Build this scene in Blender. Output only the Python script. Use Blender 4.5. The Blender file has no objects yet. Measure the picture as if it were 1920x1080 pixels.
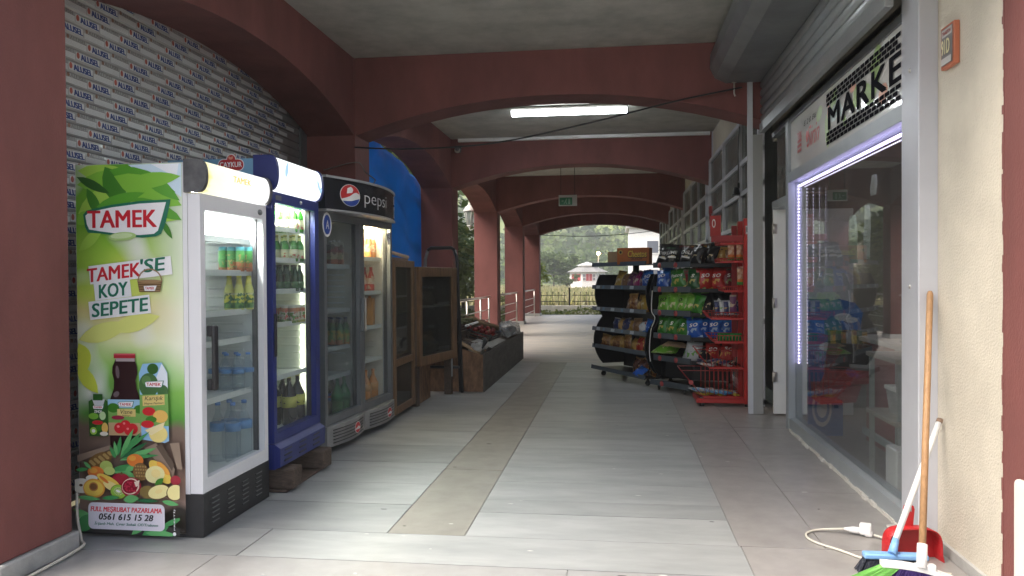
import bpy, bmesh, math, random
from mathutils import Vector, Matrix, Euler
from mathutils import noise as mnoise
random.seed(7)
S = bpy.context.scene
COL = S.collection
R = math.radians

# ------------------------------------------------------------------ camera, world, sun, exposure
cd = bpy.data.cameras.new('camera'); cam = bpy.data.objects.new('camera', cd); COL.objects.link(cam)
cd.sensor_width = 36.0; cd.lens = 36.0 * 1480 / 1920
cd.clip_start = 0.05; cd.clip_end = 3000
cam.location = (0, 0, 1.42)
cam.matrix_world = Matrix.Translation((0, 0, 1.42)) @ Matrix.Rotation(0.13240078, 4, 'Z') @ Matrix.Rotation(math.pi/2 - 0.01267399, 4, 'X') @ Matrix.Rotation(-0.0063, 4, 'Z')
S.camera = cam

SUN_EL, SUN_AZ = R(55), R(-122)        # azimuth measured from +Y towards +X
W = bpy.data.worlds.new('World'); S.world = W; W.use_nodes = True
nt = W.node_tree; nt.nodes.clear()
out = nt.nodes.new('ShaderNodeOutputWorld'); bg = nt.nodes.new('ShaderNodeBackground'); sky = nt.nodes.new('ShaderNodeTexSky')
sky.sky_type = 'NISHITA'; sky.sun_disc = False; sky.sun_elevation = SUN_EL; sky.sun_rotation = SUN_AZ
sky.air_density = 1.0; sky.dust_density = 5.0; sky.ozone_density = .8; sky.altitude = 50
bg.inputs['Strength'].default_value = 0.15
nt.links.new(sky.outputs[0], bg.inputs['Color']); nt.links.new(bg.outputs[0], out.inputs['Surface'])
sl = bpy.data.lights.new('sun', 'SUN'); sl.energy = 2.5; sl.angle = R(42); sl.color = (1.0, 0.95, 0.88)
so = bpy.data.objects.new('sun', sl); COL.objects.link(so)
sd = Vector((math.sin(SUN_AZ)*math.cos(SUN_EL), math.cos(SUN_AZ)*math.cos(SUN_EL), math.sin(SUN_EL)))
so.rotation_euler = sd.to_track_quat('Z', 'Y').to_euler(); so.location = sd * 60
vs = S.view_settings; S.display_settings.display_device = 'sRGB'
vs.view_transform = 'Standard'; vs.look = 'None'; vs.gamma = 1; vs.use_curve_mapping = False
vs.exposure = 1.2
S.render.engine = 'CYCLES'
S.cycles.max_bounces = 8; S.cycles.diffuse_bounces = 4; S.cycles.transparent_max_bounces = 24
S.cycles.use_denoising = True
S.cycles.sample_clamp_indirect = 8

# ------------------------------------------------------------------ materials
MATS = {}
def mat(name, col, rough=0.6, metal=0.0, var=0.0, vs_=8.0, var2=None, bump=0.0, bs=60.0, spec=0.5, emit=None, es=0.0, coat=0.0, stretch=None, rnd=0.0, sss=0):
    if name in MATS: return MATS[name]
    m = bpy.data.materials.new(name); m.use_nodes = True; MATS[name] = m
    n = m.node_tree.nodes; l = m.node_tree.links; p = n['Principled BSDF']
    p.inputs['Base Color'].default_value = (*col, 1); p.inputs['Roughness'].default_value = rough
    p.inputs['Metallic'].default_value = metal; p.inputs['Specular IOR Level'].default_value = spec
    p.inputs['Coat Weight'].default_value = coat
    if emit: p.inputs['Emission Color'].default_value = (*emit, 1); p.inputs['Emission Strength'].default_value = es
    if var or bump:
        tc = n.new('ShaderNodeTexCoord'); mp = n.new('ShaderNodeMapping'); l.new(tc.outputs['Object'], mp.inputs[0])
        if stretch: mp.inputs['Scale'].default_value = stretch
        if rnd:
            oi = n.new('ShaderNodeObjectInfo'); mu = n.new('ShaderNodeMath'); mu.operation = 'MULTIPLY'; mu.inputs[1].default_value = 37.0
            l.new(oi.outputs['Random'], mu.inputs[0]); l.new(mu.outputs[0], mp.inputs['Location'])
    if var:
        nz = n.new('ShaderNodeTexNoise'); nz.inputs['Scale'].default_value = vs_; nz.inputs['Detail'].default_value = 6; nz.inputs['Roughness'].default_value = 0.62
        l.new(mp.outputs[0], nz.inputs[0])
        cr = n.new('ShaderNodeValToRGB'); c2 = var2 or tuple(c*(1-var) for c in col)
        cr.color_ramp.elements[0].position = 0.32; cr.color_ramp.elements[0].color = (*c2, 1)
        cr.color_ramp.elements[1].position = 0.66; cr.color_ramp.elements[1].color = (*col, 1)
        l.new(nz.outputs[0], cr.inputs[0])
        src = cr.outputs[0]
        if rnd:
            hs = n.new('ShaderNodeHueSaturation'); mr = n.new('ShaderNodeMapRange')
            mr.inputs['To Min'].default_value = 1-rnd; mr.inputs['To Max'].default_value = 1+rnd
            l.new(oi.outputs['Random'], mr.inputs[0]); l.new(mr.outputs[0], hs.inputs['Value']); l.new(src, hs.inputs['Color']); src = hs.outputs[0]
        l.new(src, p.inputs['Base Color'])
        rr = n.new('ShaderNodeMapRange'); rr.inputs['To Min'].default_value = min(1, rough*1.15); rr.inputs['To Max'].default_value = rough*0.85
        l.new(nz.outputs[0], rr.inputs[0]); l.new(rr.outputs[0], p.inputs['Roughness'])
    if bump:
        nb = n.new('ShaderNodeTexNoise'); nb.inputs['Scale'].default_value = bs; nb.inputs['Detail'].default_value = 4
        l.new(mp.outputs[0], nb.inputs[0]); b = n.new('ShaderNodeBump'); b.inputs['Strength'].default_value = bump; b.inputs['Distance'].default_value = 0.01
        l.new(nb.outputs[0], b.inputs['Height']); l.new(b.outputs[0], p.inputs['Normal'])
    return m

def glow(name, col, strength):
    if name in MATS: return MATS[name]
    m = bpy.data.materials.new(name); m.use_nodes = True; MATS[name] = m
    n = m.node_tree.nodes; n.clear(); e = n.new('ShaderNodeEmission'); o = n.new('ShaderNodeOutputMaterial')
    e.inputs[0].default_value = (*col, 1); e.inputs[1].default_value = strength; m.node_tree.links.new(e.outputs[0], o.inputs[0]); return m

def glassm(name, tint=(1, 1, 1), rough=0.02, ior=1.45, dirt=0.0, dirtcol=(0.6, 0.62, 0.62), refl=1.0):
    """thin pane: straight transmission, fresnel reflection, a film of dust"""
    if name in MATS: return MATS[name]
    m = bpy.data.materials.new(name); m.use_nodes = True; MATS[name] = m
    n = m.node_tree.nodes; l = m.node_tree.links; n.clear()
    o = n.new('ShaderNodeOutputMaterial'); t = n.new('ShaderNodeBsdfTransparent'); g = n.new('ShaderNodeBsdfGlossy'); mx = n.new('ShaderNodeMixShader'); f = n.new('ShaderNodeFresnel')
    t.inputs[0].default_value = (*tint, 1); g.inputs['Roughness'].default_value = rough; f.inputs[0].default_value = ior
    ge = n.new('ShaderNodeNewGeometry'); io = n.new('ShaderNodeMapRange'); io.inputs['To Min'].default_value = ior; io.inputs['To Max'].default_value = 1/ior
    l.new(ge.outputs['Backfacing'], io.inputs[0]); l.new(io.outputs[0], f.inputs[0])
    mm = n.new('ShaderNodeMath'); mm.operation = 'MULTIPLY'; mm.inputs[1].default_value = refl*.6; mm.use_clamp = True
    l.new(f.outputs[0], mm.inputs[0]); l.new(mm.outputs[0], mx.inputs[0]); l.new(t.outputs[0], mx.inputs[1]); l.new(g.outputs[0], mx.inputs[2])
    res = mx.outputs[0]
    if dirt:
        d = n.new('ShaderNodeBsdfDiffuse'); d.inputs[0].default_value = (*dirtcol, 1); m2 = n.new('ShaderNodeMixShader')
        tc = n.new('ShaderNodeTexCoord'); nz = n.new('ShaderNodeTexNoise'); nz.inputs['Scale'].default_value = 2.5; nz.inputs['Detail'].default_value = 8
        mr = n.new('ShaderNodeMapRange'); mr.inputs['From Min'].default_value = .3; mr.inputs['From Max'].default_value = .75
        mr.inputs['To Min'].default_value = dirt*.5; mr.inputs['To Max'].default_value = dirt*1.5
        l.new(tc.outputs['Object'], nz.inputs[0]); l.new(nz.outputs[0], mr.inputs[0]); l.new(mr.outputs[0], m2.inputs[0])
        l.new(res, m2.inputs[1]); l.new(d.outputs[0], m2.inputs[2]); res = m2.outputs[0]
    l.new(res, o.inputs[0]); return m

# ------------------------------------------------------------------ mesh building
class MB:
    def __init__(s): s.v = []; s.f = []; s.m = []; s.sm = []
    def _add(s, vs, fs, mi=0, smooth=False):
        b = len(s.v); s.v += [tuple(v) for v in vs]
        for f in fs: s.f.append(tuple(i+b for i in f)); s.m.append(mi); s.sm.append(smooth)
        return s
    def box(s, x0, x1, y0, y1, z0, z1, mi=0, M=None):
        vs = [Vector((x, y, z)) for z in (z0, z1) for y in (y0, y1) for x in (x0, x1)]
        if M: vs = [M @ v for v in vs]
        return s._add(vs, [(0, 2, 3, 1), (4, 5, 7, 6), (0, 1, 5, 4), (2, 6, 7, 3), (0, 4, 6, 2), (1, 3, 7, 5)], mi)
    def bbox(s, x0, x1, y0, y1, z0, z1, r=0.01, mi=0, M=None, seg=2):
        bm = bmesh.new(); bmesh.ops.create_cube(bm, size=1)
        for v in bm.verts: v.co = Vector((x0+(v.co.x+.5)*(x1-x0), y0+(v.co.y+.5)*(y1-y0), z0+(v.co.z+.5)*(z1-z0)))
        bmesh.ops.bevel(bm, geom=bm.edges[:], offset=r, segments=seg, affect='EDGES', profile=.5)
        bm.verts.index_update(); vs = [(M @ v.co if M else v.co.copy()) for v in bm.verts]
        dims = sorted((x1-x0, y1-y0, z1-z0)); lim = max(r*1.6, 1e-4)
        b = len(s.v); s.v += [tuple(v) for v in vs]
        for f in bm.faces:
            s.f.append(tuple(v.index+b for v in f.verts)); s.m.append(mi)
            nrm = f.normal; s.sm.append(seg > 1 and max(abs(nrm.x), abs(nrm.y), abs(nrm.z)) < .999)
        bm.free(); return s
    def quad(s, a, b, c, d, mi=0): return s._add([a, b, c, d], [(0, 1, 2, 3)], mi)
    def prism(s, pts, h0, h1, axis='Z', mi=0, M=None, smooth=False):
        """pts: 2D outline; extruded along axis from h0 to h1"""
        n = len(pts)
        def P(p, h):
            v = Vector((p[0], p[1], h)) if axis == 'Z' else Vector((p[0], h, p[1])) if axis == 'Y' else Vector((h, p[0], p[1]))
            return M @ v if M else v
        vs = [P(p, h0) for p in pts] + [P(p, h1) for p in pts]
        b = len(s.v); s.v += [tuple(v) for v in vs]
        for f in [tuple(range(n))[::-1], tuple(range(n, 2*n))]: s.f.append(tuple(i+b for i in f)); s.m.append(mi); s.sm.append(False)
        for i in range(n): s.f.append((b+i, b+(i+1) % n, b+n+(i+1) % n, b+n+i)); s.m.append(mi); s.sm.append(smooth)
        return s
    def tube(s, pts, r, n=8, mi=0, cap=True, radii=None):
        pts = [Vector(p) for p in pts]; rings = []
        up = Vector((0, 0, 1))
        for i, p in enumerate(pts):
            d = (pts[min(i+1, len(pts)-1)] - pts[max(i-1, 0)]).normalized()
            a = d.cross(up if abs(d.z) < .95 else Vector((1, 0, 0))).normalized(); b_ = d.cross(a)
            rr = radii[i] if radii else r
            rings.append([p + a*math.cos(2*math.pi*k/n)*rr + b_*math.sin(2*math.pi*k/n)*rr for k in range(n)])
        b = len(s.v)
        for g in rings: s.v += [tuple(v) for v in g]
        for i in range(len(pts)-1):
            for k in range(n):
                s.f.append((b+i*n+k, b+i*n+(k+1) % n, b+(i+1)*n+(k+1) % n, b+(i+1)*n+k)); s.m.append(mi); s.sm.append(True)
        if cap:
            s.f.append(tuple(b+k for k in range(n))[::-1]); s.m.append(mi); s.sm.append(False)
            s.f.append(tuple(b+(len(pts)-1)*n+k for k in range(n))); s.m.append(mi); s.sm.append(False)
        return s
    def lathe(s, prof, n=14, c=(0, 0, 0), mi=0, M=None, mis=None):
        """prof: [(r,z)...]"""
        b = len(s.v)
        for r, z in prof:
            for k in range(n):
                v = Vector((c[0]+r*math.cos(2*math.pi*k/n), c[1]+r*math.sin(2*math.pi*k/n), c[2]+z)); s.v.append(tuple(M @ v if M else v))
        for i in range(len(prof)-1):
            for k in range(n):
                s.f.append((b+i*n+k, b+i*n+(k+1) % n, b+(i+1)*n+(k+1) % n, b+(i+1)*n+k)); s.m.append(mis[i] if mis else mi); s.sm.append(True)
        s.f.append(tuple(b+k for k in range(n))[::-1]); s.m.append(mis[0] if mis else mi); s.sm.append(False)
        s.f.append(tuple(b+(len(prof)-1)*n+k for k in range(n))); s.m.append(mis[-1] if mis else mi); s.sm.append(False)
        return s
    def ball(s, c, r, n=10, m=7, mi=0, sc=(1, 1, 1), M=None):
        prof = [(max(1e-4, r*math.sin(math.pi*i/m)), -r*math.cos(math.pi*i/m)) for i in range(m+1)]
        T = Matrix.Translation(c) @ (M or Matrix()) @ Matrix.Diagonal((*sc, 1)); return s.lathe(prof, n, (0, 0, 0), mi, T)
    def mesh(s, name, mats):
        me = bpy.data.meshes.new(name); me.from_pydata(s.v, [], s.f)
        for m in (mats if isinstance(mats, (list, tuple)) else [mats]): me.materials.append(m)
        me.polygons.foreach_set('material_index', s.m); me.polygons.foreach_set('use_smooth', s.sm); me.update(); return me
    def build(s, name, mats, parent=None):
        return link(name, s.mesh(name, mats), parent)

def link(name, me, parent=None):
    o = bpy.data.objects.new(name, me); COL.objects.link(o)
    if parent is not None:
        o.parent = parent
    return o
USED = {}
def tag(o, label=None, cat=None, group=None, kind=None):
    if label:
        n = len(label.split())
        if n < 4 or n > 16: print('LABEL LEN', n, label)
        if label in USED and not group: print('DUP', label)
        USED[label] = 1
        o['label'] = label
    if cat: o['category'] = cat
    if group: o['group'] = group
    if kind: o['kind'] = kind
    return o
def thing(name, label, cat, loc=(0, 0, 0), rz=0.0, group=None):
    o = bpy.data.objects.new(name, None); o.empty_display_size = .1; COL.objects.link(o); o.location = loc; o.rotation_euler = (0, 0, rz)
    return tag(o, label, cat, group)
def copy_tree(o, parent=None):
    c = o.copy(); COL.objects.link(c)
    if parent is not None: c.parent = parent
    for ch in list(o.children): copy_tree(ch, c)
    return c
ORD = ['first', 'second', 'third', 'fourth', 'fifth', 'sixth', 'seventh', 'eighth', 'ninth', 'tenth', 'eleventh', 'twelfth']

# text outlines (Blender's own built-in font), cached as flat meshes
_TX = {}
def textgeo(body, bold=0.0, shear=0.0, space=1.0):
    k = (body, bold, shear, space)
    if k in _TX: return _TX[k]
    c = bpy.data.curves.new('lettering', 'FONT'); c.body = body; c.size = 1; c.offset = bold; c.shear = shear; c.space_character = space
    c.resolution_u = 3; c.align_x = 'CENTER'; c.align_y = 'CENTER'
    o = bpy.data.objects.new('lettering', c); COL.objects.link(o)
    dg = bpy.context.evaluated_depsgraph_get(); me = o.evaluated_get(dg).to_mesh()
    vs = [v.co.copy() for v in me.vertices]; fs = [tuple(p.vertices) for p in me.polygons]
    o.evaluated_get(dg).to_mesh_clear(); bpy.data.objects.remove(o); bpy.data.curves.remove(c)
    xs = [v.x for v in vs]; ys = [v.y for v in vs]; x0, x1, y0, y1 = min(xs), max(xs), min(ys), max(ys)
    vs = [((v.x-(x0+x1)/2)/(x1-x0), (v.y-(y0+y1)/2)/(y1-y0)) for v in vs]      # unit box
    _TX[k] = (vs, fs, (x1-x0)/(y1-y0)); return _TX[k]

class Flat:
    """flat print: layered shapes on a plane o + a*u + b*v, lifted along w"""
    def __init__(s, o, u, v, w, step=0.0005):
        s.o = Vector(o); s.u = Vector(u); s.v = Vector(v); s.w = Vector(w); s.mb = MB(); s.step = step; s.mats = []; s.layer = 1
    def mi(s, m):
        if m not in s.mats: s.mats.append(m)
        return s.mats.index(m)
    def P(s, a, b): return s.o + s.u*a + s.v*b + s.w*(s.step*s.layer)
    def up(s): s.layer += 1; return s
    def poly(s, pts, m):
        s.layer += 1; s.mb._add([s.P(*p) for p in pts], [tuple(range(len(pts)))], s.mi(m)); return s
    def ell(s, a, b, ra, rb, m, rot=0, n=20):
        c, d = math.cos(rot), math.sin(rot)
        return s.poly([(a+ra*math.cos(t)*c-rb*math.sin(t)*d, b+ra*math.cos(t)*d+rb*math.sin(t)*c) for t in [2*math.pi*i/n for i in range(n)]], m)
    def leaf(s, a, b, L, wd, rot, m, bend=0.0):
        c, d = math.cos(rot), math.sin(rot); pts = []
        for sgn in (1, -1):
            rng = range(0, 7) if sgn > 0 else range(6, -1, -1)
            for i in rng:
                t = i/6; x = t*L; y = sgn*wd*math.sin(math.pi*t)**.8*.5*(1.15-.3*t) + bend*L*t*t
                pts.append((a+x*c-y*d, b+x*d+y*c))
        pts = [p for i, p in enumerate(pts) if i not in (7,)]
        return s.poly(pts[:-1], m)
    def rrect(s, a0, a1, b0, b1, r, m):
        pts = []
        for cx, cy, t0 in ((a1-r, b1-r, 0), (a0+r, b1-r, 90), (a0+r, b0+r, 180), (a1-r, b0+r, 270)):
            for i in range(5): t = R(t0+i*22.5); pts.append((cx+r*math.cos(t), cy+r*math.sin(t)))
        return s.poly(pts, m)
    def text(s, body, a, b, wd, ht, m, bold=0.0, shear=0.0, rot=0.0, space=1.0):
        vs, fs, asp = textgeo(body, 0.0 if bold > 0 else bold, shear, space); s.layer += 1
        if wd is None: wd = ht*asp
        if ht is None: ht = wd/asp
        c, d = math.cos(rot), math.sin(rot); k = bold*ht*.85
        for q, q2 in (((-1, -.6), (1, -.6), (0, 0), (-1, .6), (1, .6)) if bold > .015 else ((0, 0),)):
            s.layer += .3
            s.mb._add([s.P(a+(x*(wd-2*k)+q*k)*c-(y*(ht-k)+q2*k*.7)*d, b+(x*(wd-2*k)+q*k)*d+(y*(ht-k)+q2*k*.7)*c) for x, y in vs], fs, s.mi(m))
        return s
    def build(s, name, parent): return s.mb.build(name, s.mats, parent)

# ------------------------------------------------------------------ common materials
RED = mat('red_paint', (0.205, 0.066, 0.057), .8, var=.30, vs_=2.2, var2=(.150, .050, .044), bump=.35, bs=140, stretch=(1, 1, .4))
RED2 = mat('red_paint_smooth', (0.235, 0.062, 0.053), .8, var=.25, vs_=1.2, bump=.2, bs=90)
CEIL = mat('ceiling_paint', (0.50, 0.49, 0.44), .9, var=.28, vs_=3.0, bump=.4, bs=70)
CREAM = mat('cream_plaster', (0.64, 0.585, 0.48), .9, var=.20, vs_=2.2, bump=.6, bs=85)
PLINTH = mat('plinth_stone', (0.42, 0.42, 0.40), .5, var=.25, vs_=9, bump=.1)
ALU = mat('grey_aluminium', (0.42, 0.44, 0.46), .38, .55, var=.1, vs_=5)
ALUL = mat('light_aluminium', (0.58, 0.59, 0.63), .4, .25, var=.06, vs_=4)
ALUD = mat('dark_aluminium', (0.20, 0.21, 0.22), .45, .5, var=.15, vs_=6)
WHITE = mat('white_plastic', (0.78, 0.78, 0.76), .4, var=.05, vs_=6)
WHITEP = mat('white_print', (0.85, 0.85, 0.84), .35)
BLACK = mat('black_plastic', (0.018, 0.018, 0.02), .42, var=.3, vs_=8)
BLACKM = mat('black_metal', (0.012, 0.012, 0.014), .5, .2)
BLACKI = mat('black_ink', (0.012, 0.012, 0.015), .5)
STEEL = mat('stainless_steel', (0.62, 0.58, 0.53), .3, .9, var=.1, vs_=12)
WOOD = mat('varnished_wood', (0.215, 0.12, 0.058), .5, var=.5, vs_=4, stretch=(14, 14, 1.2), bump=.15, bs=30)
WOODD = mat('dark_wood', (0.085, 0.055, 0.038), .6, var=.5, vs_=5, stretch=(12, 2, 12), bump=.3, bs=30)
OSB = mat('chipboard', (0.27, 0.145, 0.075), .7, var=.62, vs_=13, stretch=(1.4, 1.4, .7), bump=.3, bs=40)
CARD = mat('cardboard', (0.36, 0.245, 0.135), .85, var=.18, vs_=7)
RUBBER = mat('rubber', (0.02, 0.02, 0.02), .7)
GLASS = glassm('clear_glass', (.95, .97, .96), .015, dirt=.03)
FRIDGEGLASS = glassm('fridge_glass', (.93, .96, .95), .02, dirt=.05, refl=.75)
DUSTGLASS = glassm('dusty_glass', (.5, .52, .5), .12, dirt=.30, dirtcol=(.34, .34, .31))
SHOPGLASS = glassm('shop_glass', (.84, .86, .86), .012, dirt=.022, refl=2.1)
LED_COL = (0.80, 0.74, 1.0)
# ================================================================== ground and floor
PX = [3.3, 8.4, 13.55, 18.75, 23.95, 29.1]        # where each pillar starts along the arcade; pillars are 0.5 deep
XL, XO, XR, ZS, ZC, ZT = -2.85, -3.41, 1.58, 3.0, 3.37, 3.85
ground = MB().quad((-900, -200, -.35), (900, -200, -.35), (900, 1200, -.35), (-900, 1200, -.35)).build('ground', mat('grass_ground', (0.075, 0.085, 0.03), .95, var=.5, vs_=.4, var2=(0.10, 0.085, 0.045)))
tag(ground, kind='structure')
GROUT = mat('grout', (0.27, 0.265, 0.25), .85, var=.2, vs_=20)
MARB = mat('grey_marble', (0.355, 0.363, 0.353), .36, var=.30, vs_=3.2, var2=(0.265, 0.273, 0.267), stretch=(.6, 1.9, 1), rnd=.13, bump=.04, bs=12)
MARBB = mat('beige_marble', (0.325, 0.32, 0.31), .36, var=.25, vs_=5, var2=(0.265, 0.26, 0.25), stretch=(1, 1, 1), rnd=.07)
MARBT = mat('tan_marble', (0.265, 0.252, 0.22), .38, var=.25, vs_=6, var2=(0.215, 0.205, 0.178), rnd=.05)
MARBG = mat('taupe_marble', (0.325, 0.308, 0.29), .36, var=.2, vs_=6, var2=(0.265, 0.25, 0.235), rnd=.05)
floor = MB().box(-3.41, 1.7, -1.5, 13.2, -.3, -.006).box(-3.41, 1.7, 13.2, 30.2, -.3, -.0005).build('floor', GROUT)
tag(floor, kind='structure')
far = MB().quad((-3.41, 13.2, 0.001), (1.7, 13.2, 0.001), (1.7, 30.15, 0.001), (-3.41, 30.15, 0.001)).build('floor_far_slabs', mat('far_marble', (0.54, 0.49, 0.42), .42, var=.3, vs_=2, var2=(0.36, 0.36, 0.35), stretch=(.6, 2.5, 1)), floor)  # paler and warmer than near slabs: daylight from the open end put into the colour
far.name = 'far_paving'
tr = random.Random(5)
def tile(x0, x1, y0, y1, m, g=.0032):
    o = MB().box(x0+g, x1-g, y0+g, y1-g, -.012, tr.uniform(-.0006, .0006)).build('tile', m, floor); return o
y = -1.5
for r in (0.9, 1.0, 1.1, 1.15, 1.17):                       # beige slabs in front of the arcade
    xs = [-3.41, -2.1+tr.uniform(-.2, .2), -.17+tr.uniform(-.1, .1), 1.0, 1.7]
    for a, b in zip(xs, xs[1:]): tile(a, b, y, y+r, MARBB)
    y += r
for a, b in zip([-3.41, -1.95, .64, 1.7], [-1.95, .64, 1.7]): tile(a, b, 3.82, 4.26, MARB if b < 1 else MARBG)
rows = []; y = 4.26
while y < 13.2:
    h = tr.choice((.32, .45, .52, .6, .28)); h = min(h, 13.2-y); rows.append((y, y+h)); y += h
for a, b in rows: tile(-.84, .63, a, b, MARB)
rows2 = []; y = 4.26
while y < 13.2:
    h = tr.choice((.4, .55, .62, .5)); h = min(h, 13.2-y); rows2.append((y, y+h)); y += h
for a, b in rows2: tile(-3.41, -1.28, a, b, MARB)
y = 4.26
while y < 13.2: tile(-1.28, -.84, y, min(13.2, y+1.49), MARBT); y += 1.49
y = 4.26
while y < 13.2: tile(.63, 1.07, y, min(13.2, y+1.79), MARBG); y += 1.79
y = 4.26
while y < 13.2: tile(1.07, 1.7, y, min(13.2, y+1.12), MARBG); y += 1.12
# a few scuffs, paint drips and scraps on the slabs
sc = MB(); sr = random.Random(3)
for k in range(42):
    x, yy = sr.uniform(-2.0, 1.3), 3.4+sr.random()**1.5*6; a = sr.uniform(0, 6.28); L = sr.uniform(.006, .028); w = sr.uniform(.002, .006)
    pts = [(x+math.cos(t+a)*L*sr.uniform(.5, 1), yy+math.sin(t+a)*w*sr.uniform(.6, 1.2)) for t in [i*1.05 for i in range(6)]]
    sc.prism(pts, .0008, .0022, mi=0 if sr.random() < .5 else 1)
tag(sc.build('litter', [mat('scrap_pale', (.66, .65, .62), .7), mat('scrap_dark', (.06, .055, .05), .7)]), kind='stuff')

# ================================================================== the arcade
arc = thing('arcade_building', 'dark red arcade of arched beams on square pillars over a marble walkway', 'arcade', (0, 0, 0))
def arch_pts(a0, a1, zs, zc, zt, n=18):
    pts = [(a0, zt), (a0, zs)]
    for i in range(1, n):
        t = i/n; pts.append((a0+(a1-a0)*t, zs+(zc-zs)*(1-abs(2*t-1)**2.1)))
    pts += [(a1, zs), (a1, zt)]
    return pts
def arch_solid(mb, a0, a1, zs, zc, zt, h0, h1, axis, n=18):
    """arch wall, split into convex columns so that shading is clean"""
    p = arch_pts(a0, a1, zs, zc, zt, n)[1:-1]
    for (x0, z0), (x1, z1) in zip(p, p[1:]): pass
    N = len(p); top = [(x, zt) for x, z in p]
    def V(x, z, h): return (x, h, z) if axis == 'Y' else (h, x, z)
    vs = [V(*q, h0) for q in p]+[V(*q, h0) for q in top]+[V(*q, h1) for q in p]+[V(*q, h1) for q in top]
    fs = []
    for i in range(N-1):
        fs += [(i, i+1, N+i+1, N+i), (2*N+i+1, 2*N+i, 3*N+i, 3*N+i+1), (i+1, i, 2*N+i, 2*N+i+1), (N+i, N+i+1, 3*N+i+1, 3*N+i)]
    fs += [(0, N, 3*N, 2*N), (N-1, 3*N-1, 4*N-1, 2*N-1)]
    mb._add(vs, fs)
for i, y in enumerate(PX):
    p = MB().bbox(XO, XL, y, y+.5, .10, ZT, .006, seg=1).build('pillar', RED, arc)
    MB().bbox(XO-.02, XL+.025, y-.025, y+.525, 0, .098, .008, seg=1).build('plinth', PLINTH, p)
    b = MB(); arch_solid(b, XL+.001, XR-.002, ZS, ZC, ZT, y+.02, y+.48, 'Y'); b.build('cross_beam', RED, arc)
for i in range(5):
    b = MB(); arch_solid(b, PX[i]+.501, PX[i+1]-.001, ZS, ZC, ZT, XO+.02, XL-.012, 'X'); b.build('arch_beam', RED, arc)
    MB().box(XO, XR+.5, PX[i]+.25, PX[i+1]+.25-.002, ZT+.002, ZT+.22).build('ceiling_slab', CEIL, arc)
MB().box(XO, XR+.5, 3.2, 3.548, ZT+.002, ZT+.22).build('ceiling_slab', CEIL, arc)
MB().box(XO, XR+.5, 29.352, 29.65, ZT+.002, ZT+.22).build('ceiling_slab', CEIL, arc)
MB().box(XO-.3, 7.0, 3.1, 29.9, ZT+.23, ZT+3.6).build('upper_storey', CREAM, arc)

# right hand row of shops: plastered facade beyond the market
fac = thing('shop_row', 'row of closed shop fronts with grey grid windows along the arcade', 'shops', (1.6, 9, 0))
def L(p): p.location = (-1.6, -9, 0); return p
for i in range(1, 5):
    y0, y1 = PX[i]+(.5 if i > 1 else .5), PX[i+1]
    L(MB().box(1.60, 1.9, y0, y1, 3.36, ZT).build('wall', CREAM, fac))
    L(MB().bbox(1.58, 1.9, y1-.02, y1+.52, 0, ZT, .006, seg=1).build('pier', CREAM if i > 1 else ALUL, fac))
    n = 3; ys = [y0, y0+1.35, y0+2.9, y1-.02]
    f = MB(); rails = (.02, .9, 2.02, 2.42, 2.80, 3.32)
    for yy in ys: f.box(1.53, 1.60, yy, yy+.06, 0, 3.36)
    for z in rails: f.box(1.537, 1.60, y0, y1-.03, z, z+.055)
    wf = L(f.build('window_frame', ALUL, fac))
    for a, b in zip(ys, ys[1:]):
        for z0, z1 in zip(rails, rails[1:]):
            MB().box(1.567, 1.573, a+.06, b, z0+.055, z1).build('pane', DUSTGLASS, wf)
    L(MB().box(1.9, 1.95, y0, y1, 0, 3.36).build('lining', mat('dim_lining', (.30, .29, .26), .9, var=.3, vs_=2), fac))

# near right: market shop
SX = 1.60
shop = thing('market_shop', 'market shop front with grey frame, glass window and sign panel', 'shop', (SX, 6, 0))
def Q(p): p.location = (-SX, -6, 0); return p
FR = mat('shop_frame_grey', (0.36, 0.39, 0.41), .4, .3, var=.08, vs_=3)
Q(MB().box(1.57, 1.69, 4.632, 7.55, .004, .115).build('bottom_rail', FR, shop))
Q(MB().box(1.572, 1.69, 4.632, 7.55, 2.28, 2.372).build('top_rail', FR, shop))
Q(MB().box(1.573, 1.69, 4.632, 7.55, 2.83, 2.875).build('head_rail', ALUD, shop))
Q(MB().box(1.565, 1.69, 7.55, 7.66, .004, 2.875).build('jamb', FR, shop))
Q(MB().box(1.574, 1.69, 7.66, 8.36, 2.10, 2.18).build('door_head', FR, shop))
Q(MB().box(1.574, 1.69, 7.66, 8.36, 2.83, 2.875).build('head_rail', ALUD, shop))
Q(MB().box(1.387, 1.485, 8.375, 8.41, .004, 2.875).build('jamb', mat('jamb_grey', (.30, .30, .285), .5), shop))
Q(MB().box(1.625, 1.633, 4.632, 7.55, .115, 2.28).build('window_pane', SHOPGLASS, shop))
Q(MB().box(1.625, 1.633, 7.66, 8.36, 2.18, 2.83).build('transom_pane', DUSTGLASS, shop))
post = Q(MB().bbox(1.565, 1.70, 4.38, 4.63, .003, ZT, .004, seg=1).build('post', ALUL, shop))
for z in (1.36, 2.52, .2): MB().lathe([(.012, 0), (.009, .006), (.001, .008)], 10, M=Matrix.Translation((1.565, 4.50, z)) @ Matrix.Rotation(-math.pi/2, 4, 'Y')).build('screw', STEEL, post)
# sill mortar: ragged line along the foot of the window
mr = random.Random(9); mb = MB()
yy = 4.66
while yy < 7.5:
    d = mr.uniform(.05, .12); w = mr.uniform(.008, .03)
    mb.prism([(1.568, yy), (1.568, yy+d), (1.568-w*.7, yy+d), (1.568-w, yy+d*.5), (1.568-w*.8, yy)], 0, mr.uniform(.012, .03)); yy += d
Q(mb.build('mortar', mat('mortar', (.58, .56, .51), .95, bump=.6, bs=80), shop))['kind'] = 'stuff'
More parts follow.
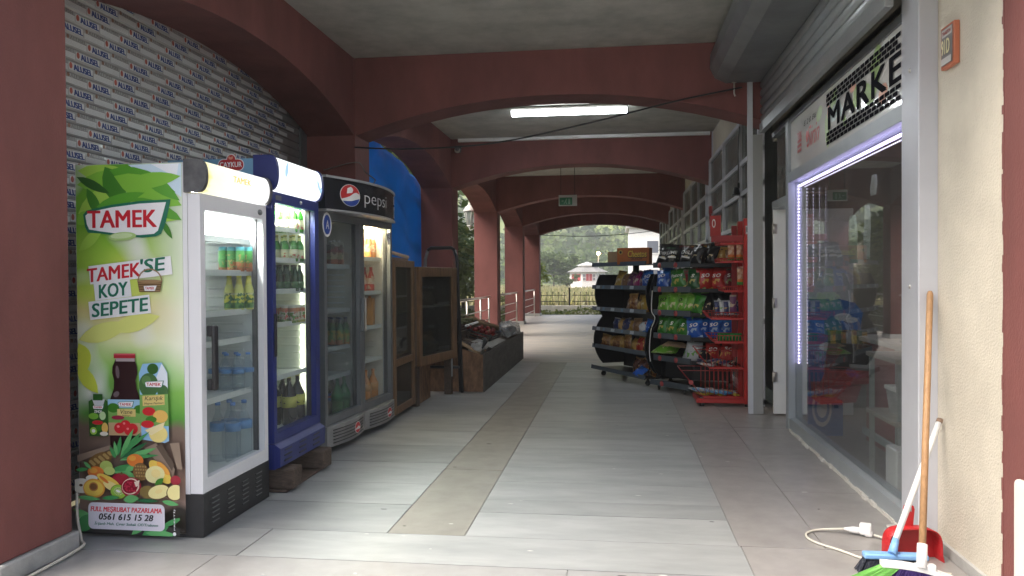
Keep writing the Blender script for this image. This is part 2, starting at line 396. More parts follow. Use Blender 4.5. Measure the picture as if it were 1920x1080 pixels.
# room behind
Q(MB().box(1.69, 5.6, 4.4, 8.9, -.05, -.002).build('shop_floor', mat('shop_floor', (.22, .21, .20), .4), shop))
Q(MB().box(5.6, 5.7, 4.2, 9.0, -.05, 3.0).box(1.75, 5.6, 8.9, 9.0, -.05, 3.0).box(1.75, 5.6, 4.3, 4.4, -.05, 3.0).build('room_wall', mat('room_wall', (.22, .20, .18), .9), shop))
Q(MB().box(1.70, 5.7, 4.2, 9.0, 3.0, 3.05).build('room_ceiling', mat('room_ceil', (.3, .29, .28), .9), shop))
Q(MB().box(1.70, 1.75, 4.57, 9.0, 2.9, ZT-.002).build('upper_wall', CREAM, shop))
dl = Q(MB().bbox(1.575, 2.35, 8.30, 8.34, .02, 2.098, .004, seg=1).build('open_door', WHITE, shop))
MB().box(1.72, 2.43, 8.243, 8.247, .5, 1.6).build('door_pane', mat('dark_pane', (.05, .05, .055), .1), dl) if False else None
for z in (.35, 1.1, 1.85):
    Q(MB().lathe([(.012, 0), (.012, .10)], 8, (1.575, 8.28, z)).box(1.56, 1.61, 8.286, 8.294, z, z+.1).build('hinge', STEEL, shop))
# the sign
sgp = Q(MB().box(1.588, 1.62, 4.64, 7.54, 2.373, 2.829).build('sign_panel', mat('sign_white', (.74, .74, .72), .1, coat=.25), shop))
F = Flat((1.588, 0, 0), (0, -1, 0), (0, 0, 1), (-1, 0, 0), .00025)
DK = mat('sign_black', (.012, .012, .016), .9, spec=0.0); RDI = mat('sign_red', (.55, .05, .05), .4); GRI = mat('sign_green', (.35, .48, .2), .4); PINK = mat('sign_peach', (.75, .42, .32), .4); GYI = mat('sign_grey', (.35, .37, .4), .5); TEAL = mat('sign_teal', (.5, .58, .58), .4)
gr = random.Random(11)
for k in range(16): F.ell(-6.6+gr.uniform(-.3, 1.75), gr.uniform(2.5, 2.75), gr.uniform(.04, .16), gr.uniform(.03, .07), gr.choice([GRI, PINK, TEAL]), gr.uniform(0, 3), 9)
F.build('blotch_print', sgp); F = Flat((1.588, 0, 0), (0, -1, 0), (0, 0, 1), (-1, 0, 0), .00025); F.layer = 18
for z0, nrow in ((2.702, 3), (2.412, 3)):              # printed brick bands over and under the word
    for r in range(nrow):
        a = -6.28 - (.05 if r % 2 else 0)
        while a < -4.74:
            F.poly([(max(a, -6.28), z0+r*.033), (a+.082, z0+r*.033), (a+.082, z0+r*.033+.026), (max(a, -6.28), z0+r*.033+.026)], DK); F.layer = 20; a += .094
    F.build('brick_band', sgp); F = Flat((1.588, 0, 0), (0, -1, 0), (0, 0, 1), (-1, 0, 0), .00025); F.layer = 18
F = Flat((1.588, 0, 0), (0, -1, 0), (0, 0, 1), (-1, 0, 0), .00025); F.layer = 21
F.text('MARKE', -5.46, 2.604, 1.56, .172, DK, bold=.075, space=1.1)
F.build('lettering', sgp); F = Flat((1.588, 0, 0), (0, -1, 0), (0, 0, 1), (-1, 0, 0), .00025); F.layer = 18
for cx in [-6.05+i*.345 for i in range(6)]:            # slab serifs
    for dz in (.093, -.093):
        F.poly([(cx-.13, 2.604+dz-.016), (cx+.10, 2.604+dz-.016), (cx+.115, 2.604+dz+.016), (cx-.145, 2.604+dz+.016)], DK) if False else None
F.text('Sirin', -6.70, 2.58, .42, .17, RDI, bold=0.0, shear=.5)
F.ell(-6.90, 2.59, .04, .05, RDI)
F.text('Ekmek Cilesi', -6.55, 2.72, .5, .045, DK, shear=.3) if False else F.text('E. 2 8. Ekl.', -6.80, 2.715, .42, .04, DK, shear=.4)
F.text('TÜRK', -7.17, 2.655, .16, .07, RDI, bold=.03)
F.build('shop_name', sgp); F = Flat((1.588, 0, 0), (0, -1, 0), (0, 0, 1), (-1, 0, 0), .00025); F.layer = 18
for i in range(3):
    for j in range(3): F.ell(-7.23+i*.055, 2.60-j*.042, .022, .018, RDI, 0, 8)
F.build('dot_emblem', sgp); F = Flat((1.588, 0, 0), (0, -1, 0), (0, 0, 1), (-1, 0, 0), .00025); F.layer = 18
F.text('ilk. No: 0533 6 85 27 14', -6.74, 2.46, .58, .03, GYI)
F.text('PTT', -7.18, 2.45, .1, .03, GYI)
F.build('phone_line', sgp)

# shutter rolled up above the market window
rs = thing('roller_shutter', 'half raised grey roller shutter in its housing above the market sign', 'roller shutter', (1.46, 6.4, 3.4))
def K(p): p.location = (-1.46, -6.4, -3.4); return p
K(MB().prism([(1.66, 3.846), (1.10, 3.846), (1.01, 3.80), (.965, 3.71), (.962, 3.57), (1.01, 3.47), (1.12, 3.415), (1.66, 3.415)], 4.0, 8.39, 'Y').build('housing', mat('housing_grey', (.27, .285, .29), .45, .45, var=.3, vs_=1.5), rs))
SL = mat('slat_grey', (.36, .385, .395), .4, .4, var=.1, vs_=4)
slat = MB(); sp = [(1.49, 0), (1.475, .003), (1.462, .02), (1.458, .045), (1.464, .068), (1.477, .083), (1.49, .086)]
slat.prism(sp, 4.55, 8.36, 'Y', smooth=True); sm_ = slat.mesh('slat', SL)
for i in range(5):
    o = link('slat', sm_, rs); o.location = (-1.46, -6.4, -3.4+2.985+.088*i)
K(MB().bbox(1.45, 1.50, 4.55, 8.36, 2.885, 2.982, .006).build('bottom_bar', SL, rs))
K(MB().box(1.352, 1.386, 8.37, 8.44, .004, 3.42).box(1.335, 1.3515, 8.372, 8.40, .004, 3.42).build('guide_rail', ALUL, rs))

# near right plastered wall, cream then red
wl = MB().box(1.66, 2.1, 3.66, 4.378, 0, ZT+.0).build('wall', CREAM); tag(wl, 'rough cream plastered wall end between the shop post and red pillar', 'wall')
wl['kind'] = 'structure'; del wl['label']; del wl['category']
rp = thing('wall_pier', 'dark red painted pier at the right edge beside the cream wall', 'pillar', (1.9, 2.9, 0))
o = MB().bbox(1.655, 2.1, 2.75, 3.658, 0, ZT, .004, seg=1).build('shaft', RED, rp); o.location = (-1.9, -2.9, 0)
pr = random.Random(4); mb = MB()
z = .0
while z < 3.8:                                            # ragged paint edge
    h = pr.uniform(.02, .07); mb.box(1.6545, 1.6585, 3.658, 3.658+pr.uniform(.004, .022), z, z+h); z += h
o = mb.build('paint_edge', RED, rp); o.location = (-1.9, -2.9, 0)
sk = MB().box(1.64, 1.66, 2.74, 4.378, .002, .055).build('skirting', PLINTH, wl)

# left bay closed by a printed roller shutter
ls = thing('roller_shutter', 'closed roller shutter printed all over with blue maker lettering behind the fridges', 'roller shutter', (-3.43, 6.1, 0))
SLW = mat('printed_slat', (.56, .58, .57), .26, .1, var=.2, vs_=3, var2=(.46, .46, .43))
BLU = mat('alusel_blue', (.03, .06, .22), .5); ORG = mat('alusel_red', (.42, .10, .07), .5); FADE = mat('alusel_faded', (.27, .265, .26), .6); FDO = mat('alusel_faded_red', (.28, .17, .12), .6); FINE = mat('alusel_fine', (.40, .42, .42), .6); STK = mat('alusel_film', (.62, .64, .63), .3)
sp = [(-.012, 0), (0.0, .003), (.007, .014), (.009, .04), (.007, .066), (0.0, .077), (-.012, .079)]
sb = MB().prism(sp, -2.3, 2.3, 'Y', smooth=True); sbm = sb.mesh('slat', SLW)
lr = random.Random(21); PRN = []
def slat_print(off, seed):
    g = random.Random(seed); F = Flat((.0105, 0, .0395), (0, 1, 0), (0, 0, 1), (1, 0, 0), .0002)
    a = -2.3+off
    while a < 2.25:
        faded = g.random() < .0
        F.layer = 1
        if a+.66 < 2.28:
            F.rrect(a-.02, a+.21, -.024, .024, .004, STK)
            F.ell(a, .004, .015, .020, ORG, 0, 12); F.text('ALUSEL', a+.118, 0, .185, .040, BLU, bold=.10, shear=-.2)
            F.ell(a+.245, .022, .013, .014, FDO, 0, 10); F.text('ALUSEL', a+.34, .020, .16, .026, FADE, bold=.06)
            F.rrect(a+.22, a+.42, -.030, .006, .003, STK)
            for q in range(3): F.text('kepenk panjur sistemleri', a+.32, -.004-.009*q, .19, .0045, FINE, bold=0)
        a += .45
    return F
P1 = [slat_print(o, i) for i, o in enumerate((.08, .17, .26, .35, .42))]
PM = [f.mb.mesh('slat_print', f.mats) for f in P1]
seq = 0; z = .02
while z < 3.42:
    o = link('slat', sbm, ls); o.location = (0, 0, z)
    q = link('slat_print', PM[seq % 5], o); seq += lr.choice((1, 2, 3, 1))
    z += .0800
MB().box(-.06, -.05, -2.29, 2.29, 0, 3.5).build('shutter_back', BLACK, ls)  # black sheet added behind the slats to stop daylight leaking between them
o = MB().box(-.05, .03, 2.13, 2.29, .0, 3.5).box(-.05, .03, -2.29, -2.2, 0, 3.5).build('guide_rail', ALUD, ls)
# ================================================================== lamps and things on the arcade ceiling
def tube_lamp(x, y, z, L_, label):
    t = thing('tube_lamp', label, 'lamp', (x, y, z), 0)
    MB().bbox(-L_/2, L_/2, -.07, .07, -.03, 0, .006).build('lamp_body', WHITE, t)
    pr = [(-.06, -.03), (-.075, -.055), (-.05, -.095), (.05, -.095), (.075, -.055), (.06, -.03)]
    MB().prism(pr, -L_/2+.02, L_/2-.02, 'X').build('diffuser', glow('tube_white', (.92, .97, 1.0), 15), t)
    for s in (-1, 1): MB().bbox(s*(L_/2-.02), s*(L_/2), -.078, .078, -.1, -.031, .004).build('end_cap', WHITE, t) if s > 0 else MB().bbox(-L_/2, -L_/2+.02, -.078, .078, -.1, -.031, .004).build('end_cap', WHITE, t)
    return t
tube_lamp(-.665, 11.2, ZT-.025, 1.66, 'lit white tube lamp on the ceiling between the first two beams')
tube_lamp(-.66, 5.15, ZT, 1.62, 'lit white tube lamp on the nearest ceiling bay above the fridges')

ex = thing('exit_sign', 'small green and white hanging exit sign under the arcade beams', 'exit sign', (-.98, 16, 2.98))
MB().bbox(-.185, .185, -.02, .02, -.11, .11, .006).build('case', mat('exit_case', (.50, .52, .48), .5), ex)
F = Flat((0, -.021, 0), (1, 0, 0), (0, 0, 1), (0, -1, 0), .001); EG = mat('exit_green', (.03, .22, .10), .4); EGL = mat('exit_figure', (.22, .45, .30), .4)
F.rrect(-.165, .09, -.09, .06, .01, EG); F.ell(-.03, .025, .014, .014, EGL, 0, 10).poly([(-.05, .01), (-.02, .012), (-.03, -.03), (-.01, -.075), (-.03, -.075), (-.045, -.03), (-.07, -.07), (-.085, -.065), (-.055, -.02)], EGL)
F.poly([(.01, .035), (.05, .035), (.05, -.075), (.01, -.075)], EGL).poly([(-.14, -.01), (-.1, -.03), (-.1, -.02), (-.08, -.02), (-.08, 0), (-.1, 0), (-.1, .01)], EGL)
F.build('pictogram', ex)
for s in (-1, 1): MB().tube([(s*.14, 0, .11), (s*.14, 0, ZT-2.98)], .006, 6).build('hanger', BLACKM, ex)

cc = thing('security_camera', 'small dark dome security camera on the corner below the beam', 'camera', (-2.72, 13.5, 3.62))
MB().bbox(-.05, .05, -.03, .03, .04, .10, .01).tube([(0, 0, .06), (0, -.05, .03)], .015, 8).build('bracket', BLACK, cc)
MB().lathe([(.055, -.02), (.06, .02), (.05, .05), (.02, .06)], 16, (0, -.06, 0)).build('camera_body', mat('camera_grey', (.10, .10, .11), .5), cc)
MB().lathe([(.04, -.035), (.05, .0)], 16, M=Matrix.Translation((0, -.11, .01)) @ Matrix.Rotation(R(70), 4, 'X')).build('lens_ring', STEEL, cc)

tag(MB().box(XL+.12, XR-.03, 13.50, 13.568, 3.79, 3.845).build('cable_trunking', WHITE), 'thin white cable trunking along the top of the second beam', 'trunking')
def cable(pts, r, m, label, n=26):
    P = [Vector(p) for p in pts]; q = []
    for i in range(len(P)-1):
        p0, p1, p2, p3 = P[max(i-1, 0)], P[i], P[i+1], P[min(i+2, len(P)-1)]
        for k in range(8):
            t = k/8; q.append(.5*((2*p1)+(p2-p0)*t+(2*p0-5*p1+4*p2-p3)*t*t+(3*p1-p0-3*p2+p3)*t**3))
    q.append(P[-1])
    return tag(MB().tube(q, r, 6).build('cable', m), label, 'cable')
cable([(1.28, 8.36, 3.36), (.6, 8.355, 3.24), (-.3, 8.35, 3.04), (-1.3, 8.34, 2.86), (-2.2, 8.32, 2.82), (-2.84, 8.35, 2.86)], .009, BLACK, 'black cable drooping across the corridor below the first beam')
cable([(-3.2, 8.36, 2.62), (-2.83, 8.38, 2.70), (-2.8, 8.6, 2.62), (-2.6, 8.3, 2.5), (-2.45, 7.8, 2.40), (-2.4, 7.4, 2.24)], .006, mat('old_cable', (.16, .14, .12), .7), 'thin cable looping down the pillar to the double door fridge')
cable([(-2.84, 29.0, 3.0), (-1.2, 29.02, 2.93), (.3, 29.02, 2.99), (1.5, 29.03, 3.12)], .013, BLACK, 'black wire strung across the far arch of the arcade')
hk = thing('hanging_hook', 'small metal hook hanging from the beam by the shutter housing', 'hook', (1.2, 8.36, 3.42)); MB().tube([(0, 0, 0), (0, 0, -.12), (.012, 0, -.15)], .009, 6).build('shank', STEEL, hk); MB().bbox(-.025, .025, -.015, .015, -.01, .02, .004).build('plate', STEEL, hk)

np_ = thing('number_plate', 'small orange framed house number plate high on the cream wall', 'number plate', (1.66, 4.20, 2.56))
MB().bbox(-.028, 0, -.09, .07, -.105, .105, .005).build('plate', mat('plate_orange', (.50, .15, .07), .5), np_)
F = Flat((-.0285, -.01, 0), (0, -1, 0), (0, 0, 1), (-1, 0, 0), .0008); PW = mat('plate_white', (.55, .53, .5), .5)
F.rrect(-.066, .066, -.09, .092, .006, mat('plate_grey', (.22, .2, .2), .5)); F.rrect(-.06, .06, .05, .088, .004, PW); F.text('TRABZON', 0, .068, .1, .018, mat('plate_red', (.4, .06, .05), .5), bold=.02)
F.rrect(-.06, .06, -.088, -.055, .004, PW); F.text('91D', -.005, -.002, .1, .075, mat('plate_digit', (.75, .68, .42), .5), bold=.03)
F.build('plate_print', np_)

LEAFM = {}
def leafmat(name, c, var=.4):
    if name in LEAFM: return LEAFM[name]
    m = mat(name, c, .6, var=var, vs_=1.3, var2=tuple(x*(1-var) for x in c)); p = m.node_tree.nodes['Principled BSDF']
    n = m.node_tree.nodes; l = m.node_tree.links
    tr_ = n.new('ShaderNodeBsdfTranslucent'); tr_.inputs[0].default_value = (c[0]*1.5, c[1]*1.6, c[2], 1); mx = n.new('ShaderNodeMixShader'); mx.inputs[0].default_value = .35
    o = n['Material Output']; l.new(p.outputs[0], mx.inputs[1]); l.new(tr_.outputs[0], mx.inputs[2]); l.new(mx.outputs[0], o.inputs[0]); LEAFM[name] = m; return m
# blue tarpaulin filling the second arch
tm = leafmat('blue_tarp', (0.008, 0.20, 0.64), .4)
mb = MB(); NU, NV = 40, 30
for j in range(NV+1):
    for i in range(NU+1):
        u, v = i/NU, j/NV; y = 8.92+u*5.1
        zt = 3.54-.34*max(0, (u-.34)/.6)-.02*math.sin(u*9); z = 1.45+(zt-1.45)*v
        d = .025*math.sin(y*4+2*v+1.5*math.sin(v*3))+.02*math.sin((u*1.6+v)*9)*(1-v*.5)+.022*abs(math.sin((u*2.4-v*1.1)*8+2*v))**.5+.012*math.sin((u*1.2+v*2.1)*13)+.006*math.sin(v*37+y*5)+.05*mnoise.noise((y*1.3, z*2.2, 0))+.02*mnoise.noise((y*5, z*4, 3))
        mb.v.append((-3.53+d, y, z))
for j in range(NV):
    for i in range(NU): a = j*(NU+1)+i; mb.f.append((a, a+1, a+NU+2, a+NU+1)); mb.m.append(0); mb.sm.append(True)
tp = mb.build('tarpaulin', tm); tag(tp, 'wrinkled bright blue tarpaulin hung across the second arch', 'tarpaulin')
so_ = tp.modifiers.new('thick', 'SOLIDIFY'); so_.thickness = .003

# wall lantern outside on the fourth pillar
wt = thing('wall_lantern', 'white hexagonal wall lantern outside the reddish pillar', 'lantern', (-3.55, 18.9, 2.92))
LW = mat('lantern_white', (.6, .6, .56), .5)
MB().tube([(.14, 0, -.28), (.02, -.02, -.34), (-.02, -.02, -.22)], .016, 6).build('arm', LW, wt)
MB().lathe([(.05, -.22), (.06, -.2), (.13, .10), (.135, .12)], 6).build('lantern_glass', glassm('lantern_glass', (.8, .82, .8), .1, dirt=.3), wt)
MB().lathe([(.16, .12), (.15, .15), (.08, .25), (.03, .28), (.02, .33)], 6).build('lantern_roof', LW, wt)
fr = MB()
for k in range(6):
    a = k*math.pi/3; fr.tube([(.055*math.cos(a), .055*math.sin(a), -.21), (.135*math.cos(a), .135*math.sin(a), .12)], .008, 5)
fr.lathe([(.02, -.27), (.065, -.23), (.065, -.21)], 6); fr.build('lantern_frame', LW, wt)

# railings between the left pillars
for i in (2, 3, 4):
    y0, y1 = PX[i]+.5, PX[i+1]
    lab = {2: 'stainless steel railing in the third arch behind the produce stand', 3: 'stainless steel railing in the fourth arch past the reddish pillar', 4: 'stainless steel railing in the last arch of the arcade'}[i]
    t = thing('railing', lab, 'railing', (-3.02, y0, 0), 0, None)
    if i > 2: ys = (.25, y1-y0-.25)
    else: ys = (.2, 1.7, 3.3, y1-y0-.25)
    MB().tube([(0, ys[0]-.15, .98), (0, ys[-1]+.15, .98)], .026, 8).build('handrail', STEEL, t)
    for a in ys: MB().tube([(0, a, .002), (0, a, .96)], .022, 8).build('railing_post', STEEL, t)
    for z in (.22, .45, .68): MB().tube([(0, ys[0]-.08, z), (0, ys[-1]+.08, z)], .012, 6).build('bar', STEEL, t)

# ================================================================== outdoors
def leaves(mb, c, rad, n, size, rg, mi=0, shell=.55, droop=0):
    """n leaf quads in an uneven ellipsoid, clumped"""
    cl = [Vector((rg.gauss(0, 1), rg.gauss(0, 1), rg.gauss(0, 1))).normalized()*rg.uniform(shell, 1) for _ in range(max(5, n//28))]
    for _ in range(n):
        b = rg.choice(cl); p = b+Vector((rg.gauss(0, .16), rg.gauss(0, .16), rg.gauss(0, .13)))
        P = Vector((c[0]+p.x*rad[0], c[1]+p.y*rad[1], c[2]+p.z*rad[2]))
        a = Vector((rg.gauss(0, 1), rg.gauss(0, 1), rg.gauss(0, .6)-droop)).normalized(); w = a.cross(Vector((rg.gauss(0, 1), rg.gauss(0, 1), rg.gauss(0, 1)))).normalized()
        s = size*rg.uniform(.6, 1.3)
        mb._add([P, P+a*s*.5+w*s*.28, P+a*s, P+a*s*.5-w*s*.28], [(0, 1, 2, 3)], mi)
BARK = mat('bark', (.10, .075, .05), .9, var=.4, vs_=10, bump=.5, bs=30)
def tree(name, label, loc, h, rad, n, size, c, seed, group=None, cz=.62, trunk_r=None, lobes=6):
    rg = random.Random(seed); t = thing(name, label, 'tree', loc, 0, group); tr_ = trunk_r or h*.022
    k = MB(); k.tube([(0, 0, 0), (rg.uniform(-.1, .1), rg.uniform(-.1, .1), h*.3), (rg.uniform(-.2, .2), rg.uniform(-.2, .2), h*.7)], tr_, 8, radii=[tr_, tr_*.75, tr_*.35])
    lf = MB()
    for i in range(lobes):
        a = 2*math.pi*i/lobes+rg.uniform(-.3, .3); q = rg.uniform(.35, .6); e = Vector((math.cos(a)*rad[0]*q, math.sin(a)*rad[1]*q, h*cz+rg.uniform(-.5, .55)*rad[2]))
        k.tube([(0, 0, h*rg.uniform(.28, .5)), (e.x*.5, e.y*.5, e.z-.25*rad[2]), tuple(e)], tr_*.4, 6, radii=[tr_*.5, tr_*.3, tr_*.1])
        s = rg.uniform(.42, .66); leaves(lf, e, (rad[0]*s, rad[1]*s, rad[2]*s*.8), n//lobes, size, rg)
    k.build('trunk', BARK, t); lf.build('crown', leafmat(name+'_leaf_%d' % int(c[1]*1000), c), t); return t

# hillside
def hz(x, y):
    a = x/y                                               # bearing of the slope from the town
    ridge = 78 + 10*math.sin(x*.012+1) - max(0, (x-18))*1.5 + max(0, -(x))*.10
    t = max(0, min(1, (y-190)/300.)); t = t*t*(3-2*t)
    return -.3 + ridge*t + (3*mnoise.noise((x*.02, y*.02, 0))+1.2*mnoise.noise((x*.07, y*.07, 4)))*min(1, max(0, (y-190)/60.))
mb = MB(); NX, NY = 90, 70
for j in range(NY+1):
    for i in range(NX+1):
        x = -420+i*640/NX; y = 185+j*(560/NY); mb.v.append((x, y, hz(x, y)))
for j in range(NY):
    for i in range(NX): a = j*(NX+1)+i; mb.f.append((a, a+1, a+NX+2, a+NX+1)); mb.m.append(0); mb.sm.append(True)
hm = mat('hill_grass', (.26, .33, .075), .95, var=.6, vs_=.03, var2=(.085, .10, .035))
tag(mb.build('hillside', hm), kind='structure')
hr = random.Random(77)
wood = [MB(), MB(), MB()]
for k in range(900):
    y = hr.uniform(192, 470); b = hr.uniform(-.30, .07); x = b*y
    dens = mnoise.noise((x*.018, y*.012, 9))
    if dens < -.12 and y > 270: continue
    if y > 400 and hr.random() < .6: continue
    s = hr.uniform(3.0, 6.5)*(1 if y < 300 else .7); z = hz(x, y)
    leaves(wood[hr.randrange(3)], (x, y, z+s*.5), (s, s, s*.8), 70, s*.42, hr, shell=.7)
WM = [leafmat('wood_leaf_a', (.11, .17, .045)), leafmat('wood_leaf_b', (.17, .23, .06)), leafmat('wood_leaf_c', (.085, .135, .042))]
for w, m in zip(wood, WM): tag(w.build('woodland', m), kind='stuff')
# terraces / burnt slope scrub near the top
sb_ = MB()
for k in range(2600):
    y = hr.uniform(330, 500); x = hr.uniform(-.25, .06)*y; s = hr.uniform(.6, 1.8); leaves(sb_, (x, y, hz(x, y)+s*.3), (s, s, s*.6), 8, s*.8, hr)
tag(sb_.build('hillside_scrub', leafmat('scrub_leaf', (.10, .095, .05))), kind='stuff')

# dry meadow, road, low wall and fence beyond the arcade
rd = MB().quad((-160, 34.2, -.30), (160, 34.2, -.30), (160, 46, -.30), (-160, 46, -.30)).build('road', mat('pale_road', (.40, .39, .36), .9, var=.2, vs_=.8)); tag(rd, kind='structure')
md = MB(); gr_ = random.Random(8)
for k in range(15000):
    y = 47+gr_.random()**1.4*105; x = gr_.uniform(-.30, .08)*y; h = gr_.uniform(.3, .85)*(1-.35*(y > 95))*(1+.2*mnoise.noise((x*.2, y*.2, 0))); a = gr_.uniform(0, 6.28); w = .12+.0016*y
    md._add([(x-math.cos(a)*w, y-math.sin(a)*w, -.34), (x+math.cos(a)*w, y+math.sin(a)*w, -.34), (x+gr_.uniform(-.3, .3), y+gr_.uniform(-.2, .2), -.34+h)], [(0, 1, 2)], gr_.choice((0, 0, 1)))
tag(md.build('dry_grass', [leafmat('dry_grass_a', (.42, .37, .22)), leafmat('dry_grass_b', (.26, .26, .13))]), kind='stuff')
lw = thing('boundary_wall', 'low pale wall carrying the black iron fence past the arcade', 'wall', (-6, 33.4, 0)); MB().bbox(-34, 20, -.12, .12, -.36, .24, .01, seg=1).build('wall_body', mat('low_wall', (.45, .44, .40), .9, var=.3, vs_=3), lw)
fn = thing('iron_fence', 'black iron fence on the low wall past the arcade end', 'fence', (-6, 33.4, .24))
fm = MB(); fpost = MB().bbox(-.035, .035, -.035, .035, 0, .70, .006, seg=1).ball((0, 0, .73), .045, 8, 5)
fpm = fpost.mesh('fence_post', BLACKM)
pm = MB()
for z in (.16, .42): pm.box(.12, 2.28, -.012, .012, z, z+.03)
for q in range(9): xx = .22+q*.245; pm.box(xx-.009, xx+.009, -.009, .009, 0.02, .52); pm.ball((xx, 0, .545), .02, 6, 4, sc=(1, 1, 1.8))
pmm = pm.mesh('fence_panel', BLACKM)
for k in range(-14, 9):
    o = link('fence_post', fpm, fn); o.location = (4.0+k*2.4, 0, 0); o = link('fence_panel', pmm, fn); o.location = (4.0+k*2.4, 0, 0)
# creeping ground cover against the wall
gc = MB(); g2 = random.Random(14)
for k in range(9000):
    x = g2.uniform(-13, 3.5); y = g2.uniform(30.25, 33.2); z = -.3+.5*(y-30.2)/3*(.6+.5*mnoise.noise((x*.9, y*.9, 0)))+g2.uniform(0, .12)
    a = Vector((g2.gauss(0, 1), g2.gauss(0, 1), g2.gauss(.3, .5))).normalized(); w = a.cross(Vector((g2.gauss(0, 1), g2.gauss(0, 1), g2.gauss(0, 1)))).normalized(); s = g2.uniform(.07, .16)
    gc._add([(x, y, z), tuple(Vector((x, y, z))+a*s*.5+w*s*.35), tuple(Vector((x, y, z))+a*s), tuple(Vector((x, y, z))+a*s*.5-w*s*.35)], [(0, 1, 2, 3)], g2.choice((0, 0, 1)))
tag(gc.build('ground_cover', [leafmat('cover_a', (.075, .10, .03)), leafmat('cover_b', (.13, .14, .05))]), kind='stuff')

# pavilion house
pv = thing('pavilion', 'small white pavilion with red shutters and tiered grey roof', 'house', (-4.4, 118, .5), R(8))
PWW = mat('pavilion_white', (.82, .80, .77), .8); PRD = mat('pavilion_red', (.45, .07, .08), .6); PGR = mat('pavilion_roof', (.26, .26, .25), .8, var=.2, vs_=1); PGL = mat('pavilion_glass', (.14, .15, .18), .2)
def octa(r, z0, z1, r1, mb): mb.lathe([(r, z0), (r1, z1)], 8, M=Matrix.Rotation(R(22.5), 4, 'Z')); return mb
octa(2.75, -.84, 1.75, 2.75, MB()).build('wall', PWW, pv).data.polygons.foreach_set('use_smooth', [False]*10)
rf = octa(3.25, 1.72, 2.5, 1.5, MB()).build('roof', PGR, pv); rf.data.polygons.foreach_set('use_smooth', [False]*10)
octa(1.45, 2.45, 2.7, 1.45, MB()).build('lantern_wall', PWW, rf).data.polygons.foreach_set('use_smooth', [False]*10)
octa(1.8, 2.7, 3.25, .05, MB()).build('upper_roof', mat('pavilion_cap', (.5, .5, .48), .8), rf).data.polygons.foreach_set('use_smooth', [False]*10)
ap = 2.75*math.cos(math.pi/8)
for k, kinds in ((0, 'wrrw'), (1, 'ww'), (-1, 'rr'), (2, 'w')):
    an = -math.pi/2+k*math.pi/4; M = Matrix.Rotation(an+math.pi/2, 4, 'Z') @ Matrix.Translation((0, -ap, 0)); nk = len(kinds)
    for i, c in enumerate(kinds):
        x = (i-(nk-1)/2)*(1.9/nk); w = .8/nk if nk > 2 else .36
        if c == 'r': MB().box(x-w, x+w, -.05, .03, .45, 1.45, M=M).build('shutter', PRD, pv)
        else:
            f = MB()
            f.box(x-w, x+w, -.045, .03, .45, 1.45, M=M); wo = f.build('window', PWW, pv)
            for zz in (.50, .99):
                for xx in (-1, 1): MB().box(x+xx*w*.5-w*.38, x+xx*w*.5+w*.38, -.055, -.05, zz, zz+.40, M=M).build('pane', PGL, wo)
pl = thing('street_lamp', 'street lamp glowing orange beside the white pavilion', 'street lamp', (-2.6, 112, -.34)); MB().tube([(0, 0, 0), (0, 0, 5.0)], .06, 6).build('pole', mat('lamp_pole', (.4, .4, .38), .6), pl)
MB().ball((0, 0, 5.15), .26, 10, 6).build('lamp_globe', glow('lamp_orange', (1.0, .45, .15), 26), pl)
# trees
tree('umbrella_tree', 'rounded spreading tree left of the white pavilion', (-10.2, 128, -.34), 5.6, (4.6, 4.6, 2.1), 3800, .55, (.095, .14, .045), 5, cz=.72, lobes=9)
tree('round_bush', 'low pale green bush between the umbrella tree and pavilion', (-6.6, 104, -.34), 2.3, (1.6, 1.5, 1.1), 900, .32, (.10, .135, .055), 15, cz=.55)
tree('garden_tree', 'yellow green leafy shrub tree just past the last pillar', (-4.0, 36.5, -.3), 3.0, (.85, .9, 1.3), 2400, .17, (.155, .185, .045), 6, cz=.62)
tree('garden_bush', 'bushy green shrub at the foot of the last pillar', (-4.1, 32.3, -.3), 1.0, (.95, .6, .6), 1500, .12, (.12, .14, .04), 16, cz=.5)
tree('overhanging_tree', 'thin leafed tree whose branches hang into the right of the far arch', (3.6, 36, -.3), 5.6, (2.3, 2.0, 1.9), 1300, .26, (.075, .085, .035), 7, cz=.66)
tree('slim_tree', 'pale slender leafy tree seen between the third and fourth pillars', (-5.6, 22.2, -.3), 3.0, (1.1, 1.1, 1.3), 2600, .20, (.17, .20, .07), 8, cz=.52)
tree('slim_tree', 'tall loose green tree beyond the railing between later pillars', (-6.0, 27.5, -.3), 4.2, (1.3, 1.3, 1.7), 2600, .22, (.13, .16, .05), 9, cz=.52)
tree('slim_tree', 'leafy green tree half hidden behind the last pillars', (-6.5, 33.0, -.3), 4.0, (1.5, 1.3, 1.7), 2200, .22, (.12, .15, .05), 10, cz=.55)
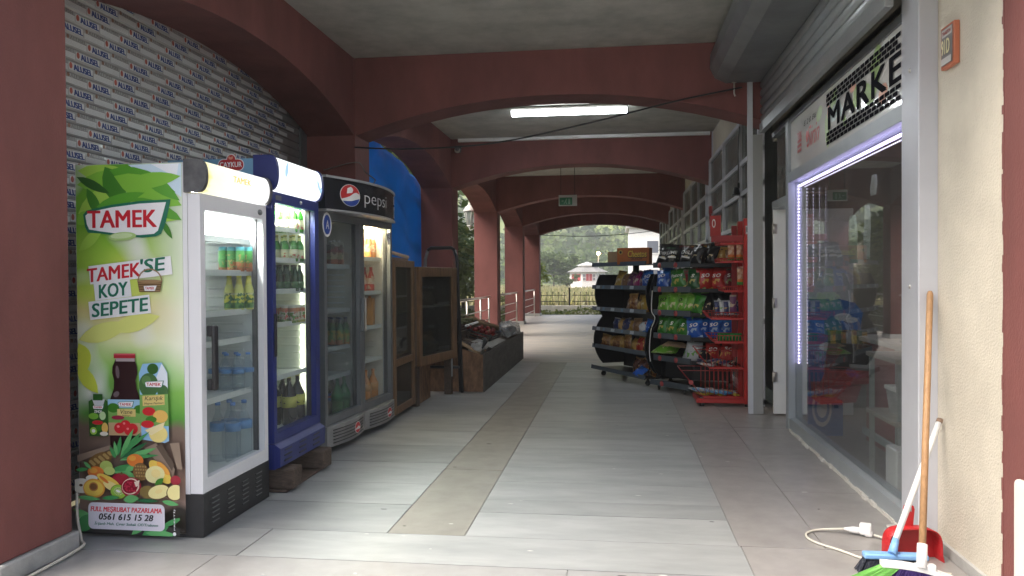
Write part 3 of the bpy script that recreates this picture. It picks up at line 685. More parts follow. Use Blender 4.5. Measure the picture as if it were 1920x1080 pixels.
# conifer with drooping tiers, close outside the third bay
ct = thing('conifer_tree', 'dark feathery conifer hanging behind the white wall lantern', 'tree', (-6.1, 25.0, -.3))
MB().tube([(0, 0, 0), (0, 0, 3), (0, 0, 8)], .16, 8, radii=[.17, .13, .03]).build('trunk', BARK, ct)
cg = random.Random(31); cf = MB()
for k in range(230):
    z = cg.uniform(2.5, 7.6); a = cg.uniform(0, 6.283); Lb = (8.2-z)*.36*cg.uniform(.75, 1.15)
    d = Vector((math.cos(a), math.sin(a), -.12)); side = Vector((-math.sin(a), math.cos(a), 0))
    for q in range(26):
        t = cg.uniform(.15, 1); p = Vector((0, 0, z))+d*Lb*t + Vector((0, 0, -.25*t*t)); dd = (d*.8+side*cg.choice((-1, 1))*cg.uniform(.2, .9)+Vector((0, 0, cg.uniform(-.5, .2)))).normalized(); s = cg.uniform(.14, .30)
        w = dd.cross(Vector((cg.gauss(0, 1), cg.gauss(0, 1), 1))).normalized(); cf._add([p, p+dd*s*.5+w*s*.12, p+dd*s, p+dd*s*.5-w*s*.12], [(0, 1, 2, 3)])
cf.build('crown', leafmat('conifer_leaf', (.040, .085, .022)), ct)
# more greenery west of the arcade, seen in reflections and slivers
for i, (x, y, h, c) in enumerate(((-9.5, 12.5, 6, (.07, .11, .03)), (-8.2, 17.5, 4.6, (.09, .13, .035)), (-10, 6, 6.5, (.06, .10, .03)), (-10.5, 24, 7, (.06, .09, .03)))):
    tree('broadleaf_tree', ['broadleaf tree standing outside behind the blue tarpaulin arch', 'broadleaf tree standing beyond the railing of the third arch', 'broadleaf tree standing outside behind the printed shutter', 'broadleaf tree standing behind the dark conifer'][i], (x, y, -.3), h, (2.4, 2.4, h*.32), 2600, .30, c, 40+i, 'trees west of the arcade', cz=.6)
for i, (x, y, h) in enumerate(((-8.6, 21.6, 7.5), (-8.2, 26.0, 7.5), (-8.6, 30.6, 8))):  # dense trees added to keep light out of the far left bays
    tree('leafy_tree', ['dense tall leafy tree left of the dark conifer outside the arcade', 'dense tall leafy tree behind the tall loose green one', 'dense tall leafy tree beyond the last arch on the left'][i], (x, y, -.3), h, (2.6, 2.8, h*.42), 3200, .42, (.07, .11, .03), 60+i, 'trees west of the arcade', cz=.52, lobes=9)
lb = thing('white_building', 'sunlit white building behind the tree on the right of the far arch', 'building', (3.6, 78, -.34))
WB = mat('white_render', (.80, .79, .76), .8)
MB().box(-2.4, 14, 0, 9, 0, 6.6).build('wall', WB, lb); MB().box(-2.7, 14.3, -.3, 9.3, 6.6, 6.85).build('roof', mat('pale_roof', (.6, .59, .57), .8), lb)
for k in range(5):
    for z in (1.2, 4.0):
        w = MB().box(-.8+k*2.8, .5+k*2.8, -.06, .04, z, z+1.4).build('window', WB, lb); MB().box(-.68+k*2.8, .38+k*2.8, -.075, -.065, z+.12, z+1.28).build('pane', PGL, w)

# ================================================================== fridges
LINER = mat('fridge_liner', (.74, .76, .76), .45)
SHELFM = mat('fridge_shelf', (.66, .68, .68), .4)
LITE = glow('fridge_tube', (.95, 1.0, .97), 30)
def fridge_body(t, xf, xb, y0, y1, z0, z1, skin, liner, tw=.045, door=.06, zi0=None, zi1=None, ribs=True, shelves=(), dep=.42):
    """open cabinet in the thing's own frame; returns nothing"""
    zi0 = zi0 or z0+.1; zi1 = zi1 or z1-.1; xd = xf-door
    sh = MB().box(xb, xd, y0, y0+.004, z0, z1, 0).box(xb, xd, y1-.004, y1, z0, z1, 0).box(xb, xb+.004, y0+.004, y1-.004, z0, z1, 0).box(xb+.004, xd, y0+.004, y1-.004, z1-.004, z1, 0).box(xb+.004, xd, y0+.004, y1-.004, z0, z0+.004, 0)
    sh.build('cabinet_shell', skin, t)
    a0, a1 = y0+.005, y1-.005
    ln = MB().box(xb+.005, xd-.001, a0, a0+tw, zi0, zi1).box(xb+.005, xd-.001, a1-tw, a1, zi0, zi1).box(xb+.005, xb+.05, a0+tw, a1-tw, zi0, zi1).box(xb+.005, xd-.001, a0, a1, z0+.005, zi0-.0005).box(xb+.005, xd-.001, a0, a1, zi1+.0005, z1-.005)
    lo = ln.build('liner', liner, t)
    if ribs:
        rb = MB().bbox(xd-.30, xd-.06, 0, .012, 0, .014, .004, seg=1); rm = rb.mesh('rib', liner)
        z = zi0+.22; 
        while z < zi1-.25:
            o = link('rib', rm, lo); o.location = (0, a1-tw-.012, z); z += .055
    for z in shelves:
        s = MB()
        s.box(xd-dep, xd-.02, a0+tw+.004, a1-tw-.004, z-.012, z-.004).box(xd-.0195, xd-.012, a0+tw+.004, a1-tw-.004, z-.026, z+.008)
        s.build('shelf', SHELFM, t)
def door_frame(t, name, xf, y0, y1, z0, z1, d, sw, tw_, bw, m, glass, sw2=None):
    sw2 = sw2 or sw
    f = MB().box(xf-d, xf, y0, y0+sw, z0, z1).box(xf-d, xf, y1-sw2, y1, z0, z1).box(xf-d, xf, y0+sw, y1-sw2, z0, z0+bw).box(xf-d, xf, y0+sw, y1-sw2, z1-tw_, z1)
    o = f.build(name, m, t)
    MB().box(xf-d*.6, xf-d*.6+.006, y0+sw, y1-sw2, z0+bw, z1-tw_).build('glass', glass, o)
    g = MB(); e = .012
    g.box(xf-d-.001, xf-d*.55, y0+sw, y0+sw+e, z0+bw, z1-tw_).box(xf-d-.001, xf-d*.55, y1-sw2-e, y1-sw2, z0+bw, z1-tw_); g.build('gasket', BLACK, o)
    return o
def canopy(t, xf, y0, y1, z0, z1, bulge, face, endm, ew=.02, back=.14):
    pts = []; h = (z1-z0)/2; zc = (z0+z1)/2
    for i in range(13): a = -math.pi/2+math.pi*i/12; pts.append((xf-.02+bulge*math.cos(a)**.8, zc+h*math.sin(a)))
    pts += [(xf-back, z1), (xf-back, z0)]
    MB().prism(pts, y0+ew, y1-ew, 'Y', smooth=False).build('canopy', face, t)
    big = [(xf-back-.004 if abs(x-(xf-back)) < 1e-6 else x+.008, z+(.005 if z > zc else -.005)) for x, z in pts]
    MB().prism(big, y0, y0+ew-.001, 'Y').build('canopy_end', endm, t); MB().prism(big, y1-ew+.001, y1, 'Y').build('canopy_end', endm, t)

# --- juice print fridge
f1 = thing('display_fridge', 'white drinks fridge with a large green juice advert on its side', 'fridge', (-2.6, 4.5, 0))
def A(p): p.location = (2.6, -4.5, 0); return p
class Loc:
    """children built in world coordinates under a thing standing elsewhere"""
    def __init__(s, t): s.t = t; s.n = len(t.children)
    def done(s):
        for c in s.t.children: c.location = c.location - s.t.location
XF, Y0, Y1 = -2.26, 4.06, 4.88
SIDEW = mat('fridge_white', (.74, .74, .75), .35)
fridge_body(f1, XF, -3.0, Y0, Y1, .02, 2.0, SIDEW, LINER, zi0=.27, zi1=1.84, shelves=(.70, 1.02, 1.19, 1.425, 1.62), door=.075, dep=.36)
d1 = door_frame(f1, 'door', XF, Y0, Y1, .235, 1.835, .072, .05, .085, .075, mat('door_white', (.72, .72, .74), .35), FRIDGEGLASS, .05)
MB().bbox(XF+.001, XF+.03, Y0+.05, Y0+.085, .78, .84, .006).bbox(XF+.001, XF+.03, Y0+.05, Y0+.085, 1.07, 1.13, .006).bbox(XF+.03, XF+.055, Y0+.045, Y0+.09, .78, 1.13, .011, seg=3).build('handle', BLACK, d1)
MB().lathe([(.03, 0), (.03, .004), (.001, .005)], 16, M=Matrix.Translation((XF, Y1-.09, 1.79)) @ Matrix.Rotation(math.pi/2, 4, 'Y') @ Matrix.Diagonal((.6, 1, 1, 1))).build('badge', ALUD, d1)
MB().box(XF-.02, XF-.01, 4.2, 4.75, 1.80, 1.83).build('light_tube', LITE, f1) if False else MB().bbox(-2.45, -2.40, 4.13, 4.82, 1.80, 1.835, .008).build('light_tube', glow('tamek_tube', (1, 1, .97), 330), f1)
cm = bpy.data.materials.new('juice_canopy'); cm.use_nodes = True; n = cm.node_tree.nodes; l = cm.node_tree.links; n.clear()
o_ = n.new('ShaderNodeOutputMaterial'); e_ = n.new('ShaderNodeEmission'); tc = n.new('ShaderNodeTexCoord'); sx = n.new('ShaderNodeSeparateXYZ'); cr = n.new('ShaderNodeValToRGB'); nz = n.new('ShaderNodeTexNoise'); ad = n.new('ShaderNodeMath'); ad.operation = 'MULTIPLY_ADD'
l.new(tc.outputs['Generated'], sx.inputs[0]); l.new(tc.outputs['Generated'], nz.inputs[0]); nz.inputs['Scale'].default_value = 4; ad.inputs[1].default_value = .35; l.new(nz.outputs[0], ad.inputs[0]); l.new(sx.outputs['Y'], ad.inputs[2]); l.new(ad.outputs[0], cr.inputs[0])
for p, c in ((.16, (.75, .65, .18)), (.27, (1.0, .95, .66)), (.75, (1, 1, .92)), (1.0, (.95, 1, .75))):
    q = cr.color_ramp.elements.new(p); q.color = (*c, 1)
cr.color_ramp.elements.remove(cr.color_ramp.elements[0]); cr.color_ramp.elements.remove(cr.color_ramp.elements[-1]) if len(cr.color_ramp.elements) > 4 else None
e_.inputs[1].default_value = .58; l.new(cr.outputs[0], e_.inputs[0]); l.new(e_.outputs[0], o_.inputs[0])
canopy(f1, XF, Y0-.012, Y1+.012, 1.845, 2.012, .055, cm, mat('canopy_end_dark', (.05, .05, .055), .55, var=.6, vs_=9, var2=(.12, .12, .125)), .03, .085)
F = Flat((XF+.0365, 0, 0), (0, 1, 0), (0, 0, 1), (1, 0, 0), .001); F.text('TAMEK', 4.48, 1.945, .22, .035, glow('canopy_text', (.9, .62, .12), .5), bold=.02, shear=.1); F.build('canopy_lettering', f1)
pk = MB().box(-3.0, XF+.002, Y0-.003, Y1, .004, .019).box(-2.36, XF+.004, Y0-.004, Y1-.002, .02, .232)
pk.build('plinth', BLACK, f1)
vm = MB(); vm.bbox(0, .006, 0, .085, 0, .009, .003, seg=1); vmm = vm.mesh('vent_slot', mat('vent_grey', (.10, .10, .10), .6))
for cx in (4.14, 4.32, 4.50, 4.68):
    for q in range(6): o = link('vent_slot', vmm, f1); o.location = (XF+.0042, cx, .055+q*.026)
# side advert
bgm = bpy.data.materials.new('juice_advert'); bgm.use_nodes = True; n = bgm.node_tree.nodes; l = bgm.node_tree.links; p = n['Principled BSDF']; p.inputs['Roughness'].default_value = .3
tc = n.new('ShaderNodeTexCoord'); nz = n.new('ShaderNodeTexNoise'); nz.inputs['Scale'].default_value = 2.6; nz.inputs['Detail'].default_value = 1.0
sx = n.new('ShaderNodeSeparateXYZ'); l.new(tc.outputs['Generated'], sx.inputs[0]); l.new(tc.outputs['Object'], nz.inputs[0])
ad = n.new('ShaderNodeMath'); ad.operation = 'MULTIPLY_ADD'; ad.inputs[1].default_value = .26; l.new(nz.outputs[0], ad.inputs[0]); l.new(sx.outputs['Z'], ad.inputs[2])
sb2 = n.new('ShaderNodeMath'); sb2.operation = 'SUBTRACT'; sb2.inputs[1].default_value = .13; l.new(ad.outputs[0], sb2.inputs[0])
cr = n.new('ShaderNodeValToRGB'); l.new(sb2.outputs[0], cr.inputs[0]); el = cr.color_ramp.elements
st = [(0, (.03, .025, .02)), (.055, (.05, .04, .03)), (.075, (.45, .30, .24)), (.13, (.34, .22, .16)), (.17, (.16, .10, .075)), (.27, (.20, .14, .105)), (.30, (.10, .32, .045)), (.40, (.30, .60, .12)), (.50, (.80, .85, .45)), (.58, (.78, .70, .28)), (.66, (.60, .74, .12)), (.76, (.38, .62, .07)), (.84, (.16, .42, .03)), (1, (.10, .34, .025))]
el[0].position = st[0][0]; el[0].color = (*st[0][1], 1); el[1].position = 1; el[1].color = (*st[-1][1], 1)
for a, c in st[1:-1]: q = el.new(a); q.color = (*c, 1)
nz2 = n.new('ShaderNodeTexNoise'); nz2.inputs['Scale'].default_value = 4.2; nz2.inputs['Detail'].default_value = 0.6; mp2 = n.new('ShaderNodeMapping'); mp2.inputs['Location'].default_value = (3, 1, 2); l.new(tc.outputs['Object'], mp2.inputs[0]); l.new(mp2.outputs[0], nz2.inputs[0])
mr = n.new('ShaderNodeMapRange'); mr.inputs['From Min'].default_value = .50; mr.inputs['From Max'].default_value = .72; mr.inputs['To Max'].default_value = .85; l.new(nz2.outputs[0], mr.inputs[0])
gz = n.new('ShaderNodeMapRange'); gz.inputs['From Min'].default_value = .30; gz.inputs['From Max'].default_value = .36; l.new(sx.outputs['Z'], gz.inputs[0])
mu = n.new('ShaderNodeMath'); mu.operation = 'MULTIPLY'; l.new(mr.outputs[0], mu.inputs[0]); l.new(gz.outputs[0], mu.inputs[1])
# paler towards the right hand edge as printed
gx = n.new('ShaderNodeMapRange'); gx.inputs['From Min'].default_value = .62; gx.inputs['From Max'].default_value = 1.0; gx.inputs['To Max'].default_value = .75; l.new(sx.outputs['X'], gx.inputs[0])
gxb = n.new('ShaderNodeMapRange'); gxb.inputs['From Min'].default_value = .38; gxb.inputs['From Max'].default_value = .50; l.new(sx.outputs['Z'], gxb.inputs[0])
gxc = n.new('ShaderNodeMath'); gxc.operation = 'MULTIPLY'; l.new(gx.outputs[0], gxc.inputs[0]); l.new(gxb.outputs[0], gxc.inputs[1])
mxx = n.new('ShaderNodeMath'); mxx.operation = 'MAXIMUM'; l.new(mu.outputs[0], mxx.inputs[0]); l.new(gxc.outputs[0], mxx.inputs[1])
mx = n.new('ShaderNodeMix'); mx.data_type = 'RGBA'; l.new(mxx.outputs[0], mx.inputs[0]); l.new(cr.outputs[0], mx.inputs[6]); mx.inputs[7].default_value = (.86, .89, .80, 1); l.new(mx.outputs[2], p.inputs['Base Color'])
PX0, PX1 = -2.995, -2.362
pan = MB().box(PX0, PX1, Y0-.004, Y0-.0005, .022, 1.998).build('side_advert', bgm, f1)
class Clipped(Flat):
    def P(s, a, b): return Flat.P(s, min(PX1-.001, max(PX0+.001, a)), min(1.997, max(.023, b)))
F = Clipped((0, Y0-.004, 0), (1, 0, 0), (0, 0, 1), (0, -1, 0), .00022)
def p2(px, py): return (PX0+(px-125)/231.*(PX1-PX0), .02+(1004-py)/697.*1.98)      # advert artwork measured in its own units
K_ = (PX1-PX0)/231.
def ink(nm, c): return mat('ink_'+nm, c, .3)
def pell(x, y, rx, ry, m, rot=0, n=22): F.ell(*p2(x, y), rx*K_, ry*K_*1.04, m, rot, n)
def ppoly(pts, m): F.poly([p2(*q) for q in pts], m)
def pleaf(x, y, L_, w, deg, m, bend=0): F.leaf(*p2(x, y), L_*K_, w*K_, R(deg), m, bend)
def ptext(s, x, y, w, h, m, bold=.02, shear=0, rot=0): F.text(s, *p2(x, y), w*K_, h*K_*1.04, m, bold, shear, R(rot))
G1, G2, G3, G4, G5 = ink('leaf_a', (.10, .36, .03)), ink('leaf_b', (.22, .52, .05)), ink('leaf_c', (.05, .22, .02)), ink('leaf_d', (.36, .62, .08)), ink('leaf_e', (.03, .12, .02))
SKY_ = ink('sky', (.62, .78, .88)); WH = ink('white', (.88, .88, .88)); DG = ink('dark_green', (.012, .17, .10)); RD_ = ink('logo_red', (.60, .015, .03)); YG = ink('yellow_green', (.66, .76, .08)); YG2 = ink('yellow_leaf', (.74, .78, .22))
ppoly([(240, 309), (355, 309), (355, 372), (320, 352), (275, 330)], SKY_); ppoly([(290, 309), (350, 309), (345, 335)], ink('cloud', (.86, .9, .93)))
for a in ((130, 318, 120, 34, -5, G4), (128, 345, 140, 42, 6, G2), (150, 395, 90, 30, 62, G2), (130, 400, 110, 40, 30, G4), (190, 312, 90, 46, -62, G3), (200, 318, 150, 44, -18, G1), (210, 330, 160, 50, -22, G2), (262, 318, 110, 28, -35, G1), (128, 330, 80, 18, -25, G5), (150, 352, 70, 22, -62, G3), (205, 384, 150, 34, -12, G4), (170, 388, 110, 24, 14, G1), (235, 345, 120, 30, 6, G2), (250, 372, 120, 26, -22, G1), (128, 420, 40, 26, 40, G2), (312, 414, 44, 12, -58, G3), (132, 470, 70, 22, 40, G4)): pleaf(*a)
for a in ((128, 646, 60, 40, -75, YG), (125, 690, 70, 30, -50, YG), (128, 640, 120, 36, 16, YG2), (200, 620, 110, 34, 14, YG2)): pleaf(*a)
# big logo shield
ppoly([(142, 402), (150, 394), (205, 384), (268, 378), (333, 376), (322, 418), (312, 440), (300, 445), (270, 447), (220, 443), (180, 438), (152, 436), (146, 425)], DG)
ppoly([(147, 404), (156, 397), (205, 389), (265, 383), (323, 381), (313, 412), (305, 434), (296, 440), (265, 442), (220, 439), (180, 434), (155, 430), (150, 420)], WH)
ptext('TAMEK', 227, 411, 152, 33, RD_, bold=.045)
pell(228, 444, 30, 8, ink('drop', (.42, .62, .22)), .05); pell(226, 443, 24, 5, ink('drop_hi', (.6, .76, .4)), .05)
# slogan on white strips
for (x, y, w, h, s, m, sx_) in ((244, 508, 180, 36, None, WH, 0), (205, 545, 80, 34, None, WH, 0), (220, 578, 134, 36, None, WH, 0)):
    c, s_ = math.cos(R(6)), math.sin(R(6)); a, b = p2(x, y); F.poly([(a+(i*w/2*c-j*h/2*s_)*K_, b+(i*w/2*s_+j*h/2*c)*K_) for i, j in ((-1, -1), (1, -1), (1, 1), (-1, 1))], WH)
ptext('TAMEK', 208, 512, 116, 26, RD_, .04, .12, 6); ptext("'SE", 294, 498, 54, 26, DG, .04, .12, 6); ptext('KOY', 207, 545, 66, 26, DG, .04, .12, 6); ptext('SEPETE', 221, 578, 126, 26, DG, .04, .12, 6)
BK = ink('basket', (.15, .085, .035)); BK2 = ink('basket_light', (.34, .22, .11))
for i in range(16):
    t0, t1 = math.pi*i/16, math.pi*(i+1)/16
    ppoly([(287+27*math.cos(t0), 530-25*math.sin(t0)), (287+27*math.cos(t1), 530-25*math.sin(t1)), (287+24.5*math.cos(t1), 530-22.5*math.sin(t1)), (287+24.5*math.cos(t0), 530-22.5*math.sin(t0))], BK2); F.layer -= 1
ppoly([(260, 528), (314, 528), (309, 549), (264, 549)], BK); pell(287, 529, 27, 3, BK2)
for q in range(4): ppoly([(262+q, 532+q*4.5), (312-q, 532+q*4.5), (312-q, 533.5+q*4.5), (262+q, 533.5+q*4.5)], BK2)
ppoly([(274, 538), (302, 537), (298, 547), (276, 547)], WH); ptext('TAMEK', 287, 542, 20, 5, RD_, .04)
# bottle
DKJ = ink('juice', (.030, .010, .012)); REDC = ink('cap_red', (.42, .02, .035)); LBL = ink('label_green', (.20, .42, .10)); LBS = ink('label_sky', (.35, .60, .78)); LBW = ink('label_tan', (.55, .38, .20)); PARCH = ink('parchment', (.72, .58, .20))
ppoly([(213, 672), (252, 672), (257, 690), (258, 702), (254, 716), (256, 732), (264, 752), (267, 765), (266, 838), (262, 843), (202, 843), (197, 838), (196, 765), (198, 752), (206, 732), (207, 716), (203, 702), (204, 690)], DKJ)
ppoly([(212, 671), (252, 671), (253, 680), (211, 680)], ink('glass_neck', (.45, .38, .38))); ppoly([(207, 666), (254, 666), (254, 674), (207, 674)], REDC); ppoly([(207, 665), (254, 665), (253, 668), (208, 668)], ink('cap_red_hi', (.65, .12, .14)))
pell(215, 700, 4, 12, ink('gloss', (.16, .12, .13)), .1); pell(212, 742, 7, 5, ink('gloss', (.16, .12, .13)), .6)
ppoly([(193, 752), (271, 752), (270, 820), (195, 820)], LBL); ppoly([(193, 752), (271, 752), (271, 768), (193, 768)], LBS); pell(205, 768, 13, 9, G3); pell(262, 770, 12, 8, G3); ppoly([(194, 796), (270, 796), (270, 820), (195, 820)], LBW)
def minilogo(x, y, w):
    h = w*.3; ppoly([(x-w*.5, y-h*.25), (x-w*.42, y-h*.45), (x+w*.55, y-h*.6), (x+w*.46, y+h*.4), (x+w*.4, y+h*.55), (x-w*.44, y+h*.5)], DG); ppoly([(x-w*.47, y-h*.22), (x-w*.4, y-h*.38), (x+w*.5, y-h*.5), (x+w*.42, y+h*.34), (x+w*.36, y+h*.45), (x-w*.42, y+h*.42)], WH); ptext('TAMEK', x, y, w*.78, h*.5, RD_, .04)
minilogo(232, 761, 34); ppoly([(214, 770), (254, 770), (254, 784), (214, 784)], PARCH); ptext('Visne', 234, 775, 26, 8, BLACKI, 0, .2); ptext('Nektarı', 234, 782, 18, 3.5, BLACKI, 0, .2)
CH = ink('cherry', (.62, .02, .03)); CH2 = ink('cherry_hi', (.85, .25, .25))
for x, y, r in ((219, 806, 12), (232, 800, 11), (247, 807, 12), (240, 810, 11)): pell(x, y, r, r*.85, CH); pell(x-3, y-3, r*.25, r*.2, CH2)
pell(216, 786, 14, 4, ink('berries', (.35, .02, .06)))
# small and large carton
ppoly([(152, 756), (160, 752), (188, 752), (194, 756), (194, 822), (153, 822)], G5); ppoly([(160, 752), (188, 752), (184, 764), (165, 764)], ink('carton_grey', (.62, .66, .66))); ppoly([(162, 742), (183, 742), (183, 754), (162, 754)], G5); minilogo(173, 767, 24); ptext('ZINDE', 173, 775, 17, 5, WH, .03)
pell(163, 784, 11, 6, G2); pell(183, 783, 7, 8, ink('apple', (.5, .68, .35))); pell(172, 796, 12, 4, CH); pell(163, 812, 8, 7, G4); pell(163, 812, 4, 3.5, WH); pell(175, 806, 7, 6, G3); pell(188, 806, 7, 10, ink('orange_f', (.8, .5, .12))); pell(186, 817, 9, 4, ink('peach_w', (.75, .7, .6)))
ppoly([(272, 684), (313, 681), (325, 700), (327, 828), (318, 832), (268, 826), (264, 702)], ink('carton_sky', (.30, .55, .80))); ppoly([(313, 683), (325, 701), (326, 735), (300, 712)], ink('carton_cloud', (.75, .82, .88)))
pell(285, 724, 21, 23, ink('tree_print', (.06, .16, .05))); pell(315, 735, 12, 12, ink('tree_print', (.06, .16, .05))); pell(280, 715, 10, 9, ink('tree_print2', (.12, .25, .08)))
ppoly([(265, 742), (326, 740), (327, 800), (265, 800)], LBL); pell(294, 693, 12, 10, G5); minilogo(296, 722, 40); ppoly([(271, 744), (319, 741), (319, 760), (272, 763)], PARCH); ptext('Karışık', 296, 749, 40, 10, BLACKI, .01, .25, 2); ptext('Meyve Nektarı', 296, 758, 42, 5, BLACKI, .01, .25, 3)
pell(285, 773, 14, 8, CH); pell(310, 782, 16, 12, ink('orange_f', (.8, .5, .12))); pell(290, 788, 12, 6, G3); pell(282, 797, 14, 7, CH); pell(305, 815, 20, 16, ink('peach_cut', (.85, .70, .25))); ppoly([(276, 808), (320, 792), (315, 805), (290, 818)], ink('peach_flesh', (.88, .76, .42)))
# wood board behind fruit already in the background; pineapple leaves and fruit
WB1 = ink('plank', (.30, .22, .16)); WB2 = ink('plank_dark', (.12, .085, .06))
ppoly([(128, 858), (200, 838), (200, 846), (128, 872)], WB1); ppoly([(275, 842), (300, 832), (340, 880), (335, 900)], WB1); ppoly([(300, 838), (312, 832), (338, 870), (334, 884)], WB2); ppoly([(330, 832), (350, 830), (356, 880), (345, 880)], WB1)
PLf = [ink('pine_a', (.06, .30, .09)), ink('pine_b', (.14, .46, .15)), ink('pine_c', (.02, .14, .05))]
pell(178, 866, 28, 13, ink('pine_body', (.22, .12, .04)), .35)
for q in range(14): pell(158+q*3.4, 874-q*1.5+(q % 3)*4-4, 4, 3, ink('pine_eye', (.42, .28, .10)))
for a in ((222, 862, 70, 12, 48, 0), (222, 866, 84, 12, 18, 1), (224, 858, 62, 10, 62, 1), (226, 862, 66, 9, 30, 2), (218, 858, 40, 9, 80, 0), (216, 858, 30, 8, 100, 1), (214, 862, 26, 9, 120, 0), (228, 852, 74, 8, 36, 0), (228, 862, 80, 8, 6, 0), (205, 884, 60, 16, -14, 1), (205, 884, 56, 12, 10, 0), (210, 890, 48, 12, -30, 2), (235, 884, 26, 12, 20, 1)): pleaf(*a[:5], PLf[a[5]])
OR, OR2, YL, YL2 = ink('orange_a', (.78, .22, .04)), ink('orange_b', (.82, .38, .06)), ink('mango', (.86, .60, .10)), ink('mango_l', (.90, .74, .30))
pell(256, 865, 18, 12, OR); pell(250, 861, 8, 5, OR2); pell(193, 878, 14, 11, ink('pear', (.45, .58, .14))); pell(200, 886, 12, 8, ink('pear2', (.55, .66, .2))); pell(170, 889, 18, 11, OR); pell(165, 886, 9, 5, OR2)
pell(268, 886, 17, 17, ink('pine_body', (.22, .12, .04)), .2)
for i in range(5):
    for j in range(4): pell(257+i*5.6+j, 876+j*6, 2, 1.8, ink('pine_eye', (.42, .28, .10)), n=8)
pell(311, 885, 30, 13, YL, -.75); pell(318, 878, 18, 6, OR2, -.75); pell(300, 890, 21, 16, ink('pineapple_cut', (.88, .80, .38)), .2); pell(302, 888, 10, 8, YL2)
pell(344, 900, 11, 9, ink('pom', (.38, .02, .04))); pell(226, 902, 20, 13, ink('pom', (.38, .02, .04))); ppoly([(224, 892), (228, 886), (232, 892)], BK)
pell(140, 915, 24, 14, ink('apple_cut', (.85, .82, .70))); pell(163, 900, 13, 6, ink('apple_cut', (.85, .82, .70))); pell(139, 914, 4, 2.5, BK)
pell(200, 905, 28, 9, YL, -.45); pell(205, 914, 18, 8, YL2, -.4); pell(190, 902, 12, 3, OR, -.6)
pell(168, 919, 24, 18, OR2); pell(167, 919, 21, 15, YL); pell(167, 916, 10, 8.5, ink('stone_r', (.55, .22, .06))); pell(167, 916, 7.5, 6, ink('stone', (.25, .11, .04)))
pell(222, 924, 18.5, 13.5, ink('kiwi_skin', (.20, .22, .05)), -.05); pell(222, 924, 17, 12.5, ink('kiwi', (.34, .60, .07)), -.05); pell(222, 923, 11, 7.5, ink('kiwi_in', (.55, .72, .25)), -.05); pell(221, 923, 5, 2, WH, -.3)
for q in range(14): t = q*.449; pell(222+8*math.cos(t), 923+5.5*math.sin(t), .9, .8, BLACKI, n=6)
pell(250, 914, 22, 18, ink('pom', (.38, .02, .04)), .3); pell(249, 913, 19, 15, ink('pom_rind', (.85, .68, .55)), .3); pell(248, 913, 17, 13, ink('pom_seed', (.30, .01, .03)), .3)
for q in range(26): pell(248+random.Random(q).uniform(-13, 13), 913+random.Random(q+50).uniform(-9, 9), 2, 1.7, ink('pom_seed2', (.55, .03, .07)), n=6)
ppoly([(258, 904), (270, 900), (268, 910), (262, 913)], ink('pom_rind', (.85, .68, .55)))
pell(287, 922, 17, 12, ink('kiwi_brown', (.24, .17, .05))); pleaf(303, 910, 24, 12, 40, G3); pell(312, 921, 24, 13.5, BK, .25); pell(311, 921, 23, 12.5, ink('mango_cut', (.90, .80, .35)), .25); pell(311, 920, 8, 4, YL2, .25); pell(345, 922, 18, 15, BK, .3); pell(346, 921, 17, 14, ink('mango_cut', (.90, .80, .35)), .3)
for a in ((135, 935, 50, 9, -4, 1), (188, 936, 40, 9, 4, 0), (235, 938, 34, 16, 8, 1), (262, 938, 50, 8, 0, 2), (318, 938, 36, 10, -10, 1), (132, 884, 28, 8, 5, 0), (150, 868, 22, 7, -40, 1)): pleaf(*a[:5], PLf[a[5]])
ppoly([(140, 982), (356, 986), (356, 1002), (146, 1002)], ink('shadow_black', (.03, .028, .026)))
for a in ((126, 958, 60, 18, -28, 1), (142, 1000, 40, 30, 60, 0), (252, 1003, 60, 16, 40, 1), (275, 1003, 60, 26, 18, 0), (282, 998, 66, 14, -2, 1), (318, 985, 50, 10, 22, 0)): pleaf(*a[:5], PLf[a[5]])
a0, b0 = p2(159, 994); a1, b1 = p2(324, 944); F.rrect(a0, a1, b0, b1, 10*K_, ink('panel_lilac', (.78, .74, .80)))
RDP = ink('phone_red', (.72, .06, .08)); ptext('FULL MEŞRUBAT PAZARLAMA', 241, 957, 154, 12.5, RDP, .045, .15); ptext('0561 615 15 28', 241, 970, 118, 12, BLACKI, .05, .2); ptext('İrşanlı Mah. Çınar Sokak OF/Trabzon', 241, 983, 138, 8, DG, .02, .25)
ptext('PRESTİJ', 345, 972, 40, 4, WH, .02, 0, 90); pell(345, 998, 3.5, 3.5, WH)
F.build('advert_print', pan)
Loc(f1).done(); f1.scale.z = 1.033

# --- blue framed tea brand fridge on wooden blocks
f2 = thing('display_fridge', 'blue framed drinks fridge standing on wooden blocks in the middle', 'fridge', (-2.55, 5.38, .16))
NAVY = mat('navy_frame', (.018, .030, .17), .4, var=.15, vs_=5)
XF, Y0, Y1 = -2.24, 4.93, 5.74
fridge_body(f2, XF, -2.97, Y0, Y1, .16, 2.19, mat('pale_blue_side', (.20, .42, .62), .4, var=.15, vs_=1.5), mat('liner_warm', (.76, .80, .70), .45), zi0=.36, zi1=1.99, shelves=(.74, 1.10, 1.33, 1.545, 1.76), door=.075, dep=.40)
d2 = door_frame(f2, 'door', XF, Y0, Y1, .335, 1.975, .072, .045, .07, .06, NAVY, FRIDGEGLASS, .075)
MB().bbox(XF+.001, XF+.012, Y0+.008, Y0+.035, .9, 1.18, .004).build('handle', BLACK, d2); MB().lathe([(.014, 0), (.012, .008), (.001, .01)], 10, M=Matrix.Translation((XF, 5.40, 1.94)) @ Matrix.Rotation(math.pi/2, 4, 'Y')).build('lock', STEEL, d2)
MB().box(XF, XF+.003, Y0+.05, Y0+.14, 1.925, 1.955).build('badge', ALUD, d2)
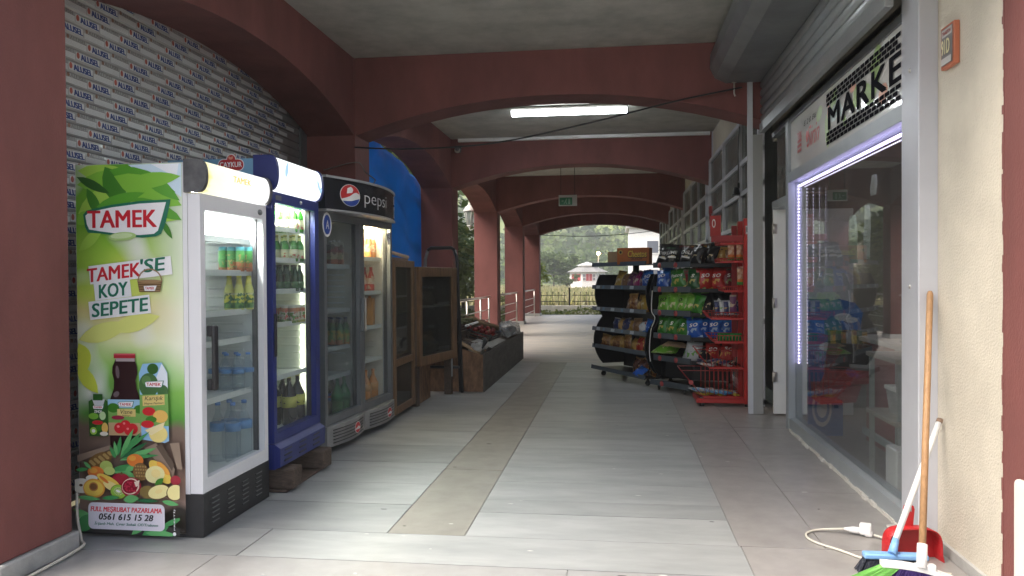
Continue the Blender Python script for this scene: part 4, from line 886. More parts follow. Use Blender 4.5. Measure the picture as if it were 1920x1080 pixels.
MB().bbox(-2.39, -2.35, Y0+.07, Y1-.09, 1.945, 1.985, .008).build('light_tube', glow('caykur_tube', (1, 1, .9), 130), f2)
MB().bbox(-2.36, -2.345, Y1-.072, Y1-.058, .5, 1.9, .003).build('light_tube', glow('caykur_side_tube', (1, 1, .8), 3.5), f2)
canopy(f2, XF, Y0-.01, Y1+.01, 1.985, 2.205, .055, glow('canopy_cold', (.93, .98, 1.0), .75), NAVY, .03, .12)
F = Flat((XF+.0365, 0, 2.095), (0, 1, 0), (0, 0, 1), (1, 0, 0), .001); F.leaf(5.06, -.02, .12, .05, 1.2, glow('canopy_blue', (.45, .68, .95), .5)).leaf(5.62, .03, .10, .04, -.9, glow('canopy_blue', (.45, .68, .95), .5)).leaf(5.66, -.05, .06, .04, .4, glow('canopy_blue', (.45, .68, .95), .5)); F.build('canopy_print', f2)
F = Flat((0, Y0-.0005, 0), (1, 0, 0), (0, 0, 1), (0, -1, 0), .0005); CYR = mat('caykur_red', (.50, .025, .025), .4)
F.rrect(-2.615, -2.430, 2.109, 2.189, .038, WHITEP).ell(-2.520, 2.189, .034, .034, WHITEP).rrect(-2.610, -2.435, 2.114, 2.184, .034, CYR).ell(-2.520, 2.186, .029, .029, CYR).text('ÇAYKUR', -2.522, 2.148, .155, .042, WHITEP, bold=.03).leaf(-2.523, 2.184, .028, .016, .9, mat('caykur_leaf', (.75, .3, .2), .4)).leaf(-2.521, 2.184, .028, .016, 2.224, mat('caykur_leaf', (.75, .3, .2), .4)); F.build('side_emblem', f2)
kp = MB().box(XF-.3, XF, Y0+.002, Y1-.002, .165, .33); kp.prism([(XF, .17), (XF+.035, .18), (XF+.04, .30), (XF, .328)], Y0+.004, Y1-.004, 'Y'); kp.build('kick_panel', NAVY, f2)
vm = MB().bbox(0, .006, 0, .12, 0, .012, .003, seg=1).mesh('vent_slot', BLACK)
for cx in (5.0, 5.25, 5.5):
    for q in range(3): o = link('vent_slot', vm, f2); o.location = (XF+.035, cx, .205+q*.035)
Loc(f2).done()
wbm = mat('old_block_wood', (.13, .09, .065), .85, var=.5, vs_=6, stretch=(3, 12, 12), bump=.5, bs=25)
f2.scale.z = 1.014
for i, (yy, lab) in enumerate(((5.06, 'dark worn wooden block under the near end of the blue fridge'), (5.62, 'dark worn wooden block under the far end of the blue fridge'))):
    t = thing('wooden_block', lab, 'wood block', (-2.3, yy, 0)); o = MB().bbox(-.4, .16, -.07, .09, .022, .158, .012).build('block', wbm, t)
tag(MB().bbox(-2.6, -2.18, 4.98, 5.74, .002, .02, .005).build('wooden_board', wbm), 'thin dark wooden board on the floor beneath the blue fridge', 'board')

# --- double door cola fridge
f3 = thing('display_fridge', 'grey double door cola fridge with a black bowed header', 'fridge', (-2.5, 6.85, 0))
XF, Y0, Y1 = -2.23, 6.08, 7.62
GF = mat('fridge_grey', (.20, .21, .22), .4, .4, var=.15, vs_=4)
fridge_body(f3, XF, -2.95, Y0, Y1, .07, 2.2, GF, mat('liner_grey', (.42, .44, .46), .5), zi0=.22, zi1=1.93, ribs=False, door=.075, dep=.4)
ym = 6.855
MB().box(-2.9, XF-.08, ym-.02, ym+.02, .225, 1.925).build('divider', mat('liner_warmgrey', (.62, .58, .52), .5), f3)
LNW = mat('liner_cream', (.66, .60, .52), .5)
MB().box(-2.85, XF-.085, Y1-.066, Y1-.053, .24, 1.92).box(-2.85, -2.84, ym+.03, Y1-.07, .24, 1.92).build('liner', LNW, f3)
for (a, b, zs) in ((Y0, ym, (.60, .84, 1.16, 1.54)), (ym, Y1, (.66, .97, 1.30, 1.62))):
    for z in zs: MB().box(XF-.50, XF-.10, a+.06, b-.06, z-.012, z-.004).box(XF-.098, XF-.092, a+.06, b-.06, z-.03, z+.008).build('shelf', SHELFM, f3)
    rm = MB().bbox(XF-.34, XF-.16, 0, .012, 0, .014, .004, seg=1).mesh('rib', LNW if a > 6.5 else SHELFM); z = .75
    while z < 1.75: o = link('rib', rm, f3); o.location = (0, b-.085 if a > 6.5 else ym-.035, z); z += .05
    dr = door_frame(f3, 'door', XF, a+.003, b-.003, .235, 1.965, .07, .05, .06, .06, GF, glassm('cola_glass', (.80, .84, .84), .03, dirt=.10, dirtcol=(.38, .41, .42), refl=.9) if a < 6.5 else FRIDGEGLASS, .05)
    MB().bbox(XF, XF+.03, (b-.045 if a < 6.5 else a+.012), (b-.025 if a < 6.5 else a+.032), .95, 1.25, .006).build('handle', ALUD if a < 6.5 else STEEL, dr)
    # bowed lower grille
    gpts = [(XF-.05, a+.004)]+[(XF+.012+.05*math.sin(math.pi*(i/10)), a+.004+(b-a-.008)*i/10) for i in range(11)]+[(XF-.05, b-.004)]
    gl = MB().prism(gpts, .062, .228, 'Z').build('grille', mat('grille_grey', (.34, .34, .33), .5, .2, var=.3, vs_=6), f3)
    for q in range(5):
        pts = [(XF+.016+.05*math.sin(math.pi*(i/10)), a+.004+(b-a-.008)*i/10, .09+q*.026) for i in range(1, 10)]
        MB().tube(pts, .004, 5).build('grille_slot', BLACK, gl)
    F = Flat((XF+.068, (a+b)/2+.1, .145), (0, 1, 0), (0, 0, 1), (1, 0, 0), .0006); F.ell(0, 0, .058, .05, WHITEP); CR = mat('cola_red', (.62, .03, .035), .35); CB = mat('cola_blue', (.02, .07, .35), .35)
    F.poly([(.052*math.cos(t), .045*math.sin(t)) for t in [R(q) for q in range(-5, 200, 15)]]+[(-.02, .0), (.02, .012)], CR).poly([(.052*math.cos(t), .045*math.sin(t)) for t in [R(q) for q in range(205, 350, 15)]]+[(.02, -.018), (-.02, -.016)], CR); F.build('emblem', gl)
MB().bbox(-2.36, -2.33, ym+.1, Y1-.12, 1.895, 1.92, .006).build('light_tube', glow('cola_tube', (1, .82, .52), 110), f3)
hp = [(XF-.1, Y0-.01)]+[(XF+.02+.14*math.sin(math.pi*(i/16))**.9, Y0-.01+(Y1-Y0+.02)*i/16) for i in range(17)]+[(XF-.1, Y1+.01)]
hd = MB().prism(hp, 1.985, 2.235, 'Z', smooth=False).build('header', mat('header_black', (.012, .013, .017), .25), f3)
big = [(x+(.012 if i not in (0, 18) else 0), y) for i, (x, y) in enumerate(hp)]
MB().prism(big, 2.2355, 2.255, 'Z').prism(big, 1.968, 1.9845, 'Z').build('header_trim', mat('trim_grey', (.42, .43, .44), .4, .4), f3)
def hx(y): return XF+.0215+.14*math.sin(math.pi*max(0, min(1, (y-Y0+.01)/(Y1-Y0+.02))))**.9
class Bowed(Flat):
    def P(s, a, b): return Vector((hx(a)+s.step*s.layer, a, b))
F = Bowed((0, 0, 0), (0, 1, 0), (0, 0, 1), (1, 0, 0), .0008)
cy, cz, rr = 6.37, 2.115, .088
F.ell(cy, cz, rr*1.55, rr*1.04, WHITEP, 0, 28)
F.poly([(cy+1.46*rr*math.cos(R(q)), cz+rr*math.sin(R(q))) for q in range(12, 206, 12)]+[(cy-.06, cz-.022), (cy-.007, cz-.005), (cy+.045, cz+.022), (cy+.08, cz+.03)], mat('header_red', (.55, .03, .03), .35))
F.poly([(cy+1.46*rr*math.cos(R(q)), cz+rr*math.sin(R(q))) for q in range(216, 352, 12)]+[(cy+.075, cz-.03), (cy+.015, cz-.045), (cy-.045, cz-.05)], mat('header_blue', (.02, .06, .32), .35))
F.build('globe_emblem', hd); F = Bowed((0, 0, 0), (0, 1, 0), (0, 0, 1), (1, 0, 0), .0008)
F.text('pepsi', 6.83, 2.10, .50, .135, mat('header_white', (.66, .66, .67), .4), bold=-.012)
F.build('lettering', hd); F = Bowed((0, 0, 0), (0, 1, 0), (0, 0, 1), (1, 0, 0), .0008)
F.rrect(7.49, 7.57, 2.14, 2.22, .008, WHITEP).rrect(7.49, 7.57, 2.01, 2.12, .008, WHITEP); F.poly([(7.51, 2.15), (7.53, 2.15), (7.53, 2.20), (7.55, 2.20), (7.55, 2.21), (7.50, 2.21), (7.50, 2.20), (7.51, 2.20)], BLACKI).ell(7.53, 2.06, .018, .035, mat('tick_green', (.10, .3, .12), .5))
F.build('header_print', hd)
F = Flat((XF, 0, 0), (0, 1, 0), (0, 0, 1), (1, 0, 0), .0008); F.poly([(7.47, 1.86), (7.56, 1.88), (7.57, 1.78), (7.53, 1.74), (7.48, 1.80)], WHITEP).text('F-', 7.52, 1.825, .06, .05, BLACKI, bold=.03); F.build('sticker', f3); F = Flat((XF, 0, 0), (0, 1, 0), (0, 0, 1), (1, 0, 0), .0008); F.ell(6.14, 1.86, .085, .10, WHITEP).ell(6.14, 1.86, .065, .08, CB).text('A', 6.145, 1.86, .06, .07, WHITEP, bold=.02); F.build('sticker', f3)
for yy in (Y0+.08, Y1-.08): MB().lathe([(.03, .002), (.03, .06)], 10, (-2.32, yy, 0)).build('foot', BLACK, f3)
Loc(f3).done(); f3.location.x -= .035; f3.rotation_euler = (0, 0, R(-4.3))

# --- what stands on the fridge shelves
def prof_bottle(r, h, neck, cap=.0): return [(r*.9, 0), (r, .01), (r, h*.55), (r*.92, h*.62), (neck, h*.84), (neck, h*.95)]
def drink(kind):
    """one bottle, can or carton: body > label, cap"""
    t = bpy.data.objects.new(kind, None); COL.objects.link(t); t.empty_display_size = .05; return t
PET = glassm('pet_clear', (.95, .975, .985), .08, dirt=.07, dirtcol=(.6, .7, .75))
def bottle(kind, r, h, neck, body, label=None, lz=(.3, .55), capm=None, lm2=None):
    t = drink(kind); MB().lathe(prof_bottle(r, h, neck), 14).build('body', body, t)
    if label: MB().lathe([(r+.0015, h*lz[0]), (r+.0015, h*lz[1])], 14).build('label', label, t)
    if lm2: MB().lathe([(neck*1.5, h*.72), (neck+.002, h*.86), (neck+.001, h*.92)], 12).build('neck_label', lm2, t)
    if capm: MB().lathe([(neck+.002, h*.95), (neck+.002, h), (neck*.8, h+.002)], 12).build('cap', capm, t)
    return t
def can(kind, r, h, m, top): 
    t = drink(kind); MB().lathe([(r*.88, 0), (r, .008), (r, h-.01), (r*.9, h-.001)], 14).build('body', m, t); MB().lathe([(r*.86, h-.002), (r*.86, h+.001)], 14).build('lid', top, t); return t
def printmat(nm, base, bands, spots=None, rough=.35, sc=30, alpha=None):
    """packaging print: horizontal colour bands plus blotches of fruit colour"""
    if nm in MATS: return MATS[nm]
    m = bpy.data.materials.new(nm); m.use_nodes = True; MATS[nm] = m; n = m.node_tree.nodes; l = m.node_tree.links; p = n['Principled BSDF']; p.inputs['Roughness'].default_value = rough
    tc = n.new('ShaderNodeTexCoord'); s = n.new('ShaderNodeSeparateXYZ'); l.new(tc.outputs['Generated'], s.inputs[0]); cr = n.new('ShaderNodeValToRGB'); cr.color_ramp.interpolation = 'CONSTANT'
    nz0 = n.new('ShaderNodeTexNoise'); nz0.inputs['Scale'].default_value = sc*.4; l.new(tc.outputs['Object'], nz0.inputs[0]); ma = n.new('ShaderNodeMath'); ma.operation = 'MULTIPLY_ADD'; ma.inputs[1].default_value = .10; l.new(nz0.outputs[0], ma.inputs[0]); l.new(s.outputs['Z'], ma.inputs[2]); l.new(ma.outputs[0], cr.inputs[0])
    el = cr.color_ramp.elements; el[0].position = 0; el[0].color = (*base, 1); el[1].position = min(.999, bands[0][0]); el[1].color = (*bands[0][1], 1)
    for a, c in bands[1:]: q = el.new(a); q.color = (*c, 1)
    src = cr.outputs[0]
    if spots:
        for i, (c, lo, hi, thr) in enumerate(spots):
            nz = n.new('ShaderNodeTexNoise'); nz.inputs['Scale'].default_value = sc*(1+.4*i); nz.inputs['Detail'].default_value = 1.5; mp = n.new('ShaderNodeMapping'); mp.inputs['Location'].default_value = (i*7.3, 2, 1); l.new(tc.outputs['Object'], mp.inputs[0]); l.new(mp.outputs[0], nz.inputs[0])
            g = n.new('ShaderNodeMath'); g.operation = 'GREATER_THAN'; g.inputs[1].default_value = thr; l.new(nz.outputs[0], g.inputs[0])
            a = n.new('ShaderNodeMath'); a.operation = 'GREATER_THAN'; a.inputs[1].default_value = lo; l.new(s.outputs['Z'], a.inputs[0]); b = n.new('ShaderNodeMath'); b.operation = 'LESS_THAN'; b.inputs[1].default_value = hi; l.new(s.outputs['Z'], b.inputs[0])
            u1 = n.new('ShaderNodeMath'); u1.operation = 'MULTIPLY'; l.new(g.outputs[0], u1.inputs[0]); l.new(a.outputs[0], u1.inputs[1]); u2 = n.new('ShaderNodeMath'); u2.operation = 'MULTIPLY'; l.new(u1.outputs[0], u2.inputs[0]); l.new(b.outputs[0], u2.inputs[1])
            mx = n.new('ShaderNodeMix'); mx.data_type = 'RGBA'; l.new(u2.outputs[0], mx.inputs[0]); l.new(src, mx.inputs[6]); mx.inputs[7].default_value = (*c, 1); src = mx.outputs[2]
    l.new(src, p.inputs['Base Color']); return m
def stock(proto, spots, label, cat, group):
    """first copy is the prototype itself; label is a format with {n}"""
    for i, (x, y, z) in enumerate(spots):
        o = proto if i == 0 else copy_tree(proto); o.location = (x, y, z); o.rotation_euler = (0, 0, i*1.7)
        if y > 6.0:
            v = Matrix.Rotation(R(-4.3), 4, 'Z') @ Vector((x+2.5, y-6.85, 0)); o.location = (v.x-2.535, v.y+6.85, z)
        elif y < 4.92: o.location.z = z*1.033
        tag(o, label.format(n=ORD[i]), cat, group)
TINW = mat('can_top', (.6, .66, .68), .3, .8)
c1 = can('juice_can', .027, .155, printmat('green_can', (.30, .08, .02), [(.22, (.04, .22, .03)), (.55, (.05, .30, .04)), (.9, (.10, .45, .55))], [((.45, .12, .03), 0, .4, .52), ((.5, .35, .1), .1, .7, .60)], sc=34), mat('can_lid_blue', (.12, .42, .52), .4))
stock(c1, [(-2.345-.058*i, 4.80, 1.425) for i in range(4)]+[(-2.36-.058*i, 4.72, 1.425) for i in range(3)], 'green juice can in the white fridge, {n} of its group on the shelf', 'can', 'green juice cans in the white fridge')
c2 = bottle('lemon_drink_bottle', .031, .215, .014, mat('lemon_juice', (.62, .62, .16), .3), printmat('lemon_label', (.10, .28, .04), [(.4, (.62, .58, .05)), (.9, (.62, .6, .3))], [((.02, .12, .02), 0, 1, .55)], sc=40), (.05, .5), mat('lemon_cap', (.70, .62, .06), .4), mat('lemon_neck', (.66, .60, .10), .4))
stock(c2, [(-2.345-.066*i, 4.80, 1.19) for i in range(3)]+[(-2.37-.066*i, 4.72, 1.19) for i in range(2)], 'yellow lemon drink bottle in the white fridge, {n} along its row', 'bottle', 'lemon drinks in the white fridge')
WL = mat('water_label', (.10, .26, .55), .4); WC = mat('water_cap', (.08, .22, .60), .4)
c3 = bottle('water_bottle', .036, .23, .013, PET, WL, (.46, .58), WC)
stock(c3, [(-2.35-.08*i, 4.79, .70) for i in range(3)]+[(-2.37-.08*i, 4.70, .70) for i in range(3)], 'small clear water bottle with blue cap in the white fridge, {n} of six', 'bottle', 'small water bottles in the white fridge')
c4 = bottle('large_water_bottle', .048, .37, .015, PET, WL, (.52, .66), WC)
stock(c4, [(-2.37-.10*i, 4.77, .273) for i in range(2)]+[(-2.39-.10*i, 4.66, .273) for i in range(2)], 'large clear water bottle on the white fridge floor, {n} of four', 'bottle', 'large water bottles in the white fridge')
GRB = mat('green_glass', (.05, .34, .03), .12, coat=.5); GRD = mat('dark_green_glass', (.012, .05, .018), .12, coat=.5)
LB1 = printmat('soda_label', (.62, .60, .42), [(.3, (.70, .68, .48)), (.9, (.65, .62, .42))], [((.55, .10, .08), 0, .6, .58)], sc=45)
c5 = bottle('soda_bottle', .031, .20, .012, GRB, LB1, (.12, .46), mat('gold_cap', (.5, .42, .12), .4, .5), mat('soda_neck', (.60, .62, .25), .4))
stock(c5, [(-2.34-.066*i, 5.615, 1.765) for i in range(4)]+[(-2.35-.066*i, 5.53, 1.765) for i in range(3)], 'bright green soda bottle on the blue fridge top shelf, {n} of seven', 'bottle', 'green soda bottles on the top shelf')
c6 = bottle('soda_bottle', .031, .195, .012, mat('green_glass_b', (.03, .20, .025), .12, coat=.5), LB1, (.12, .46), mat('gold_cap', (.5, .42, .12), .4, .5), mat('soda_neck', (.60, .62, .25), .4))
stock(c6, [(-2.34-.066*i, 5.615, 1.55) for i in range(4)]+[(-2.35-.066*i, 5.53, 1.55) for i in range(3)], 'mid green soda bottle on the blue fridge second shelf, {n} of seven', 'bottle', 'green soda bottles on the second shelf')
c7 = bottle('mineral_water_bottle', .028, .19, .011, GRD, mat('mineral_label', (.05, .16, .06), .4), (.12, .36), mat('mineral_cap', (.08, .05, .03), .4))
stock(c7, [(-2.34-.058*i, 5.615, 1.335) for i in range(4)]+[(-2.34-.058*i, 5.53, 1.335) for i in range(4)], 'small dark green mineral water bottle in the blue fridge, {n} of eight', 'bottle', 'mineral water bottles in the blue fridge')
c8 = can('iced_drink_can', .028, .125, printmat('iced_can', (.35, .33, .10), [(.2, (.55, .50, .40)), (.7, (.5, .2, .08)), (.9, (.6, .58, .5))], [((.12, .25, .05), 0, .6, .52), ((.5, .08, .05), .2, .9, .60)], sc=30), TINW)
stock(c8, [(-2.33-.06*i, 5.615, 1.105) for i in range(4)]+[(-2.33-.06*i, 5.53, 1.105) for i in range(4)]+[(-2.33-.06*i, 5.46, 1.105) for i in range(2)], 'slim patterned drink can in the blue fridge, {n} of ten', 'can', 'drink cans in the blue fridge')
COLA = mat('cola', (.012, .006, .005), .12, coat=.4)
c9 = bottle('cola_bottle', .053, .36, .015, COLA, printmat('cola_label', (.50, .48, .08), [(.5, (.55, .52, .10)), (.9, (.5, .48, .08))], [((.05, .05, .03), .2, .9, .62)], sc=26), (.36, .58), mat('cola_cap', (.5, .45, .1), .4))
stock(c9, [(-2.36-.115*i, 5.60, .362) for i in range(2)]+[(-2.37-.115*i, 5.47, .362) for i in range(2)], 'large dark cola bottle with yellow label in the blue fridge, {n} of four', 'bottle', 'cola bottles in the blue fridge')
c10 = drink('juice_carton'); MB().bbox(-.035, .035, -.03, .03, 0, .20, .004).build('body', printmat('juice_carton_print', (.45, .12, .05), [(.3, (.55, .45, .30)), (.6, (.30, .06, .05)), (.85, (.55, .48, .42))], [((.15, .08, .05), .2, .9, .55)], sc=22), c10); MB().lathe([(.014, .2), (.014, .218)], 10).build('cap', WHITE, c10)
stock(c10, [(-2.39-.08*i, 6.72, 1.542) for i in range(3)]+[(-2.39, 6.62, 1.542)], 'brown and cream juice carton in the left cola fridge door, {n} of four', 'carton', 'juice cartons in the cola fridge')
c11 = bottle('fruit_juice_bottle', .036, .24, .016, printmat('multi_juice', (.45, .16, .04), [(.25, (.42, .30, .05)), (.6, (.07, .16, .05)), (.9, (.1, .1, .1))], [((.10, .25, .05), .1, .6, .55)], sc=25), None, None, mat('dark_cap', (.02, .05, .12), .4))
stock(c11, [(-2.35-.075*i, 6.76, .842) for i in range(4)]+[(-2.36-.075*i, 6.66, .842) for i in range(4)], 'mixed fruit juice bottle in the left cola fridge door, {n} of eight', 'bottle', 'fruit juice bottles in the cola fridge')
c12 = bottle('green_soda_bottle', .052, .33, .015, mat('green_pet', (.03, .22, .06), .15, coat=.5), mat('green_label', (.02, .25, .08), .4), (.4, .6), mat('green_cap', (.02, .2, .05), .4)); stock(c12, [(-2.36, 6.74, .225), (-2.37, 6.62, .225)], 'large green soda bottle at the foot of the cola fridge, {n} from the divider', 'bottle', 'green soda bottles in the cola fridge')
c13 = bottle('cola_bottle', .05, .33, .015, COLA, printmat('blue_cola_label', (.02, .08, .4), [(.5, (.5, .03, .05)), (.75, (.02, .08, .4))], None), (.4, .6), mat('blue_cap', (.02, .08, .4), .4)); stock(c13, [(-2.48, 6.74, .225), (-2.48, 6.62, .225)], 'cola bottle with blue label beside the green soda bottles, {n} in line', 'bottle', 'cola bottles in the cola fridge')
c14 = bottle('peach_tea_bottle', .036, .24, .016, printmat('peach_tea', (.50, .22, .07), [(.3, (.60, .50, .38)), (.6, (.45, .10, .05)), (.85, (.6, .5, .4))], [((.5, .12, .04), .1, .7, .55)], sc=26), None, None, WHITE)
stock(c14, [(-2.37-.08*i, 7.46, 1.622) for i in range(2)]+[(-2.37, 7.36, 1.622)], 'peach and white tea bottle in the right cola fridge door, {n} of three', 'bottle', 'tea bottles on the upper shelf')
c15 = bottle('red_tea_bottle', .034, .23, .015, printmat('red_tea', (.45, .05, .03), [(.35, (.60, .50, .42)), (.6, (.40, .04, .03))], [((.55, .4, .3), .1, .8, .57)], sc=26), None, None, mat('red_cap', (.5, .04, .04), .4))
stock(c15, [(-2.39, 7.46, 1.302), (-2.46, 7.46, 1.302)], 'red and white tea bottle on the middle shelf beside warm light, {n} in row', 'bottle', 'tea bottles on the middle shelf')
ORJ = mat('orange_drink', (.62, .22, .03), .2, coat=.4)
c16 = drink('orange_juice_carton'); MB().bbox(-.04, .04, -.035, .035, 0, .26, .004).build('body', mat('orange_carton', (.62, .26, .05), .4, var=.2, vs_=14), c16); MB().lathe([(.016, .26), (.016, .28)], 10).build('cap', mat('orange_cap', (.6, .2, .03), .4), c16); stock(c16, [(-2.40, 7.45, .972)], 'single plain orange juice carton on a lower shelf of the cola fridge', 'carton', None)
c17 = bottle('orange_soda_bottle', .052, .32, .015, ORJ, mat('orange_label', (.6, .26, .06), .4), (.38, .6), mat('orange_cap', (.6, .2, .03), .4)); stock(c17, [(-2.37, 7.44, .225), (-2.39, 7.31, .225)], 'large orange soda bottle in the right cola fridge door, {n} from the end', 'bottle', 'orange soda bottles in the cola fridge')
# ================================================================== wooden glass cabinets
DARKIN = mat('cabinet_inside', (.13, .095, .07), .8)
CABGLASS = glassm('cabinet_glass', (.62, .64, .62), .03, dirt=.06, dirtcol=(.3, .3, .29))
w1 = thing('display_cabinet', 'tall wooden glass cabinet beside the cola fridge', 'cabinet', (-2.5, 7.98, 0))
XF = -2.20
b = MB().box(-2.9, XF-.04, 7.645, 7.665, .06, 1.58).box(-2.9, XF-.04, 8.42, 8.44, .06, 1.58).box(-2.9, -2.88, 7.665, 8.42, .06, 1.58).box(-2.9, XF-.04, 7.645, 8.44, 1.58, 1.61).box(-2.9, XF-.04, 7.665, 8.42, .06, .085)
b.build('carcass', DARKIN, w1)
f = MB().bbox(XF-.04, XF, 7.645, 7.705, .05, 1.61, .004, seg=1).bbox(XF-.04, XF, 8.37, 8.44, .05, 1.61, .004, seg=1).bbox(XF-.038, XF-.001, 7.705, 8.37, 1.54, 1.61, .004, seg=1).bbox(XF-.038, XF-.001, 7.705, 8.37, .53, .60, .004, seg=1).bbox(XF-.038, XF-.001, 7.705, 8.37, .05, .12, .004, seg=1)
f.build('face_frame', WOOD, w1)
MB().box(XF-.028, XF-.022, 7.705, 8.37, .60, 1.54).build('glass', CABGLASS, w1); MB().box(XF-.028, XF-.022, 7.705, 8.37, .12, .53).build('glass', CABGLASS, w1)
for z in (.62, 1.05): MB().box(-2.88, XF-.06, 7.68, 8.41, z, z+.015).build('shelf', mat('cab_shelf', (.32, .28, .22), .7), w1)
Loc(w1).done()
w2 = thing('display_cabinet', 'smaller wooden glass cabinet raised on legs above chipboard, far side', 'cabinet', (-2.15, 8.46, 0))
Y0, Y1, XF, Z0, Z1 = 8.46, 9.53, -2.15, .47, 1.52
MB().box(-2.87, XF-.04, Y0, Y0+.02, Z0, Z1).box(-2.87, XF-.04, Y1-.02, Y1, Z0, Z1).box(-2.87, -2.85, Y0+.02, Y1-.02, Z0, Z1).box(-2.87, XF-.04, Y0, Y1, Z1+.001, Z1+.03).box(-2.87, XF-.04, Y0+.02, Y1-.02, Z0, Z0+.02).build('carcass', DARKIN, w2)
f = MB().bbox(XF-.04, XF, Y0, Y0+.07, Z0-.02, Z1+.03, .004, seg=1).bbox(XF-.04, XF, Y1-.13, Y1, Z0-.02, Z1+.03, .004, seg=1).bbox(XF-.038, XF-.001, Y0+.07, Y1-.13, Z1-.08, Z1+.03, .004, seg=1).bbox(XF-.038, XF-.001, Y0+.07, Y1-.13, Z0-.02, Z0+.08, .004, seg=1)
f.build('face_frame', WOOD, w2); MB().box(XF-.03, XF-.024, Y0+.07, Y1-.13, Z0+.08, Z1-.08).build('glass', CABGLASS, w2)
MB().box(-2.85, XF-.06, Y0+.02, Y1-.02, 1.09, 1.105).build('shelf', mat('cab_shelf', (.32, .28, .22), .7), w2); MB().box(-2.85, XF-.06, Y0+.02, Y1-.02, Z0+.021, Z0+.05).build('shelf', mat('cab_shelf', (.32, .28, .22), .7), w2)
for y in (Y0+.03, Y1-.09): MB().bbox(XF-.14, XF-.05, y, y+.06, .002, Z0-.021, .004, seg=1).build('leg', WOODD, w2)
MB().box(XF-.049, XF-.045, Y1-.08, Y1-.04, .22, Z0-.03).build('leg_strip', mat('leg_grey', (.36, .38, .38), .6), w2)
Loc(w2).done(); w2.rotation_euler = (0, 0, R(-10.8))
def inw2(x, y, z):
    v = Matrix.Rotation(R(-10.8), 4, 'Z') @ Vector((x, y, 0)); return (-2.15+v.x, 8.46+v.y, z)
tag(MB().box(-2.8, -2.22, 8.62, 9.22, .003, .44).build('chipboard_box', OSB), 'reddish chipboard box in the shade under the raised cabinet', 'box')
# food sacks inside
def lump(name, label, cat, c, r, m, seed, group=None, nz_=.25):
    bm = bmesh.new(); bmesh.ops.create_icosphere(bm, subdivisions=3, radius=1)
    for v in bm.verts:
        k = 1+nz_*mnoise.noise(v.co*1.8+Vector((seed*3.1, 0, 0)))+.12*mnoise.noise(v.co*5+Vector((seed, 2, 0))); v.co = Vector((v.co.x*r[0]*k, v.co.y*r[1]*k, max(-.75, v.co.z*k)*r[2]))
    me = bpy.data.meshes.new(name); bm.to_mesh(me); bm.free(); me.materials.append(m); me.polygons.foreach_set('use_smooth', [True]*len(me.polygons))
    o = link(name, me); o.location = (c[0], c[1], c[2]+.75*r[2]); return tag(o, label, cat, group)
SACKW = mat('sack_white', (.42, .40, .37), .6); SACKB = mat('sack_bread', (.22, .16, .09), .7, var=.4, vs_=14); SACKG = mat('sack_green', (.16, .18, .10), .7, var=.4, vs_=12)
lump('bread_bag', 'white plastic bread bag on the upper shelf of the raised cabinet', 'bag', inw2(-.25, .24, 1.105), (.16, .11, .15), SACKW, 1)
lump('bread_bag', 'brown bread bag beside the white bag in the raised cabinet', 'bag', inw2(-.25, .62, 1.105), (.16, .17, .12), SACKB, 2)
lump('vegetable_sack', 'pale green sack on the lower shelf of the raised cabinet', 'sack', inw2(-.28, .33, .525), (.18, .18, .20), SACKG, 3)
lump('vegetable_sack', 'dull sack beside the pale green one in the raised cabinet', 'sack', inw2(-.28, .72, .525), (.16, .12, .13), SACKB, 4)
lump('vegetable_sack', 'dim brown sack on the shelf of the tall cabinet', 'sack', (-2.45, 8.02, 1.065), (.18, .18, .16), SACKB, 5)
lump('vegetable_sack', 'dim pale sack at the bottom of the tall cabinet', 'sack', (-2.45, 8.02, .635), (.18, .18, .14), SACKW, 6)
tag(MB().bbox(-2.75, -2.26, 7.70, 8.40, 1.612, 1.64, .004).build('plank', WOOD), 'loose wooden plank lying on top of the tall cabinet', 'plank')
tag(MB().tube([(-2.36, 7.66, 1.72), (-2.14, 7.95, 1.64)], .018, 8).build('stick', mat('pale_stick', (.52, .40, .27), .6)), 'short pale wooden stick lying slanted on the tall cabinet', 'stick')
# step ladder
ld = thing('step_ladder', 'dark folding step ladder standing behind the raised cabinet', 'ladder', (-2.17, 9.63, 0))
LDM = mat('ladder_dark', (.05, .05, .055), .4, .5)
for s in (-1, 1): MB().tube([(s*.26, -.02, .003), (s*.2, .0, 1.66), (s*.17, .0, 1.77)], .02, 8).build('rail', ALUD if s < 0 else LDM, ld)
MB().tube([(-.17, 0, 1.77), (-.13, 0, 1.80), (.13, 0, 1.80), (.17, 0, 1.77)], .022, 8).build('top_bar', LDM, ld)
for z in (.3, .6, .9, 1.2): MB().bbox(-.22, .22, -.03, .03, z, z+.03, .006).build('step', LDM, ld)
for s in (-1, 1): MB().tube([(s*.22, .045, .003), (s*.18, .03, 1.5)], .015, 6).build('rear_leg', LDM, ld)

PRE = set(bpy.data.objects)
# ================================================================== vegetable stand
st_ = thing('produce_stand', 'low chipboard produce stand with sloping top past the cabinets', 'stand', (-2.1, 11.2, 0))
XA, XB, Y0, Y1 = -1.66, -2.75, 9.32, 13.45
GREYB = mat('stand_front', (.105, .092, .078), .7, var=.4, vs_=3, stretch=(1, 1, 4), bump=.15, bs=20)
MB().prism([(XA, .003), (XA, .46), (XB, .78), (XB, .003)], Y0, Y0+.02, 'Y').build('end_board', OSB, st_)
MB().prism([(XA, .003), (XA, .46), (XB, .78), (XB, .003)], Y1-.02, Y1, 'Y').build('end_board', OSB, st_)
MB().box(XA, XA+.018, Y0-.004, Y1+.002, .003, .475).build('front_board', GREYB, st_)
MB().prism([(XA-.002, .40), (XA-.002, .415), (XB, .735), (XB, .72)], Y0+.021, Y1-.021, 'Y').build('sloping_shelf', WOODD, st_)
Loc(st_).done()
def slope(x): return .415+(XA-x)*.2936
